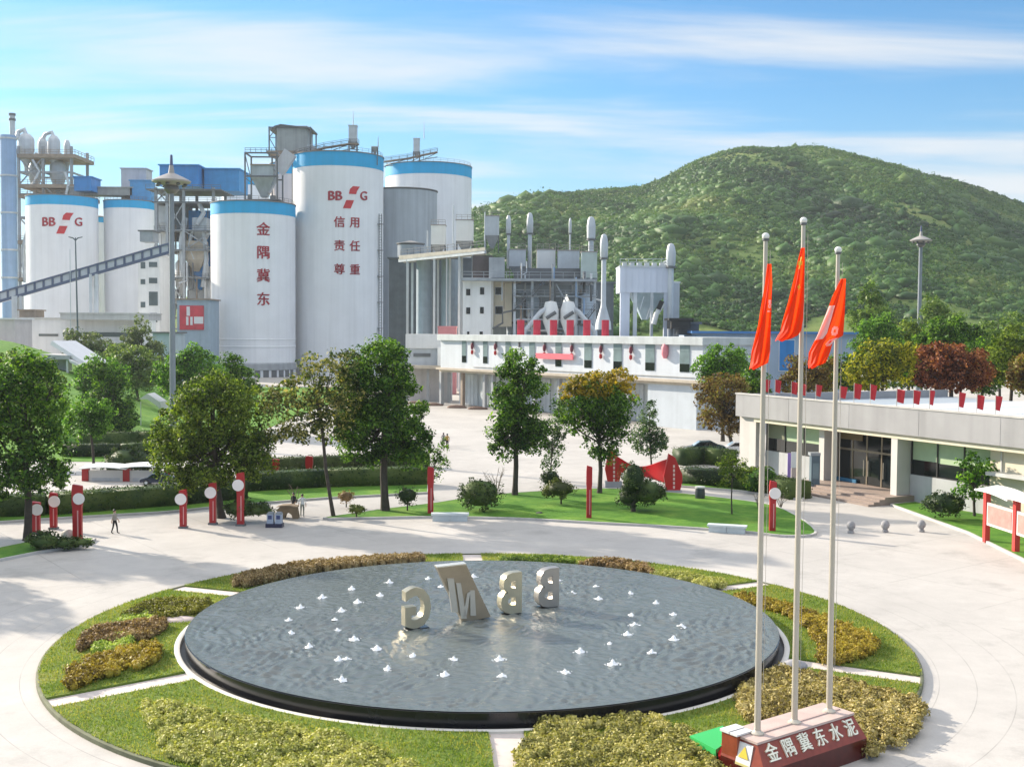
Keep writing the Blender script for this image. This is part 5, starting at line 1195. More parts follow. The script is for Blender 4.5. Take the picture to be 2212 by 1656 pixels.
JETS2 = [(580,415),(840,372),(1108,345),(1195,400),(1420,330),(375,475),(775,460),(620,507),(225,545),(507,568),(145,632),(462,628),(160,720),(480,703),(595,765),(285,815),(755,830),(490,903),(545,900),(1005,878),(1285,903),(830,968),(1225,1008),(510,1043),(1600,905),(1620,1015),(2055,990),(2105,445)]
JETS3 = [(465,355),(722,397),(743,485),(960,445),(1140,512),(970,597),(1260,590),(990,665),(1315,675),(940,730),(1262,765),(820,797),(615,850),(1108,855),(840,935)]
def jets():
    sp = [((600+u/3.09)*.9651, (1180+v/3.09)*.9651) for u, v in JETS2] + [((1100+u/3.09)*.9651, (1180+v/3.09)*.9651) for u, v in JETS3]
    protos = []
    for k in range(3):
        r = np.random.default_rng(k+3); q = MB()
        q.lathe(0, 0, [(.23,-.03),(.20,.02),(.13,.045),(.09,.10),(.06,.18),(.03,.235),(.004,.25)], 14)
        for i in range(9):
            a = r.uniform(0, 6.28); d = r.uniform(.05, .2); q.ball((d*math.cos(a), d*math.sin(a), r.uniform(.0,.05)+.16*max(0,1-d/.13)), r.uniform(.03,.055), (1,1,.8), 8, 6)
        for i in range(7): a = r.uniform(0, 6.28); d = r.uniform(.2,.34); q.ball((d*math.cos(a), d*math.sin(a), 0), r.uniform(.02,.05), (1.2,1.2,.35), 8, 5)
        for i in range(5): a = r.uniform(0, 6.28); d = r.uniform(.05,.16); q.ball((d*math.cos(a), d*math.sin(a), r.uniform(.14,.3)), .013, (1,1,1), 6, 4)
        o = q.build('water_jet', FOAM, None, smooth=80, loc=(0,0,0)); tag(o, 'small white bubbling water jet on the fountain surface', 'water jet', 'bubbling jets of the fountain'); protos.append(o)
    for i, (x, y) in enumerate(sp):
        p = G(x, y+3, ZW+.03); s = random.uniform(.6, .92)
        o = protos[i] if i < 3 else protos[i % 3].copy()
        if i >= 3: COL.objects.link(o)
        o.location = (p.x, p.y, wz(p.x, p.y)); o.rotation_euler = (0,0,random.uniform(0,6)); o.scale = (s, s, s*random.uniform(.55,.9))
jets()

# ================================================================ planted beds on the island
def inside(poly, x, y):
    c = np.zeros(len(x), bool); n = len(poly)
    for i in range(n):
        x0, y0 = poly[i]; x1, y1 = poly[(i+1)%n]
        k = ((y0 > y) != (y1 > y)) & (x < (x1-x0)*(y-y0)/(y1-y0+1e-12)+x0); c ^= k
    return c
def bed(label, cat, pts, lm, h=.34, leaf=.09, crad=.20, per=72, zf=None, name='planting_bed', group='clipped planting beds', ragged=.0, hv=.35):
    P = [(p.x, p.y) for p in gpoly(pts, .3+h*.5)]; P = smooth_poly(P, 4); xs = [p[0] for p in P]; ys = [p[1] for p in P]
    ar = abs(sum(P[i-1][0]*P[i][1]-P[i][0]*P[i-1][1] for i in range(len(P))))/2
    n = int(ar/(crad*crad*1.25)*(max(xs)-min(xs))*(max(ys)-min(ys))/ar)
    x = rng.uniform(min(xs), max(xs), n); y = rng.uniform(min(ys), max(ys), n); k = inside(P, x, y); x, y = x[k], y[k]
    gz = (lambda a, b: ring_z(np.hypot(a-CX, b-CY))+.03) if zf is None else zf
    z = gz(x, y); L = []; Nn = []; hh = h*(1-hv*rng.random(len(x)))
    for i in range(len(x)):
        e = rng.normal(0, 1, (per, 3)); e /= np.linalg.norm(e, axis=1)[:, None]; e[:,2] = np.abs(e[:,2])*1.1-.15
        c = crad*rng.uniform(.75, 1.3); L.append(np.array([x[i], y[i], z[i]+hh[i]-c*.8]) + e*c*rng.uniform(.7,1.08,per)[:,None]); Nn.append(e+np.array([0,0,.25]))
        m_ = per//3; e2 = rng.normal(0,1,(m_,3)); e2[:,2] = 0; e2 /= np.linalg.norm(e2,axis=1)[:,None]+1e-9
        L.append(np.array([x[i], y[i], z[i]]) + e2*c + np.stack([np.zeros(m_),np.zeros(m_),rng.uniform(0,hh[i],m_)],1)); Nn.append(e2+np.array([0,0,.3]))
    L = np.concatenate(L); Nn = np.concatenate(Nn); V, F = leaf_arrays(L, Nn, leaf, .75, .55)
    ev = []; ef = []
    for i in range(len(x)):
        ev.append(ICO1[0]*np.array([crad*.85, crad*.85, hh[i]*.5]) + np.array([x[i],y[i],z[i]+hh[i]*.42])); ef.append(ICO1[1]+i*len(ICO1[0]))
    base = (float(np.mean(x)), float(np.mean(y)), float(np.mean(z)))
    o = mesh_np(name, V, F, lm, base, extra=(np.concatenate(ev), np.concatenate(ef)))
    return tag(o, label, cat, group)
L_YG = leafmat('yellow_green_leaf', [(.17,.20,.045),(.33,.35,.08),(.46,.46,.14),(.55,.53,.21)], .22, .8)
L_TAN = leafmat('tan_leaf', [(0.143, 0.111, 0.039), (0.299, 0.247, 0.085), (0.468, 0.377, 0.143), (0.546, 0.468, 0.221)], .2, .7)
L_TANG = leafmat('tan_green_leaf', [(0.13, 0.13, 0.039), (0.273, 0.273, 0.072), (0.429, 0.39, 0.117), (0.546, 0.494, 0.195)], .2, .9)
L_GOLD = leafmat('gold_leaf', [(.12,.085,.012),(.25,.18,.02),(.39,.29,.035),(.46,.37,.06)], .22, .9)
L_BRN = leafmat('brown_leaf', [(0.091, 0.058, 0.023), (0.195, 0.124, 0.052), (0.325, 0.208, 0.098), (0.39, 0.286, 0.13)], .18, .8)
L_ROSE = leafmat('rosy_brown_leaf', [(.17,.115,.05),(.29,.20,.09),(.38,.28,.14),(.44,.34,.19)], .15, .6)
L_GRN = leafmat('mid_green_leaf', [(0.039, 0.078, 0.01), (0.091, 0.169, 0.019), (0.169, 0.26, 0.033), (0.286, 0.364, 0.065)], .28, .9)
L_LIME = leafmat('lime_leaf', [(0.13, 0.208, 0.026), (0.26, 0.364, 0.058), (0.403, 0.494, 0.104), (0.52, 0.585, 0.182)], .28, .9)
bed('large yellow green clipped bed at the near left of the island','plant bed',[(312,1514),(350,1512),(480,1540),(640,1568),(760,1592),(850,1630),(930,1670),(930,1720),(600,1720),(480,1650),(370,1618),(345,1580)], L_YG)
bed('large tan clipped bed between the bottom path and the flagpole plinth','plant bed',[(1130,1600),(1180,1558),(1270,1556),(1360,1548),(1440,1552),(1500,1580),(1560,1640),(1600,1720),(1150,1720),(1120,1650)], L_TANG)
bed('tan and yellow clipped bed behind the flagpole plinth','plant bed',[(1590,1500),(1640,1462),(1690,1440),(1760,1450),(1900,1480),(1985,1500),(1990,1540),(1960,1578),(1880,1612),(1820,1560),(1700,1545),(1620,1545)], L_TAN)
bed('golden crescent bed at the right of the pool','plant bed',[(1590,1282),(1650,1292),(1740,1318),(1830,1345),(1890,1372),(1880,1400),(1830,1418),(1775,1420),(1770,1390),(1745,1350),(1690,1320),(1610,1298)], L_GOLD, h=.42)
bed('golden brown block bed at the left of the pool, nearest the path','plant bed',[(140,1440),(190,1418),(260,1402),(335,1388),(340,1420),(280,1438),(200,1455),(150,1470)], L_GOLD, h=.5, per=40)
bed('dark brown bed between two lime tufts at the left','plant bed',[(172,1385),(200,1355),(260,1345),(345,1338),(350,1358),(290,1376),(220,1385),(185,1390)], L_BRN, h=.45)
bed('lime tuft bed in front of the dark brown bed','plant bed',[(205,1396),(230,1378),(275,1365),(285,1385),(250,1400)], L_LIME, h=.4)
bed('small lime tuft bed behind the dark brown bed','plant bed',[(260,1332),(300,1315),(335,1325),(320,1342),(280,1345)], L_LIME, h=.3)
bed('olive bed at the upper left edge of the pool','plant bed',[(268,1322),(310,1300),(370,1290),(440,1296),(452,1306),(400,1325),(340,1330)], leafmat('olive_leaf', [(.05,.05,.006),(.11,.12,.012),(.20,.20,.02),(.28,.27,.05)], .25, .9), h=.42)
bed('long rosy brown bed along the far left edge of the pool','plant bed',[(505,1250),(560,1232),(650,1216),(760,1207),(860,1199),(908,1201),(905,1210),(800,1217),(690,1229),(600,1243),(530,1258)], L_ROSE, h=.55, hv=.15)
bed('green bed along the far edge of the pool right of the gap','plant bed',[(1085,1206),(1150,1200),(1220,1203),(1235,1212),(1160,1211),(1090,1212)], L_GRN, h=.42)
bed('brown bed along the far right edge of the pool','plant bed',[(1260,1212),(1310,1207),(1370,1214),(1412,1228),(1405,1238),(1340,1225),(1270,1219)], L_BRN, h=.5)
bed('bright yellow green bed beside the brown one at the far right pool edge','plant bed',[(1415,1236),(1470,1236),(1540,1248),(1568,1256),(1540,1264),(1480,1254),(1420,1246)], L_YG, h=.4)
q = MB(); p = G(386, 1338, .33)
q.ball((p.x,p.y,p.z), 1.0, (.85,.5,.14), 14, 6); o = q.build('stepping_slab', mat('pink_slab', (.55,.46,.43), .7, var=.08), None, smooth=50, loc=p); tag(o, 'flat pale oval stone slab on the grass by the left pool rim', 'stone slab')
p = G(1716, 1447, .38); q = MB(); q.ball((p.x,p.y,p.z+.15), .36, (1.4,1,.7), 10, 7); o = q.build('garden_rock', mat('grey_rock', (.30,.30,.32), .85, var=.25, scale=2, bump=.5), None, smooth=60, loc=p); tag(o, 'grey rock against the pool rim behind the tan bed', 'rock')

# ================================================================ flagpole plinth
PU = Vector((math.cos(LAX), math.sin(LAX), 0)); PNN = Vector((PU.y, -PU.x, 0))           # PNN faces the camera
PC = G(1636, 1604, 1.3)                                                                       # near left corner of the top
def PP(a, d, z): return Vector((PC.x, PC.y, 0)) + PU*a - PNN*d + Vector((0,0,z))
def plinth():
    PL, PD = 4.42, 1.15; t = thing('flagpole_plinth', 'red granite flagpole plinth with pale stone top and white characters', 'plinth', PP(PL/2, PD/2, 0))
    def fr(m, a0, a1, d0, d1, z1, b0, b1, e0, e1, z0):
        return m.add([PP(b0,e0,z0),PP(b1,e0,z0),PP(b1,e1,z0),PP(b0,e1,z0),PP(a0,d0,z1),PP(a1,d0,z1),PP(a1,d1,z1),PP(a0,d1,z1)], [(0,3,2,1),(4,5,6,7),(0,1,5,4),(1,2,6,5),(2,3,7,6),(3,0,4,7)])
    m = MB(); fr(m, .02, PL-.02, .02, PD, 1.25, -.16, PL+.12, -.42, PD+.1, .62); m.build('sloped_body', REDDK, t)
    m = MB(); fr(m, -.16, PL+.12, -.42, PD+.1, .62, -.14, PL+.10, -.38, PD+.08, -.05); m.build('base', mat('dark_red_granite', (.085,.012,.010), .2, var=.22, scale=4, detail=6), t)
    m = MB(); fr(m, -.02, PL+.02, -.02, PD+.04, 1.32, -.02, PL+.02, -.02, PD+.04, 1.25); m.build('top_slab', PINKST, t)
    m = MB(); fr(m, .5, PL-.1, .42, .5, 1.345, .5, PL-.1, .42, .5, 1.32); m.build('top_ledge', mat('pink_stone_shade', (.44,.33,.30), .6), t)
    sl = Vector((0,0,0)); f0 = PP(0,-.42,.62); f1 = PP(0,.02,1.25); vv = (f1-f0); hl = vv.length; vv.normalize(); nn = PU.cross(vv).normalized()
    for i, ch in enumerate('金隅冀东水泥'):
        c = PP(.42+i*.715, 0, 0); c = Vector((c.x,c.y,0)); c = f0 + PU*(.42+i*.715) + vv*hl*.52
        tw = lambda x, y, d, c=c: tuple(c + PU*x*.92 + vv*y + nn*(d+.028))
        text_mb(ch, .56, .05, tw, thin=.004).build('white_lettering', mat('ivory_letter', (.86,.84,.70), .5), t)
    # warning notice on the end
    e0, e1 = PP(-.16,.02,.62), PP(.02,.12,1.25)
    Q = lambda d, z, o=0.0: PP(-.17+.18*max(0,(z-.62)/.63)-o, d, z)
    m = MB(); m.extr([Q(.12,.55), Q(.66,.55), Q(.66,1.18), Q(.12,1.18)], -PU*.025); m.build('notice', PANELW, t)
    m = MB(); m.extr([Q(.20,.78,.03), Q(.58,.78,.03), Q(.39,1.10,.03)], -PU*.012); m.build('notice_triangle', mat('warning_yellow', (.62,.45,.03), .5), t)
    m = MB(); m.extr([Q(.14,.56,.03), Q(.64,.56,.03), Q(.64,.63,.03), Q(.14,.63,.03)], -PU*.012); m.build('notice_strip', mat('pale_yellow', (.65,.58,.25), .5), t)
    m = MB(); m.obox((PP(.0,.95,0).x, PP(.0,.95,0).y), (PU.x,PU.y), -.14, .26, -.32, .28, .1, 1.335); m.build('end_pier', mat('orange_granite', (.26,.06,.03), .25, var=.2, scale=4), t)
    m = MB(); m.obox((PP(.0,.95,0).x, PP(.0,.95,0).y), (PU.x,PU.y), -.18, .50, -.02, .32, 1.336, 1.41); m.obox((PP(.0,.95,0).x, PP(.0,.95,0).y), (PU.x,PU.y), -.18, .50, -.34, -.06, 1.336, 1.39); m.build('pier_cap', PANELW, t)
plinth()
# ---- poles and flags
def flag_cloth(name, label, P, pole_xy, Y, folds, dep, m, stars=None, deco=None):
    """limp flag: left and right edge read row by row, pleats running down the cloth"""
    nv, nu = 40, 26; ys = [p[0] for p in P]; V = []
    for j in range(nv):
        y = ys[0] + (ys[-1]-ys[0])*j/(nv-1); xl = np.interp(y, ys, [p[1] for p in P]); xr = np.interp(y, ys, [p[2] for p in P]); f = j/(nv-1)
        for i in range(nu):
            u = i/(nu-1); ph = u*folds*math.pi*2 + f*1.6
            px = xl + (xr-xl)*u + math.sin(ph*.5+1)*.9; py = y + 2.0*math.sin(ph+.6)*f
            p = A(px, py, Y - .06 + dep*(.35+.65*f)*(math.sin(ph)+.45*math.sin(2.3*ph+f*5)+.5*math.sin(f*9+u*4)*f) ); V.append(p)
    F = [(j*nu+i, j*nu+i+1, (j+1)*nu+i+1, (j+1)*nu+i) for j in range(nv-1) for i in range(nu-1)]
    c = V[0]; mb = MB(); mb.add(V, F); o = mb.build(name, m, None, smooth=180, loc=c)
    tag(o, label, 'flag', 'flags on the tall poles')
    for (nm, u0, u1, v0, v1, mm) in (deco or ()):           # sewn-on marks follow the cloth
        q = MB(); k = 7; W = []
        for b in range(k):
            for a in range(k):
                uu = (u0+(u1-u0)*a/(k-1))*(nu-1); vv_ = (v0+(v1-v0)*b/(k-1))*(nv-1); i0, j0 = int(min(nu-2,uu)), int(min(nv-2,vv_)); fu, fv = uu-i0, vv_-j0
                g_ = lambda jj, ii: Vector(V[jj*nu+ii]); p = (g_(j0,i0)*(1-fu)+g_(j0,i0+1)*fu)*(1-fv)+(g_(j0+1,i0)*(1-fu)+g_(j0+1,i0+1)*fu)*fv
                W.append(p+Vector((0,-.02,0)))
        keep = []
        for b in range(k-1):
            for a in range(k-1):
                ca, cb = (a+.5)/(k-1)-.5, (b+.5)/(k-1)-.5
                if nm.startswith('star') and (abs(ca)*abs(cb) > .045 and math.hypot(ca,cb) > .28): continue
                if nm.startswith('ring') and (math.hypot(ca,cb) > .52 or math.hypot(ca,cb) < .18): continue
                keep.append((b*k+a, b*k+a+1, (b+1)*k+a+1, (b+1)*k+a))
        q.add(W, keep); q.build(nm, mm, o, smooth=180, loc=None)
    return o
FRED = leafmat('flag_red_cloth', [(.72,.040,.008),(.80,.055,.010)], .5, .5)
# cloth rather than leaf: keep the red pure where light comes through
for nd in FRED.node_tree.nodes:
    if nd.type == 'VECT_MATH': nd.inputs[1].default_value = (1.25, 1.3, .8)
FWHITE = leafmat('flag_white_cloth', [(.80,.77,.75),(.86,.83,.80)], .5, .5)
for nd in FWHITE.node_tree.nodes:
    if nd.type == 'VECT_MATH': nd.inputs[1].default_value = (1.1, 1.1, 1.1)
FYEL = mat('flag_yellow_cloth', (.75,.40,.02), .7, var=.05)
def flagpole(label, px, py, top, r0=.098):
    b = G(px, py, 1.32); zt = A(px, top, b.y).z; t = thing('flagpole', label, 'flagpole', b, 'flagpoles on the red plinth')
    m = MB(); n = 9; m.tube([(b.x,b.y,1.32+(zt-1.32)*k/n) for k in range(n+1)], [r0-(r0-.060)*k/n for k in range(n+1)], 14); m.build('pole', STEELP, t, smooth=60)
    m = MB(); m.lathe(b.x,b.y,[(.2,1.32),(.2,1.36),(.13,1.40),(r0,1.44)],16); m.build('base_flange', STEELP, t, smooth=40)
    m = MB(); m.ball((b.x,b.y,zt+.09), .108, (1,1,.95), 14, 10); m.build('finial', mat('white_finial', (.75,.75,.73), .3), t, smooth=80)
    m = MB(); m.lathe(b.x,b.y,[(.06,zt-.05),(.10,zt-.03),(.10,zt+.02),(.06,zt+.03)],14); m.build('pulley_collar', GREYD, t, smooth=50)
    m = MB(); m.tube([(b.x+.13,b.y-.02,zt-.3),(b.x+.17,b.y-.02,(zt+1.3)/2),(b.x+.14,b.y-.02,2.6)], .007, 5); m.build('halyard', mat('pale_rope', (.55,.5,.42), .8), t)
    return b
b1 = flagpole('left flagpole carrying the plain long red flag', 1636, 1584, 517); b2 = flagpole('tallest flagpole in the middle carrying the flag with yellow stars', 1716, 1560, 483); b3 = flagpole('right flagpole carrying the red flag with a white swoosh', 1791, 1536, 546)
flag_cloth('flag', 'long limp red flag with a small white mark on the left pole', [(570,1657,1667),(610,1652,1669),(660,1643,1667),(700,1637,1666),(760,1622,1664),(785,1620,1660),(797,1617,1634)], None, b1.y-.25, 1.3, .085, FRED, deco=[('white_mark', .70,.95,.34,.37,FWHITE),('ring_mark', .72,.98,.37,.42,FWHITE),('white_mark', .66,.92,.44,.455,FWHITE)])
flag_cloth('flag', 'limp red flag with yellow stars on the tallest middle pole', [(535,1730,1739),(565,1722,1739),(600,1714,1738),(650,1702,1737),(690,1690,1735),(715,1684,1731),(728,1676,1722),(736,1673,1700)], None, b2.y-.22, 1.5, .09, FRED, deco=[('star_large', .08,.72,.10,.23,FYEL),('star_small', .48,.72,.39,.45,FYEL)])
flag_cloth('flag', 'red flag with a white swoosh and ring mark on the right pole', [(602,1816,1828),(640,1797,1827),(680,1782,1825),(725,1764,1822),(738,1757,1800),(760,1746,1794),(785,1744,1784),(795,1746,1760)], None, b3.y-.22, 1.4, .085, FRED, deco=[('white_swoosh', .0,.36,.30,.68,FWHITE),('ring_mark', .52,.78,.53,.63,FWHITE),('ring_mark', .66,.98,.66,.75,FWHITE)])

# green box and red cone-like case beside the plinth
def green_box():
    p0, p1, p2 = G(1492,1590,.5), G(1562,1570,.5), G(1568,1612,.5); t = thing('green_cover', 'bright green cover with a small red case left of the plinth', 'cover', G(1540,1600,0))
    m = MB(); P = [G(1490,1588,.62), G(1562,1566,.62), G(1572,1600,.62), G(1546,1618,.62)]; m.extr(P, (0,0,-.5)); m.build('cover', mat('bright_green_plastic', (.03,.42,.10), .5, var=.06), t)
    m = MB(); P = [G(1548,1612,.55), G(1570,1598,.72), G(1576,1630,.55), G(1552,1632,.45)]; m.extr(P, (0.05,.12,-.42)); m.build('red_case', mat('bright_red_plastic', (.55,.01,.015), .4), t)
green_box()

# ================================================================ street furniture
def red_column(label, px, py, top, disc=True, side=1, wpx=None, rot=0.0, group='red guide columns around the plaza'):
    b = G(px, py, 0); Y = b.y; h = m_at(py-top, Y); wd = m_at(wpx or 17, Y); t = thing('guide_column', label, 'sign column', b, group)
    ca, sa = math.cos(rot), math.sin(rot)
    def pt(x, y, z): return (b.x+x*ca-y*sa, b.y+x*sa+y*ca, z)
    m = MB(); hw = wd/2; prof = [(-hw,0),(hw,0),(hw,h*.60),(hw*1.15,h*.66),(hw*1.15,h*.97)]
    for k in range(7): a = math.pi/2*k/6; prof.append((hw*1.15-(hw*2.3)*(1-math.cos(a)) if False else hw*1.15-hw*2.1*math.sin(a*.98)**1.4, h*.97+h*.03*math.sin(a)))
    prof += [(-hw*1.15,h*.9),(-hw*1.15,h*.66),(-hw,h*.60)]
    if side < 0: prof = [(-x, z) for x, z in prof][::-1]
    m.add([pt(x,-.13,z) for x, z in prof]+[pt(x,.13,z) for x, z in prof], [tuple(range(len(prof)))[::-1], tuple(range(len(prof),2*len(prof)))]+[(i,(i+1)%len(prof),len(prof)+(i+1)%len(prof),len(prof)+i) for i in range(len(prof))])
    m.build('panel', RED, t)
    if disc:
        r_ = m_at(12.5, Y); n = 24; cx_ = side*hw*.55; cz = h*.76; m = MB(); V = []
        for d in (-.20, -.14):
            V += [pt(cx_+r_*math.cos(2*math.pi*k/n), d, cz+r_*math.sin(2*math.pi*k/n)) for k in range(n)]
        m.add(V, [tuple(range(n))[::-1], tuple(range(n,2*n))]+[(k,(k+1)%n,n+(k+1)%n,n+k) for k in range(n)]); m.build('round_lamp', mat('white_lamp_disc', (.78,.74,.72), .4, var=.05), t)
    m = MB(); m.add([pt(x,y,z) for z in (h*.1,h*.56) for x,y in ((hw*.1,-.15),(hw*.38,-.15),(hw*.38,-.131),(hw*.1,-.131))], [(0,3,2,1),(4,5,6,7),(0,1,5,4),(1,2,6,5),(2,3,7,6),(3,0,4,7)]); m.build('pale_strip', mat('pink_strip', (.60,.30,.30), .5), t)
    m = MB(); m.add([pt(x,y,z) for z in (0,.12) for x,y in ((-hw*1.3,-.22),(hw*1.3,-.22),(hw*1.3,.22),(-hw*1.3,.22))], [(0,3,2,1),(4,5,6,7),(0,1,5,4),(1,2,6,5),(2,3,7,6),(3,0,4,7)]); m.build('foot', GREYD, t)
    return t
red_column('red column with a white disc beside the leftmost tree trunk', 78, 1152, 1082)
red_column('slim red column with a white disc in the left corner bed', 116, 1142, 1062, wpx=14)
red_column('big red column with a white disc nearest at the left', 168, 1172, 1044, wpx=19)
red_column('rusty red column with a pinkish disc alone on the left pavement', 396, 1140, 1056, side=-1, wpx=14)
red_column('red column with a white disc in front of the broad round tree', 460, 1132, 1040, side=-1, wpx=14)
red_column('tall red column with curved crown and white disc left of the waste bins', 520, 1135, 1018, side=-1, wpx=15)
red_column('plain narrow red column behind the left stone bench', 930, 1112, 1006, disc=False, wpx=12)
red_column('plain narrow red column on the middle lawn', 1272, 1122, 1004, disc=False, wpx=11)
red_column('red column with an oblong white lamp on the lawn tip by the flagpoles', 1668, 1150, 1036, wpx=13)
red_column('short dull red column left of two above the long hedge', 596, 1046, 990, disc=False, wpx=13, group='short red columns behind the long hedge')
red_column('short bright red column right of two above the long hedge', 668, 1042, 984, disc=False, wpx=14, group='short red columns behind the long hedge')

def red_gate():
    b = G(1400, 1062, 0); Y = b.y; t = thing('red_sculpture_sign', 'red curved sign wall with two shield shaped uprights behind the topiary', 'sign', b)
    def up(x0, x1, yt, yb, dy, nm, txt):
        m = MB(); P = [(x0+.28*(x1-x0),yt),(x0+.62*(x1-x0),yt+8),(x1,yt+45),(x1,yt+60),(x0+.8*(x1-x0),yb),(x0+.2*(x1-x0),yb),(x0,yt+48)]
        m.extr([A(x,y,Y+dy) for x, y in P], (0,.5,0)); m = m.build(nm, mat('vivid_red_lacquer', (.46,.008,.012), .3, var=.06), t)
        q = MB(); xm = (x0+x1)/2+2
        for k in range(6): pbox(q, xm-2, yt+24+k*9, xm+2, yt+30+k*9, Y+dy-.03, .04)
        q = q.build('vertical_lettering', mat('pale_pink_letter', (.75,.55,.53), .5), t)
    up(1307, 1342, 965, 1048, 2.5, 'shield_upright', 1); up(1434, 1474, 980, 1072, 0, 'shield_upright', 1)
    # the ribbon between the uprights sweeps back and dips in the middle
    m = MB(); n = 16; V = []; x0, x1 = A(1330,1000,Y+2).x, A(1448,1000,Y+.3).x
    for d in (0, .3):
        for k in range(n+1):
            u = k/n; x = x0+(x1-x0)*u; y = Y+2.6-2.2*u+1.8*math.sin(u*math.pi)+d; zt = A(1400, 992+26*math.sin(u*math.pi)**1.3, Y).z; zb = A(1400, 1028+20*u, Y).z; V += [(x,y,zb),(x,y,zt)]
    h_ = 2*(n+1); F = []
    for k in range(n): F += [(2*k,2*k+2,2*k+3,2*k+1),(h_+2*k,h_+2*k+1,h_+2*k+3,h_+2*k+2),(2*k+1,2*k+3,h_+2*k+3,h_+2*k+1),(2*k,h_+2*k,h_+2*k+2,2*k+2)]
    F += [(0,1,h_+1,h_),(2*n,h_+2*n,h_+2*n+1,2*n+1)]
    m.add(V, F); m.build('ribbon_wall', MATS['vivid_red_lacquer'], t, smooth=40)
    m = MB(); p = A(1450,1060,Y+.3); m.box(p.x-.9,Y-.1,-.02,p.x+.8,Y+.7,.15); m.build('footing', CONC, t); m = MB(); p = A(1325,1040,Y+2.8); m.box(p.x-.7,Y+2.4,-.02,p.x+.7,Y+3.2,.5); m.build('footing', CONC, t)
red_gate()

def bench(label, x0, y0, x1, y1):
    a, b = G(x0,y0,0), G(x1,y1,0); u = (b-a).normalized(); L = (b-a).length; n = Vector((-u.y,u.x,0)); h = m_at(17, a.y); t = thing('stone_bench', label, 'bench', (a+b)/2, 'stone benches at the plaza edge')
    st = mat('pale_bench_stone', (.48,.54,.56), .5, var=.08, scale=1.5); m = MB(); m.obox((a.x,a.y),(u.x,u.y),.1,L*.5-.012,.06,.62,0,h-.12); m.obox((a.x,a.y),(u.x,u.y),L*.5+.012,L-.1,.06,.62,0,h-.12); m.build('base', st, t)
    m = MB(); m.obox((a.x,a.y),(u.x,u.y),0,L,0,.7,h-.118,h); m.build('seat', mat('bench_top_stone', (.56,.62,.63), .4, var=.06), t)
bench('pale stone bench on the lawn edge by the left narrow red column', 931, 1126, 1013, 1126); bench('pale stone bench near the right lawn tip in front of the flagpoles', 1527, 1149, 1612, 1154)

def litter_bin():
    b = G(1512, 1079, 0); r_ = m_at(11, b.y); h = m_at(29, b.y); t = thing('litter_bin', 'round dark litter bin with a pale rim behind the lawn', 'bin', b)
    m = MB(); m.lathe(b.x,b.y,[(r_*.8,0),(r_*.95,.1),(r_,h*.5),(r_*.9,h*.85),(r_*.7,h*.85)],18); m.build('drum', mat('slate_drum', (.05,.06,.075), .4, .3, var=.2), t, smooth=40)
    m = MB(); m.lathe(b.x,b.y,[(r_*.6,h*.86),(r_*1.02,h*.88),(r_*1.02,h),(r_*.5,h*1.03),(.02,h*1.03)],18); m.build('rim', mat('pale_bin_rim', (.5,.5,.5), .4), t, smooth=40)
litter_bin()
def twin_bin():
    b = G(592, 1139, 0); k = b.y/FPX; t = thing('twin_waste_bin', 'pair of grey and blue sorting bins on a dark base by the left kerb', 'bin', b)
    for x0, x1 in ((-16,-2),(2,16)):
        m = MB(); m.box(b.x+x0*k,b.y,.25,b.x+x1*k,b.y+.5,29*k); m.build('box', mat('grey_blue_bin', (.34,.40,.50), .45, var=.1), t)
        m = MB(); m.box(b.x+(x0+3)*k,b.y-.03,.55,b.x+(x1-3)*k,b.y-.002,.8); m.build('label', mat('navy_label', (.03,.05,.16), .4), t)
        m = MB(); m.frustum(b.x+(x0+2)*k,b.y+.1,b.x+(x1-2)*k,b.y+.4,33*k,b.x+x0*k-.02,b.y-.02,b.x+x1*k+.02,b.y+.52,29*k+.002); m.build('lid', mat('dark_lid', (.16,.18,.2), .5), t)
    m = MB(); m.box(b.x-18*k,b.y-.12,0,b.x+18*k,b.y+.6,.248); m.build('base', mat('navy_base', (.012,.015,.05), .4), t)
twin_bin()
# bollards: round stones on the right of the plaza
pr = None
for i, (x, y) in enumerate(((1838,1151),(1912,1149),(1990,1148))):
    b = G(x, y, 0); r_ = m_at(9, b.y)
    if pr is None:
        m = MB(); m.lathe(b.x,b.y,[(r_*.75,0),(r_*.8,.1),(r_*.55,.18),(r_*.6,.24),(r_*.95,.34),(r_*1.05,.5),(r_*.9,.66),(r_*.5,.76),(.02,.79)],16); pr = m.build('stone_bollard', mat('bollard_granite', (.28,.28,.29), .7, var=.2, scale=4, bump=.2), None, smooth=50, loc=b); o = pr
    else: o = pr.copy(); COL.objects.link(o); o.location = b; o.rotation_euler = (0,0,i)
    tag(o, ('leftmost of the three round stone bollards, nearest the flagpoles','middle one of the three round stone bollards','rightmost of the three round stone bollards, nearest the bank')[i], 'bollard', 'stone bollards on the plaza')

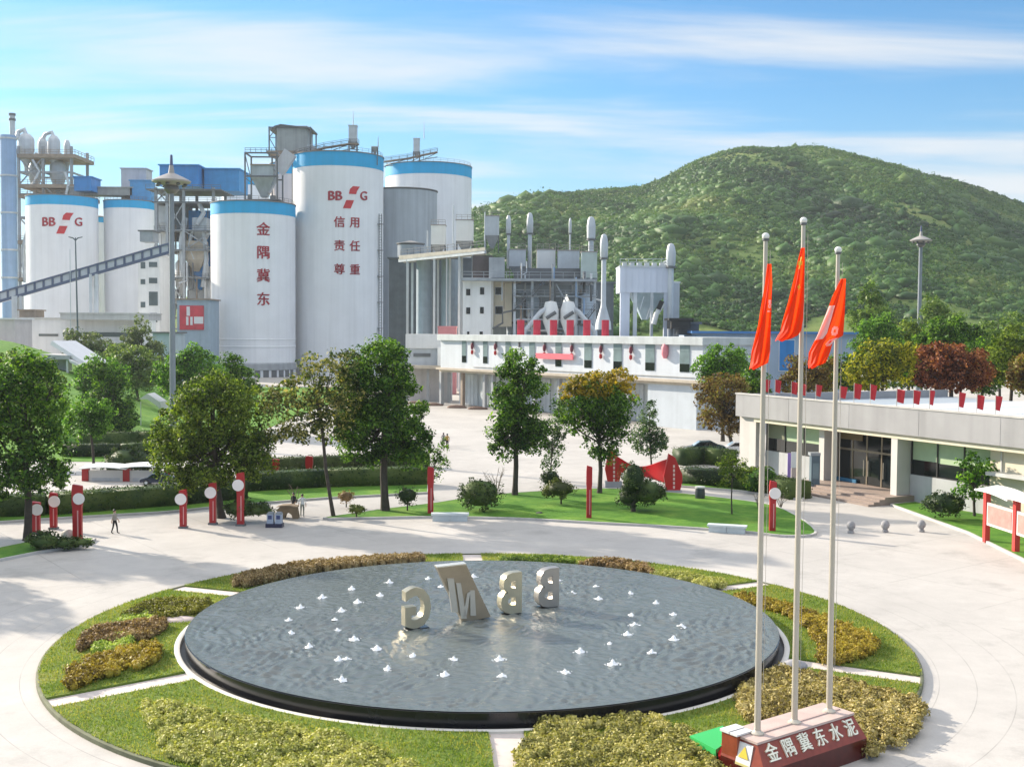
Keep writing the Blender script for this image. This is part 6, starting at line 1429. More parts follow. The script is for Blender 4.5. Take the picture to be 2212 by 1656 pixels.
# high masts with saucer heads
def high_mast(label, px, py, head_y, Y, r0, disc_px):
    b = A(px, py, Y); b.z = 0; zt = A(px, head_y, Y).z; R_ = m_at(disc_px/2, Y); t = thing('high_mast_lamp', label, 'lamp post', b, 'high mast lamps with saucer heads')
    m = MB(); n = 8; m.tube([(b.x,b.y,zt*k/n) for k in range(n+1)], [r0*(1-.25*k/n) for k in range(n+1)], 16); m.build('pole', mat('mast_grey', (.22,.25,.28), .5, var=.1, streak=.15), t, smooth=50)
    m = MB(); m.lathe(b.x,b.y,[(R_*.2,zt-R_*.18),(R_*.98,zt+R_*.02),(R_,zt+R_*.1),(R_*.62,zt+R_*.3),(R_*.16,zt+R_*.5),(R_*.10,zt+R_*.9)],32); m.build('saucer', mat('pale_saucer', (.34,.32,.30), .45, var=.08), t, smooth=35)
    m = MB(); m.lathe(b.x,b.y,[(.02,zt-R_*.62),(R_*.22,zt-R_*.55),(R_*.40,zt-R_*.36),(R_*.36,zt-R_*.18),(R_*.2,zt-R_*.17)],24); m.build('lantern', mat('lamp_lantern', (.16,.15,.15), .4), t, smooth=35)
    m = MB(); m.cyl((b.x,b.y,zt+R_*.85),(b.x,b.y,zt+R_*1.45),R_*.09,R_*.06,10); m.build('lightning_rod', mat('navy_rod', (.08,.10,.20), .5), t, smooth=50)
    for k in range(8):
        a = k*math.pi/4; q = MB(); q.ball((b.x+R_*.72*math.cos(a),b.y+R_*.72*math.sin(a),zt-R_*.12), R_*.12, (1,1,.6), 8, 6); q.build('lamp', GREYD, t, smooth=60)
    return t
high_mast('near high mast lamp with a wide grey saucer head in front of the steel tower', 374, 960, 395, 130, .35, 82)
high_mast('distant slim high mast lamp with a saucer head before the dark hillside', 1983, 800, 521, 215, .42, 46)
def tee_lamp():
    Y = 240; b = A(170, 790, Y); t = thing('street_lamp', 'thin dark street lamp with a flat double arm before the emblem silo', 'lamp post', (b.x, Y, 0)); zt = A(164,513,Y).z; tp = A(163,513,Y)
    m = MB(); m.tube([(b.x,Y,0),(b.x-.2,Y,zt*.5),(tp.x,Y,zt-1),(tp.x,Y,zt)],[.22,.18,.13,.11],10); m.build('pole', mat('slate_pole', (.10,.13,.16), .5), t, smooth=50)
    for s in (-1, 1):
        m = MB(); m.tube([(tp.x,Y,zt-.6),(tp.x+s*.5,Y,zt-.1),(tp.x+s*1.45,Y,zt+.12)],[.12,.14,.09],8); m.build('arm', MATS['slate_pole'], t, smooth=50)
    q = thing('thin_post', 'thin bare post left of the double arm street lamp', 'post', (A(151,600,250).x,250,0)); m = MB(); p = A(151,538,250); m.cyl((p.x,250,0),(p.x,250,p.z),.09,.07,8); m.build('shaft', GREYL, q)
tee_lamp()

# notice boards behind the left hedge
def notice_board(label, x0, x1, yt, yb, Y, n, pink=False):
    t = thing('notice_board', label, 'notice board', (A((x0+x1)/2, yb, Y).x, Y, 0), 'roofed notice boards'); m = MB(); zt = A(x0,yt,Y).z; zb = A(x0,yb,Y).z
    xs = [A(x0+(x1-x0)*i/n, yb, Y).x for i in range(n+1)]
    for i in range(n+1): q = MB(); q.box(xs[i]-.28,Y-.12,0,xs[i]+.28,Y+.3,zt); q.build('post', RED, t)
    for i in range(n):
        f = MB(); f.box(xs[i]+.285,Y-.03,zb,xs[i+1]-.285,Y+.14,zt-.12); f = f.build('board', mat('board_frame', (.6,.58,.57), .5, var=.05), t)
        g_ = MB(); g_.box(xs[i]+.55,Y-.06,zb+.25,xs[i+1]-.55,Y-.032,zt-.75); gg = g_.build('poster', mat('grey_poster', (.46,.47,.50), .4, var=.15, scale=1.2), t); gg.parent = f
    for i in range(n):
        q = MB(); w_ = xs[i+1]-xs[i]; V = []
        for k in range(9):
            u = k/8; z = zt+.12+.16*math.sin(u*math.pi)+.1*(i % 2); V += [(xs[i]-.3+(w_+.5)*u,Y-.75,z-.1),(xs[i]-.3+(w_+.5)*u,Y+.85,z+.08)]
        q.add(V+[(a,b,c+.07) for a,b,c in V],[f for k in range(8) for f in ((2*k,2*k+1,2*k+3,2*k+2),(18+2*k,18+2*k+2,18+2*k+3,18+2*k+1),(2*k,2*k+2,18+2*k+2,18+2*k))]+[(0,18,19,1),(16,17,35,34)]); q.build('roof', mat('white_board_roof', (.72,.73,.72), .4, var=.04), t, smooth=30)
    return t
notice_board('white two bay notice board with red posts behind the left hedge', 185, 362, 1012, 1066, 98, 2)
t_ = thing('poster_rail', 'row of white panels on thin posts left of the roofed notice board', 'sign', (A(130,1040,102).x,102,0))
for x0,x1 in ((85,110),(112,162),(164,182)): m = MB(); pbox(m, x0,1017,x1,1030,102,.1); m.build('panel', PANELW, t_)
for x in (92,112,140,164): m = MB(); p = A(x,1030,102.1); m.box(p.x-.05,102.11,0,p.x+.05,102.2,p.z+.4); m.build('post', GREYD, t_)
def pink_boards():
    t = thing('notice_board', 'roofed pink notice board on bright red posts at the right edge of the plaza', 'notice board', G(2160,1180,.14), 'roofed notice boards')
    A0, A1 = G(2130,1167,.14), G(2194,1190,.14); u = (A1-A0).normalized(); st = (A1-A0).length; n = Vector((u.y,-u.x,0)); h = m_at(112, A0.y)
    if n.y > 0: n = -n
    rd = mat('bright_post_red', (.55,.035,.03), .45, var=.08)
    for i in range(4): p = A0+u*st*i; q = MB(); q.obox((p.x,p.y),(u.x,u.y),-.16,.16,-.16,.16,.05,.14+h*.96); q.build('post', rd, t)
    for i in range(3):
        f = MB(); o = A0+u*st*i+n*.04; f.obox((o.x,o.y),(u.x,u.y),.2,st-.2,-.06,.06,h*.36,h*.80); f = f.build('board', mat('pink_board_frame', (.66,.58,.57), .4), t)
        g_ = MB(); o2 = o+n*.075; g_.obox((o2.x,o2.y),(u.x,u.y),.36,st-.36,-.012,.012,h*.41,h*.75); gg = g_.build('poster', mat('salmon_poster', (.62,.24,.21), .5, var=.25, scale=1.5), t); gg.parent = f
        q = MB(); o = A0+u*st*i; V = []
        for k in range(9):
            w_ = k/8; p = o+u*(st*(1.12*w_-.06)); z = .14+h*.97+.10*math.sin(w_*math.pi)-.12*w_; V += [tuple(p+n*.75+Vector((0,0,z-.12))),tuple(p-n*.75+Vector((0,0,z+.12)))]
        q.add(V+[(a,b,c+.07) for a,b,c in V],[f_ for k in range(8) for f_ in ((2*k,2*k+1,2*k+3,2*k+2),(18+2*k,18+2*k+2,18+2*k+3,18+2*k+1),(2*k,2*k+2,18+2*k+2,18+2*k))]+[(0,18,19,1),(16,17,35,34)]); q.build('roof', MATS['white_board_roof'], t, smooth=30)
pink_boards()

# reception sign stand and drinks cabinet by the entrance
def pull_up_sign():
    b = G(1712, 1068, 0); Y = b.y; t = thing('banner_stand', 'purple and white pull up banner left of the glass entrance', 'banner', b); m = MB(); pbox(m, 1701,978,1709,1030,Y,.05); m.build('purple_panel', mat('lilac_print', (.30,.19,.52), .6, var=.1), t)
    m = MB(); pbox(m, 1709,976,1728,1010,Y+.002,.05); m.build('white_panel', PANELW, t); m = MB(); pbox(m, 1709,1010,1724,1058,Y+.004,.05); m.build('pink_panel', mat('pale_pink_print', (.52,.42,.38), .6, var=.1), t)
    m = MB(); pbox(m, 1700,1060,1728,1066,Y-.15,.4); m.build('base', GREYD, t); m = MB(); p = A(1714,1060,Y+.1); m.beam((p.x,Y+.1,0),(p.x,Y+.1,A(1714,977,Y).z),.05); m.build('pole', GREYD, t)
    b = G(1762, 1062, 0); Y = b.y; t = thing('drinks_cabinet', 'slate blue cabinet with a glass front by the left entrance column', 'cabinet', b); m = MB(); pbox(m, 1752,984,1772,1060,Y,.7); m.build('body', mat('slate_cabinet', (.09,.14,.18), .4, var=.15), t); m = MB(); pbox(m, 1755,1000,1769,1034,Y-.03,.02); m.build('glass_door', mat('cabinet_glass', (.16,.24,.28), .1), t)
    m = MB(); pbox(m, 1751,978,1773,984,Y-.05,.8); m.build('top', GREYP, t)
pull_up_sign()

def car(label, px, py, lenpx, m, flip=1, rz=0.0, group='cars parked beyond the lawn'):
    b = G(px, py, 0); t = thing('parked_car', label, 'car', b, group); k = 4.4/4.4; L = m_at(lenpx, b.y); s = L/4.4
    def X(x): return b.x + flip*x*s
    prof = [(-2.2,.35),(-2.18,.72),(-1.3,.92),(-.55,1.42),(.65,1.46),(1.55,1.02),(2.1,.92),(2.2,.4)]
    q = MB(); V = []; 
    for w_, dy in ((1.0,.06),(1.0,1.64)): V += [(X(x), b.y+dy*s, z*s) for x, z in prof]
    n = len(prof); q.add(V, [tuple(range(n)), tuple(range(n,2*n))[::-1]]+[(i,n+i,n+(i+1)%n,(i+1)%n) for i in range(n)]); q.build('body', m, t)
    g_ = MB()
    for dy in (.035, 1.665):
        V = [(X(x), b.y+dy*s, z*s) for x, z in ((-1.1,.95),(-.5,1.36),(.6,1.39),(1.35,1.0))]; W = [(a, bb+(.03*s if dy < 1 else -.03*s), c) for a, bb, c in V]; g_.add(V+W, [(0,1,2,3),(7,6,5,4),(0,4,5,1),(1,5,6,2),(2,6,7,3),(3,7,4,0)])
    g_.build('side_window', GLASSD, t)
    g_ = MB(); V = [(X(-1.27),b.y+.2*s,.96*s),(X(-.6),b.y+.25*s,1.415*s),(X(-.6),b.y+1.45*s,1.415*s),(X(-1.27),b.y+1.5*s,.96*s)]; W = [(a-flip*.03*s, bb, c+.02*s) for a,bb,c in V]; g_.add(V+W, [(0,1,2,3),(7,6,5,4),(0,4,5,1),(1,5,6,2),(2,6,7,3),(3,7,4,0)]); g_.build('windscreen', mat('windscreen_blue', (.25,.36,.48), .08, var=.05), t)
    for x in (-1.35, 1.35):
        for y0, y1 in ((0,.2),(1.5,1.7)):
            w_ = MB(); w_.cyl((X(x),b.y+y0*s,.33*s),(X(x),b.y+y1*s,.33*s),.33*s,.33*s,18); w_ = w_.build('wheel', BLACK, t, smooth=40); h_ = MB(); yy = b.y+(y0-.012 if y0 < .5 else y1-.05)*s; h_.cyl((X(x),yy,.33*s),(X(x),yy+.06*s,.33*s),.2*s,.2*s,12); h_ = h_.build('rim', GREYL, t); h_.parent = w_
    for y0 in (.12,1.3): h_ = MB(); h_.box(X(-2.2)-.03*s,b.y+y0*s,.6*s,X(-2.2)+.06*s,b.y+(y0+.3)*s,.76*s); h_.build('headlight', PANELW, t)
    return t
car('dark green blue car with a pale windscreen behind the hedge', 1525, 982, 88, mat('dark_teal_paint', (.012,.045,.055), .2, .2, var=.05))
car('white car mostly hidden behind the brown tree trunk', 1597, 981, 80, mat('white_car_paint', (.72,.72,.72), .25, var=.03))
car('navy blue car half behind the round bush at the left', 338, 1048, 74, mat('navy_paint', (.01,.02,.06), .25, .2), group='cars parked beyond the lawn')

# ---- low white roofs on the left slope
def skew_roof():
    Y = 195; t = thing('garden_pavilion', 'white pavilion with a sloping slatted roof among the left trees', 'pavilion', (A(130,800,Y).x, Y, slope_z(A(130,800,Y).x,Y)))
    m = MB(); m.extr([A(88,765,Y),A(152,768,Y),A(150,776,Y),A(92,776,Y)], (0,7,0)); m.build('flat_roof', mat('pavilion_grey', (.42,.43,.45), .7, var=.1), t)
    m = MB(); m.extr([A(112,736,Y+2),A(192,788,Y-1),A(190,796,Y-1),A(108,744,Y+2)], (2.2,5,0)); m.extr([A(148,776,Y-1.2),A(200,800,Y-1.2),A(198,806,Y-1.2),A(150,782,Y-1.2)], (0,3,0)); m.build('sloping_roof', PANELW, t)
    m = MB()
    for x in (94,146,188): p = A(x,790,Y+.6); m.beam((p.x,Y+.6,slope_z(p.x,Y)-.3),(p.x,Y+.6,A(x,772 if x < 150 else 792,Y).z),.35)
    m.build('post', PANELW, t); m = MB(); m.box(A(96,800,Y+3).x,Y+3,slope_z(A(120,800,Y).x,Y)-.3,A(146,800,Y+3).x,Y+5,A(120,776,Y+3).z); m.build('wall', mat('pavilion_wall', (.5,.5,.5), .7), t)
    Y = 150; m = MB(); P = [A(300,862,Y),A(318,850,Y),A(345,868,Y),A(350,885,Y),A(338,876,Y),A(318,862,Y)]; t2 = thing('tent_canopy', 'small white peaked canopy among the trees left of the broad tree', 'canopy', (A(322,870,Y).x,Y,slope_z(A(322,870,Y).x,Y))); m.extr(P,(0,3,0)); m.build('cloth', PANELW, t2)
    m = MB()
    for x in (304,344):
        p = A(x,868,Y+1.5); m.cyl((p.x,Y+1.5,slope_z(p.x,Y)-.2),(p.x,Y+1.5,p.z),.06,.06,8)
    m.build('pole', PANELW, t2)
skew_roof()

# ================================================================ trees, shrubs, hedges
LD = leafmat('deep_green_leaf', [(0.0105, 0.0347, 0.0045), (0.0293, 0.086, 0.0091), (0.0712, 0.1693, 0.0175), (0.1745, 0.3032, 0.0374)], .42, .3)
LB_ = leafmat('bright_green_leaf', [(0.0186, 0.0578, 0.006), (0.0503, 0.1415, 0.0127), (0.1094, 0.2541, 0.0273), (0.212, 0.3859, 0.0561)], .4, .3)
LO = leafmat('olive_green_leaf', [(0.021, 0.043, 0.0045), (0.0595, 0.1112, 0.0109), (0.1313, 0.1997, 0.0219), (0.2494, 0.317, 0.0499)], .42, .3)
LS = leafmat('dusty_yellow_leaf', [(0.0168, 0.0364, 0.006), (0.0476, 0.0848, 0.0147), (0.1489, 0.1742, 0.0438), (0.399, 0.3528, 0.1297)], .35, .45)
LYT = leafmat('yellow_tip_leaf', [(.08,.10,.008),(.22,.19,.014),(.40,.28,.02),(.50,.34,.03)], .38, .28)
LBT = leafmat('blue_green_leaf', [(0.0134, 0.0372, 0.0179), (0.0365, 0.086, 0.0365), (0.0822, 0.1573, 0.0657), (0.1745, 0.2619, 0.1122)], .32, .4)
LRB = leafmat('rusty_brown_leaf', [(0.0374, 0.0248, 0.0074), (0.1098, 0.0658, 0.0202), (0.2189, 0.1331, 0.0384), (0.212, 0.2067, 0.0499)], .35, .3)
LRD = leafmat('maple_red_leaf', [(0.0262, 0.0083, 0.006), (0.0914, 0.0223, 0.0127), (0.2189, 0.0605, 0.0306), (0.374, 0.1516, 0.0624)], .35, .3)
LYG = leafmat('autumn_yellow_leaf', [(0.03, 0.0496, 0.006), (0.1098, 0.1415, 0.0109), (0.2845, 0.3023, 0.0219), (0.5236, 0.4685, 0.0374)], .38, .25)

def blobs_px(Y, lst, dep=.8, dy=0.0):
    """crown lobes read as (cx, cy, rx, ry) in the picture, given depth about as wide as they are"""
    out = []
    for i, q in enumerate(lst):
        cx_, cy_, rx, ry = q[:4]; oy = q[4] if len(q) > 4 else ((i*37) % 5-2)*.22*m_at(rx, Y)
        c = A(cx_, cy_, Y+oy+dy); out.append((tuple(c), (m_at(rx,Y), m_at(rx,Y)*dep, m_at(ry,Y))))
    return out
def ptree(label, px, py, lobes, lm, leaf=.34, crad=.7, dens=.55, tr=.16, Y=None, zf=None, name='tree', group='trees around the plaza', cat='tree', core=0.0, lean=0.0, fork=.45, limbs=True, dep=.8):
    if Y is None: b = G(px, py, 0)
    else: b = A(px, py, Y)
    if zf is not None: b.z = zf(b.x, b.y)
    elif Y is not None: b.z = 0
    return tree(name, label, cat, b, [(c, tuple(v*.93 for v in r)) for c, r in blobs_px(b.y, lobes, dep)], lm, BARK, leaf*.82, crad, dens, tr, lean, group, limbs, fork, core)

ptree('dark green tree with twin stems at the left edge of the plaza', 60, 1166, [(30,860,62,80),(95,850,55,75),(60,800,50,45),(20,960,60,75),(105,960,48,70),(70,1010,70,55),(-20,900,60,90),(10,1040,50,40),(125,1010,28,40)], LD, .30, .6, .5, .22)
ptree('broad round olive green tree behind two red columns', 478, 1118, [(462,890,85,70),(400,920,70,75),(530,925,60,75),(462,985,110,60),(395,1000,62,55),(545,985,52,48),(455,840,62,36),(505,860,55,45),(360,950,38,45),(440,1035,70,28)], LO, .28, .6, .52, .24, fork=.3)
ptree('sparse dusty yellow tree with a leaning thin stem left of the big dense tree', 720, 1118, [(690,800,48,38),(740,790,42,40),(630,850,52,38),(700,870,55,45),(590,870,30,30),(650,920,48,38),(745,860,40,50),(715,925,40,36),(600,930,28,26)], LS, .30, .5, .34, .12, fork=.5)
ptree('big dense dark green tree in the middle left of the plaza', 832, 1106, [(820,800,72,62),(800,860,85,70),(860,880,65,80),(815,930,85,62),(870,950,52,52),(760,920,45,60),(840,758,44,28),(905,945,24,38),(790,975,50,30),(890,985,34,28),(770,860,40,46)], LD, .28, .62, .62, .27)
ptree('tall oval dark green tree left of the middle lawn', 1112, 1072, [(1128,800,52,44),(1125,860,58,60),(1130,920,55,55),(1095,880,34,60),(1090,935,30,38),(1150,945,32,35),(1085,970,24,22)], LD, .30, .62, .66, .2)
yt = ptree('yellow topped tree with dark lower crown right of the oval tree', 1295, 1068, [(1240,880,42,34),(1290,860,48,34),(1335,858,36,28),(1310,890,52,42),(1270,912,45,35),(1330,930,36,45),(1300,965,32,34),(1225,895,24,28),(1345,900,22,30)], LD, .32, .6, .5, .17)
def yellow_top():
    Y = yt.location.y; P, Nn = blob_leaves(blobs_px(Y, [(1255,832,30,20),(1295,824,34,20),(1335,822,32,20),(1230,850,20,16),(1352,840,16,18),(1290,845,30,14)]), .9, .3, .5); V, F = leaf_arrays(P, Nn, .3)
    mesh_np('blossom', V, F, LYT, tuple(yt.location), yt)
yellow_top()
ptree('small pointed blue green tree right of the yellow topped tree', 1404, 1044, [(1405,880,12,18),(1402,905,22,22),(1405,935,34,26),(1402,965,34,22),(1425,950,20,30),(1380,945,18,26)], LBT, .26, .4, .36, .08)
ptree('thin blue green sapling between the oval and the yellow topped tree', 1188, 1042, [(1190,915,32,20),(1180,945,34,24),(1200,970,24,22),(1188,1000,20,20),(1215,930,20,16)], LBT, .24, .35, .3, .06)
ptree('scraggly little tree behind the left narrow red column', 936, 1080, [(915,965,22,16),(935,985,24,16),(955,1000,18,16),(920,1000,18,14),(960,960,10,14),(940,1028,14,12)], LD, .22, .28, .34, .05)
ptree('brown leaved tree by the car and the reception building corner', 1584, 972, [(1560,840,48,34),(1530,850,34,26),(1570,880,48,34),(1545,905,36,26),(1590,850,26,50),(1580,920,30,22)], LRB, .34, .55, .5, .2)
ptree('bright green round tree behind the brown leaved tree', 1562, 900, [(1565,775,48,32),(1530,795,34,28),(1600,790,36,30),(1560,810,50,30)], LB_, .38, .6, .62, .2, Y=138, group='trees behind the reception building')
ptree('dark tree shadowing the left corner of the reception roof', 1632, 930, [(1632,815,26,40),(1640,860,28,40),(1622,850,20,50)], LD, .36, .6, .7, .2, Y=130, group='trees behind the reception building')
ptree('red brown tree showing between the flags behind the reception roof', 1745, 900, [(1740,815,48,30),(1715,830,36,24),(1775,820,36,32),(1785,790,22,24),(1725,785,22,26)], LRB, .36, .6, .6, .2, Y=128, group='trees behind the reception building')
ptree('autumn yellow tree behind the reception roof right of the flags', 1900, 900, [(1900,775,62,36),(1862,800,40,34),(1945,800,50,36),(1925,760,34,22),(1880,820,50,26),(1965,770,26,30)], LYG, .42, .7, .55, .2, Y=124, group='trees behind the reception building')
ptree('dark maple red tree behind the reception roof', 2060, 900, [(2060,770,62,30),(2020,795,48,34),(2100,795,44,36),(2060,815,75,30),(2010,760,30,22)], LRD, .40, .7, .62, .22, Y=120, group='trees behind the reception building')
ptree('large deep green round tree behind the maple', 2055, 900, [(2040,720,52,36),(2090,740,44,44),(2010,730,34,34),(2060,760,66,40)], LD, .5, .85, .66, .25, Y=150, group='trees behind the reception building')
ptree('mid green tree left of the deep green one before the hillside', 1895, 880, [(1890,725,42,40),(1920,740,34,36),(1870,750,34,30),(1905,700,26,24)], LB_, .5, .8, .56, .2, Y=165, group='trees behind the reception building')
ptree('pointed light green tree right of the right flagpole', 1880, 860, [(1880,630,22,26),(1875,665,36,32),(1900,690,40,32),(1860,695,32,30)], leafmat('light_green_leaf', [(.04,.09,.018),(.08,.16,.03),(.14,.23,.05),(.22,.30,.09)], .38, .2), .6, .9, .5, .2, Y=205, group='trees behind the reception building')
ptree('pointed light green tree beside the distant high mast', 2025, 860, [(2015,655,18,22),(2025,685,34,28),(2060,690,26,26),(2000,700,24,24)], MATS['light_green_leaf'], .6, .9, .5, .2, Y=205, group='trees behind the reception building')
ptree('yellowish green tree at the right edge behind the reception roof', 2180, 900, [(2165,760,34,44),(2200,740,40,44),(2150,800,30,34),(2210,800,46,44),(2240,760,40,50)], LO, .42, .75, .55, .2, Y=126, group='trees behind the reception building')
ptree('pale sunlit scrub tree above the right roof edge', 2160, 880, [(2150,715,40,24),(2195,700,34,26),(2120,735,30,22)], MATS['light_green_leaf'], .55, .85, .42, .2, Y=185, group='trees behind the reception building')
ptree('thin sapling with a bare dark stem on the right half of the lawn', 1581, 1114, [(1580,985,20,14),(1565,1005,20,13),(1600,1005,20,14),(1580,1022,28,16),(1560,1040,16,12),(1605,1038,14,12)], LO, .20, .3, .3, .05)
ptree('glossy green fig tree at the right bank', 2105, 1118, [(2100,990,16,14),(2115,1015,30,20),(2090,1035,26,20),(2110,1060,26,18),(2140,1010,14,24),(2075,1060,18,14),(2085,1000,14,12)], LB_, .34, .34, .4, .09)
for x_, y_, Y_, lob, lm_, lab in ((1965,900,136,[(1955,790,40,34),(1985,800,36,34),(1930,810,36,30),(1970,770,28,24)],'LD','dark green tree between the autumn yellow and the maple red trees'),
    (2120,900,142,[(2120,770,40,40),(2150,790,36,40),(2095,800,36,34),(2130,820,50,30)],'LD','dark green tree right of the maple red tree'),
    (1815,900,136,[(1815,790,30,34),(1800,815,32,30),(1835,815,32,28)],'LD','dark green tree just right of the right flag behind the roof'),
    (2235,900,120,[(2225,790,40,36),(2260,780,40,40),(2215,820,40,30)],'LRB','russet bushy tree at the right picture edge behind the roof'),
    (2000,880,172,[(1960,720,30,30),(1985,740,36,34),(1935,755,34,30)],'LO','olive tree left of the distant high mast foot')):
    ptree(lab, x_, y_, lob, globals()[lm_], .42, .7, .6, .2, Y=Y_, group='trees behind the reception building')
# left slope trees
sz = slope_z
ptree('small bright tree with a spreading top on the left slope', 203, 1012, [(190,880,36,20),(220,885,28,22),(165,905,24,22),(195,915,42,28),(150,925,14,16),(215,925,24,26)], LB_, .30, .5, .55, .12, group='trees on the left slope')
ptree('dark fir like tree behind the bright spreading tree', 245, 960, [(235,820,34,34),(250,860,44,44),(225,870,34,44),(265,900,36,36),(240,920,40,34),(215,800,24,26)], LD, .40, .7, .6, .2, Y=140, zf=sz, group='trees on the left slope')
ptree('light green tree in the middle of the left slope', 205, 930, [(215,800,44,36),(190,820,34,36),(245,805,30,30),(210,845,48,34)], LB_, .45, .75, .5, .18, Y=160, zf=sz, group='trees on the left slope')
ptree('pale green tree below the steel tower', 300, 930, [(290,775,40,30),(255,765,34,26),(325,800,34,32),(300,815,48,34),(265,800,34,32)], leafmat('soft_green_leaf', [(.045,.085,.02),(.09,.15,.035),(.15,.22,.06),(.21,.28,.09)], .38, .25), .5, .85, .5, .2, Y=180, zf=sz, group='trees on the left slope')
ptree('hazy grey green tree left of the low white shed', 175, 900, [(165,735,30,26),(200,740,30,26),(230,752,28,24),(150,745,20,22),(190,765,44,24)], leafmat('grey_green_leaf', [(.05,.08,.035),(.09,.13,.055),(.15,.19,.085),(.2,.25,.12)], .35, .2), .55, .9, .45, .2, Y=215, zf=sz, group='trees on the left slope')
ptree('round dark green tree against the low white shed', 302, 880, [(300,708,22,22),(280,735,24,26),(315,745,30,24),(335,765,26,24)], MATS['grey_green_leaf'], .6, 1.0, .6, .2, Y=235, zf=sz, group='trees on the left slope')
ptree('wide light green tree at the foot of the service block', 405, 920, [(385,790,46,34),(430,790,48,38),(410,825,66,38),(360,820,30,30),(455,815,34,34),(425,765,26,22)], LB_, .42, .75, .58, .22, Y=148, group='trees on the left slope')
ptree('dark glossy tree between the broad tree and the shorter silo', 505, 930, [(500,785,24,24),(520,815,34,30),(490,830,36,32),(540,850,26,32),(505,870,48,34)], LD, .40, .65, .62, .18, Y=140, group='trees on the left slope')
ptree('dark green tree filling the gap at the far left', 20, 960, [(20,800,60,40),(70,805,46,40),(-30,830,50,60),(110,830,34,40),(40,850,80,50)], LO, .42, .8, .6, .22, Y=140, zf=sz, group='trees on the left slope')

# trees beside the camera, outside the picture, that throw the shade on the left pavement
for i, (x, y, h) in enumerate(((-38, 62, 9), (-41, 74, 11))):
    bl = [((x+dx, y+dy, h*.62+dz), (2.6, 2.6, 2.3)) for dx, dy, dz in ((0,0,1.6),(1.6,.6,-.3),(-1.5,.8,0),(.3,-1.5,-.6),(0,1.6,-.9))]
    tree('tree', ('olive tree left of the leftmost twin stemmed tree','taller olive tree left of the leftmost twin stemmed tree')[i], 'tree', (x,y,0), bl, LO, BARK, .32, .65, .45, .2, group='trees around the plaza')

def shrub(label, px, py, lobes, lm, leaf=.14, crad=.32, dens=.62, stem=0.0, name='shrub', group='clipped shrubs on the lawns', core=.86, zf=0.14, Y=None, cat='shrub'):
    b = G(px, py, zf) if Y is None else A(px, py, Y); bl = blobs_px(b.y, lobes, .95)
    P, Nn = blob_leaves(bl, dens, leaf, crad); k = np.array(P[:,2] > b.z-.02); V, F = leaf_arrays(P[k], Nn[k], leaf); ev, ef, o = [], [], 0
    for c, r in bl:
        u = ICO2[0]*(1+.08*noise3(ICO2[0],3,len(ev)))[:,None]; ev.append(np.array(c)+u*np.array(r)*core); ef.append(ICO2[1]+o); o += len(u)
    if stem > 0:
        t = thing(name, label, cat, b, group); mesh_np('foliage', V, F, lm, b, t, (np.concatenate(ev), np.concatenate(ef))); q = MB(); q.tube([(b.x,b.y,b.z-.1),(b.x,b.y,b.z+.3),(bl[0][0][0],bl[0][0][1],bl[0][0][2])],[stem*1.3,stem,stem*.7],8); q.build('stem', BARK, t, smooth=60); return t
    return tag(mesh_np(name, V, F, lm, tuple(b), None, (np.concatenate(ev), np.concatenate(ef))), label, cat, group)
LDK = leafmat('dark_clipped_leaf', [(.010,.028,.006),(.022,.05,.010),(.045,.085,.016),(.08,.12,.025)], .15, .8)
LOV = leafmat('olive_clipped_leaf', [(.03,.045,.008),(.065,.09,.014),(.11,.14,.024),(.16,.18,.04)], .18, .8)
shrub('large dark green ball shrub in the middle of the lawn', 1037, 1100, [(1037,1066,46,33)], LDK, stem=0)
shrub('oval olive shrub on a short trunk left of the middle red column', 1212, 1088, [(1210,1056,30,18),(1185,1060,14,14)], LOV, stem=.06)
shrub('dark oval shrub behind the olive oval shrub', 1190, 1062, [(1190,1033,22,15)], LDK, stem=.05)
shrub('big dark cloud pruned shrub in front of the red sign', 1368, 1104, [(1368,1035,26,38),(1400,1062,38,28),(1360,1072,26,22)], LDK, stem=.16)
shrub('small dark umbrella shaped shrub left of the lawn', 880, 1102, [(880,1070,23,17)], LDK, stem=.05)
shrub('tiny pale green umbrella shrub on the lawn edge', 770, 1116, [(770,1098,19,9)], LOV, .12, .2, stem=.05)
shrub('tiny sandy umbrella shrub beyond the left pavement', 748, 1092, [(748,1072,16,12)], L_BRN, .12, .2, stem=.04)
shrub('flat dark green shrub behind the tall left red column', 520, 1124, [(515,1098,32,18),(560,1100,30,14)], LDK, .16, .3, stem=.05)
shrub('low dark shrub in the left corner bed', 110, 1182, [(95,1168,36,17),(140,1172,30,12),(175,1170,22,8)], LDK, .16, .28)
shrub('big round dark bush behind the left notice board', 278, 1024, [(280,992,48,26),(245,1000,24,20),(312,996,28,22)], LDK, .2, .4, zf=.0)
shrub('round glossy shrub under the fig tree on the right bank', 2030, 1120, [(2040,1088,36,24),(2015,1085,24,18),(2062,1090,22,20)], LDK, .18, .3)
shrub('small green shrub by the hedge near the reception corner', 1650, 1062, [(1650,1030,26,22),(1625,1040,20,18)], LB_, .18, .3)
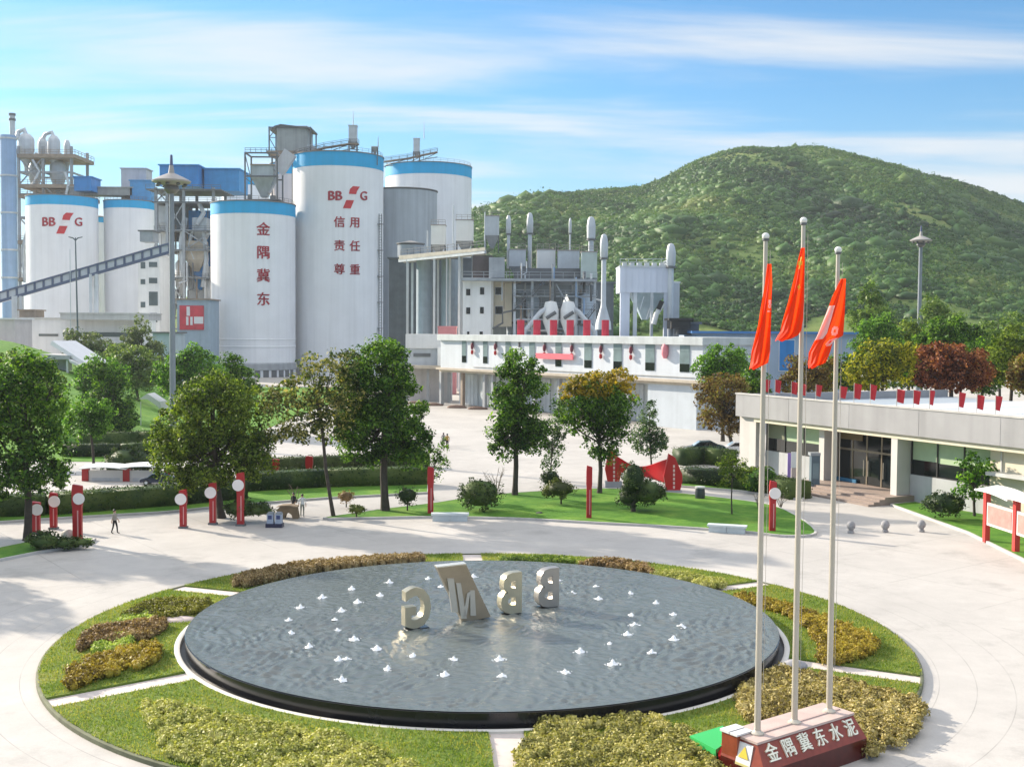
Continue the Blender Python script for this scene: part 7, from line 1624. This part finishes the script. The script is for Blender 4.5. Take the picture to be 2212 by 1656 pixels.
def cycad():
    b = G(1628, 1052, .14); t = thing('cycad_palm', 'grey green cycad with arching fronds before the reception building', 'plant', b); q = MB(); q.cyl(b, b+Vector((0,0,.9)), .16, .14, 10); q.build('trunk', BARK, t)
    for k in range(16):
        a = k*2*math.pi/16+random.uniform(-.15,.15); L = random.uniform(1.4,2.0); up = random.uniform(.5,1.3); V = []; F = []; n = 9
        for j in range(n):
            u = j/(n-1); r_ = L*u; z = .9+up*math.sin(u*2.3)*.9-.2*u*u; c = b+Vector((r_*math.cos(a), r_*math.sin(a), z)); w_ = .26*math.sin(min(1,u*1.15+.1)*math.pi)+.015; s = Vector((-math.sin(a),math.cos(a),0)); V += [c-s*w_-Vector((0,0,.08)), c, c+s*w_-Vector((0,0,.08))]
        for j in range(n-1): F += [(3*j,3*j+1,3*j+4,3*j+3),(3*j+1,3*j+2,3*j+5,3*j+4)]
        m = MB(); m.add(V, F); m.build('frond', leafmat('cycad_leaf', [(.05,.08,.02),(.10,.15,.04),(.16,.21,.07)], .25, 1), t, smooth=60)
cycad()

def hedge(label, pts, h, wd, lm, leaf=.14, zf=None, name='hedge', group='clipped hedges'):
    P = gpoly(pts); L = []; Nn = []; mb = MB(); rr = rng
    for a, b in zip(P[:-1], P[1:]):
        d = b-a; ln = d.length; u = d/ln; n = Vector((-u.y,u.x,0)); z0 = 0.02
        mb.add([tuple(a+n*s*(wd/2-.1)+Vector((0,0,z))) for z in (z0,h-.08) for s in (-1,1)]+[tuple(b+n*s*(wd/2-.1)+Vector((0,0,z))) for z in (z0,h-.08) for s in (-1,1)], [(0,4,5,1),(2,3,7,6),(0,2,6,4),(1,5,7,3),(0,1,3,2),(4,6,7,5)])
        k = int(ln*(wd+2*h)*1.5/(leaf*leaf)*.5); s = rr.uniform(0,ln,k); q = rr.uniform(0,wd+2*h,k); e = np.zeros((k,3)); p = np.zeros((k,3))
        wob = .06*np.sin(s*2.1)+.05*np.sin(s*5.3+1)
        top = (q > h) & (q < h+wd); lf = q <= h; off = np.where(lf, -wd/2, np.where(top, q-h-wd/2, wd/2)); z = np.where(lf, q, np.where(top, h+wob, h-(q-h-wd)))
        off = off*(1+wob*.8)
        p[:,0] = a.x+u.x*s+n.x*off; p[:,1] = a.y+u.y*s+n.y*off; p[:,2] = np.maximum(z,.02)
        e[:,0] = np.where(top,0,n.x*np.sign(off)); e[:,1] = np.where(top,0,n.y*np.sign(off)); e[:,2] = np.where(top,1,.2); L.append(p+rr.normal(0,.05,(k,3))); Nn.append(e)
    L = np.concatenate(L); Nn = np.concatenate(Nn); V, F = leaf_arrays(L, Nn, leaf, .7, .6); c = P[len(P)//2]
    return tag(mesh_np(name, V, F, lm, tuple(c), None, (np.array(mb.v), np.array(mb.f))), label, 'hedge', group)
hedge('long dark clipped hedge running across the middle left', [(520,1062),(700,1052),(920,1046)], 1.55, 2.2, LDK)
hedge('dark clipped hedge behind the left columns, below the notice board', [(-160,1120),(100,1112),(250,1100),(385,1090),(520,1076)], 1.5, 2.4, LDK)
hedge('second lower hedge line behind the long hedge', [(560,1020),(760,1012),(925,1008)], 1.3, 1.8, leafmat('hedge_olive_leaf', [(.02,.03,.008),(.04,.06,.012),(.07,.10,.02)], .18, .8))
hedge('dark hedge block in front of the car', [(1465,1004),(1520,1000),(1580,1006)], 1.6, 2.0, LDK)
hedge('low hedge by the reception building in front of the sill wall', [(1480,1044),(1570,1052),(1660,1064),(1730,1078)], 1.45, 2.2, LDK)
hedge('dark hedge row across the left slope lawn', [(140,985),(260,985),(345,980)], 1.3, 1.8, LDK)
hedge('upper dark hedge row across the left slope', [(170,968),(300,962),(360,962)], 1.6, 1.8, LDK)

# bare shrub twigs on the pale pavement
def twigs(label, px, py, hpx, n, seed):
    b = G(px, py, .02); h = m_at(hpx, b.y); r = random.Random(seed); q = MB()
    for k in range(n):
        a = r.uniform(0,6.28); s = r.uniform(.2,.5)*h; e = b+Vector((s*math.cos(a),s*math.sin(a),h*r.uniform(.6,1))); mid = b.lerp(e,.5)+Vector((r.uniform(-.1,.1),r.uniform(-.1,.1),.1*h)); q.tube([b-Vector((0,0,.05)),mid,e],[.035,.022,.008],5)
        for j in range(4): f = mid.lerp(e,r.uniform(0,.8)); g_ = f+Vector((r.uniform(-.3,.3),r.uniform(-.3,.3),r.uniform(.05,.35)))*h*.5; q.tube([f,g_],[.014,.005],4)
    o = q.build('bare_shrub', mat('dry_twig', (.16,.13,.10), .9, var=.2), None, loc=b); return tag(o, label, 'shrub', 'bare shrubs on the pavement')
twigs('bare twiggy shrub behind the dark ball shrub', 1072, 1068, 62, 9, 1); twigs('bare twiggy shrub on the pavement right of the lawn trees', 1686, 1098, 34, 6, 2); twigs('bare twiggy shrub left of the lawn tip column', 1640, 1100, 40, 7, 3); twigs('bare young shrub on the kerb right of the twin bins', 640, 1085, 46, 6, 4)

# rocks and the arched garden stone
def rock(name, label, cat, px, py, r_px, sc, m, seed):
    b = G(px, py, 0); r_ = m_at(r_px, b.y); v, f = ICO3; u = v*(1+.22*noise3(v,1.6,seed)+.08*noise3(v,5,seed+9))[:,None]; q = MB(); q.add([(b.x+p[0]*r_*sc[0], b.y+p[1]*r_*sc[1], max(0,p[2]*r_*sc[2]+r_*sc[2]*.7)) for p in u], [tuple(t) for t in f]); o = q.build(name, m, None, smooth=50, loc=b); return tag(o, label, cat, 'rocks by the paving')
rock('garden_rock', 'pale boulder between the red columns in the left corner bed', 'rock', 148, 1169, 15, (1,.8,1), mat('pale_boulder', (.42,.40,.36), .8, var=.2, scale=1.5, bump=.4), 4)
rock('garden_rock', 'small dark stone on the lawn below the ball shrub', 'rock', 1164, 1112, 7, (1.2,1,.6), mat('dark_stone', (.05,.06,.045), .9, var=.3), 6)
def arch_stone():
    b = G(620, 1120, 0); k = b.y/FPX; t = thing('arched_stone_seat', 'brown arched stone seat beside the twin bins', 'seat', b); m = MB(); n = 10; P = [(-22,0),(-22,20),(-14,27),(4,27),(20,24),(24,0),(12,0),(10,8),(4,13),(-3,10),(-6,0)]
    m.extr([(b.x+x*k, b.y, z*k) for x, z in P], (0,.7,0)); m.build('arch', mat('brown_stone', (.20,.145,.085), .8, var=.25, scale=2, bump=.3), t)
    m = MB(); m.extr([(b.x+x*k, b.y-.05, z*k) for x, z in ((-24,25),(-14,29),(4,30),(22,27),(22,24),(4,27),(-14,26))], (0,.8,0)); m.build('seat', mat('brown_stone_top', (.26,.19,.12), .7, var=.2), t)
arch_stone()

# ================================================================ people
SKIN = mat('skin', (.45,.27,.19), .6, var=.05); HAIR = mat('black_hair', (.012,.010,.009), .5)
def person(label, px, py, hpx, yaw, shirt, trousers, step=.18, arm=(.12,-.12), carry=None):
    b = G(px, py, 0); H = m_at(hpx, b.y); s = H/1.72; t = thing('person', label, 'person', b, 'people walking on the pavements')
    ca, sa = math.cos(yaw), math.sin(yaw)
    def W(x, y, z): return Vector((b.x+(x*ca-y*sa)*s, b.y+(x*sa+y*ca)*s, z*s))
    J = {'pel':(0,0,.94,.135),'wst':(0,.01,1.10,.125),'chs':(0,.01,1.30,.145),'nk':(0,0,1.46,.058),'hd':(0,-.02,1.60,.092),'tp':(0,-.01,1.68,.070)}
    for sd_, q in (('l',1),('r',-1)):
        f = step*q; J['h'+sd_] = (.09*q,0,.90,.088); J['k'+sd_] = (.095*q,-f*.5-.03,.50,.060); J['a'+sd_] = (.095*q,-f+.03,.09,.042); J['t'+sd_] = (.10*q,-f-.14,.035,.034)
        J['s'+sd_] = (.185*q,0,1.40,.058); J['e'+sd_] = (.25*q,.03+arm[0 if q>0 else 1]*.4,1.13,.042); J['w'+sd_] = (.25*q,arm[0 if q>0 else 1]*-1.0-.04,.90,.030)
    E = [('pel','wst'),('wst','chs'),('chs','nk'),('nk','hd'),('hd','tp')]
    for sd_ in 'lr': E += [('pel','h'+sd_),('h'+sd_,'k'+sd_),('k'+sd_,'a'+sd_),('a'+sd_,'t'+sd_),('chs','s'+sd_),('s'+sd_,'e'+sd_),('e'+sd_,'w'+sd_)]
    names = list(J); me = bpy.data.meshes.new('body'); me.from_pydata([W(*J[n][:3])-b for n in names], [(names.index(a), names.index(c)) for a, c in E], [])
    o = bpy.data.objects.new('tmp', me); COL.objects.link(o); md = o.modifiers.new('skin', 'SKIN'); sb = o.modifiers.new('sub', 'SUBSURF'); sb.levels = 2; sb.render_levels = 2
    sv = me.skin_vertices[0].data
    for i, n in enumerate(names): sv[i].radius = (J[n][3]*s, J[n][3]*s*(.8 if n in ('pel','wst','chs') else 1)); sv[i].use_root = (n == 'pel')
    dg = bpy.context.evaluated_depsgraph_get(); me2 = bpy.data.meshes.new_from_object(o.evaluated_get(dg)); bpy.data.objects.remove(o)
    mb = MB(); mb.add([tuple(Vector(v.co)+b) for v in me2.vertices], [tuple(p.vertices) for p in me2.polygons])
    mi = []
    for p in me2.polygons:
        z = p.center.z/s; r_ = math.hypot(p.center.x, p.center.y)/s; xl = abs((p.center.x*ca+p.center.y*sa)/s)
        mi.append(0 if z > 1.475 or (xl > .19 and z < 1.05) else (3 if z < .085 else (2 if z < .97 else 1)))
    mb.m = mi
    # hands: palm and five tapering fingers
    for q, nm in ((1,'wl'),(-1,'wr')):
        w_ = Vector(J[nm][:3]); mb.c = 0
        mb.tube([W(w_.x,w_.y,w_.z+.02), W(w_.x,w_.y-.01,w_.z-.04), W(w_.x,w_.y-.015,w_.z-.09)], [.026*s,.036*s,.032*s], 8)
        for i, (dy, ln) in enumerate(((-.030,.062),(-.010,.074),(.010,.070),(.028,.055))): mb.tube([W(w_.x,w_.y-.015+dy,w_.z-.085), W(w_.x-.008*q,w_.y-.018+dy,w_.z-.085-ln*.55), W(w_.x-.022*q,w_.y-.016+dy,w_.z-.085-ln)], [.0095*s,.0085*s,.006*s], 6)
        mb.tube([W(w_.x,w_.y-.035,w_.z-.04), W(w_.x-.01*q,w_.y-.062,w_.z-.065), W(w_.x-.016*q,w_.y-.066,w_.z-.095)], [.011*s,.010*s,.007*s], 6)
    # face: nose, ears, eyes, mouth
    mb.c = 0; mb.tube([W(0,-.105,1.615), W(0,-.128,1.585), W(0,-.105,1.578)], [.008*s,.014*s,.010*s], 6)
    for q in (-1,1): mb.ball(W(.092*q,-.01,1.60), .022*s, (.5,.8,1.2), 6, 5)
    mb.c = 3
    for q in (-1,1): mb.ball(W(.034*q,-.104,1.622), .010*s, (1.2,.6,.8), 6, 4)
    mb.tube([W(-.022,-.106,1.545), W(0,-.112,1.543), W(.022,-.106,1.545)], .005*s, 5)
    mb.build('body', [SKIN, shirt, trousers, BLACK], t, smooth=180)
    hb = MB(); c = W(0,.012,1.645); hb.ball(c, .104*s, (1,1.08,.86), 14, 9); hb.ball(W(0,.05,1.59), .085*s, (1,.75,1.0), 12, 8); hb.build('hair', HAIR, t, smooth=180)
    jk = MB(); jk.tube([W(0,.0,.97), W(0,.0,1.02), W(0,.005,1.14)], [.168*s,.165*s,.150*s], 14, False); jk.build('jacket_hem', shirt, t, smooth=180)
    if carry: q = MB(); h_ = W(.27,arm[0]*-1-.04,.66); q.box(h_.x-.12*s,h_.y-.06*s,h_.z-.18*s,h_.x+.12*s,h_.y+.06*s,h_.z+.08*s); q.build('bag', carry, t)
    return t
person('person in a grey top and black trousers walking on the left pavement', 248, 1152, 53, 1.3, mat('grey_jacket', (.30,.28,.24), .8), mat('black_trousers', (.012,.012,.014), .8))
person('person in dark clothes standing by the arched stone seat', 634, 1110, 47, -.6, mat('dark_coat', (.02,.022,.028), .8), mat('dark_trousers', (.02,.02,.025), .8), .06)
person('person in a white shirt and patterned grey trousers by the hedge', 653, 1116, 50, .3, mat('white_shirt', (.65,.66,.64), .8), mat('grey_green_trousers', (.28,.29,.24), .8, var=.4, scale=6), .10)
person('distant person in a grey top on the far pavement', 958, 965, 31, 2.8, mat('mid_grey_top', (.24,.23,.22), .8), mat('grey_trousers', (.20,.19,.18), .8), .12)
person('distant person in an ochre top and black trousers on the far pavement', 966, 969, 33, 2.9, mat('ochre_top', (.42,.26,.06), .8), MATS['black_trousers'], .12)

# ================================================================ air
def haze():
    m = bpy.data.materials.new('air'); m.use_nodes = True; nt = m.node_tree; nt.nodes.clear(); out = nt.nodes.new('ShaderNodeOutputMaterial'); v = nt.nodes.new('ShaderNodeVolumePrincipled')
    v.inputs['Color'].default_value = (.86,.93,1.0,1); v.inputs['Density'].default_value = HAZE_D; v.inputs['Anisotropy'].default_value = 0.25
    nt.links.new(v.outputs[0], out.inputs['Volume'])
    q = MB(); q.box(-4600,-4300,-4.5,4600,4900,190); o = q.build('haze', m); o['kind'] = 'stuff'
HAZE_D = 0.00012
haze()
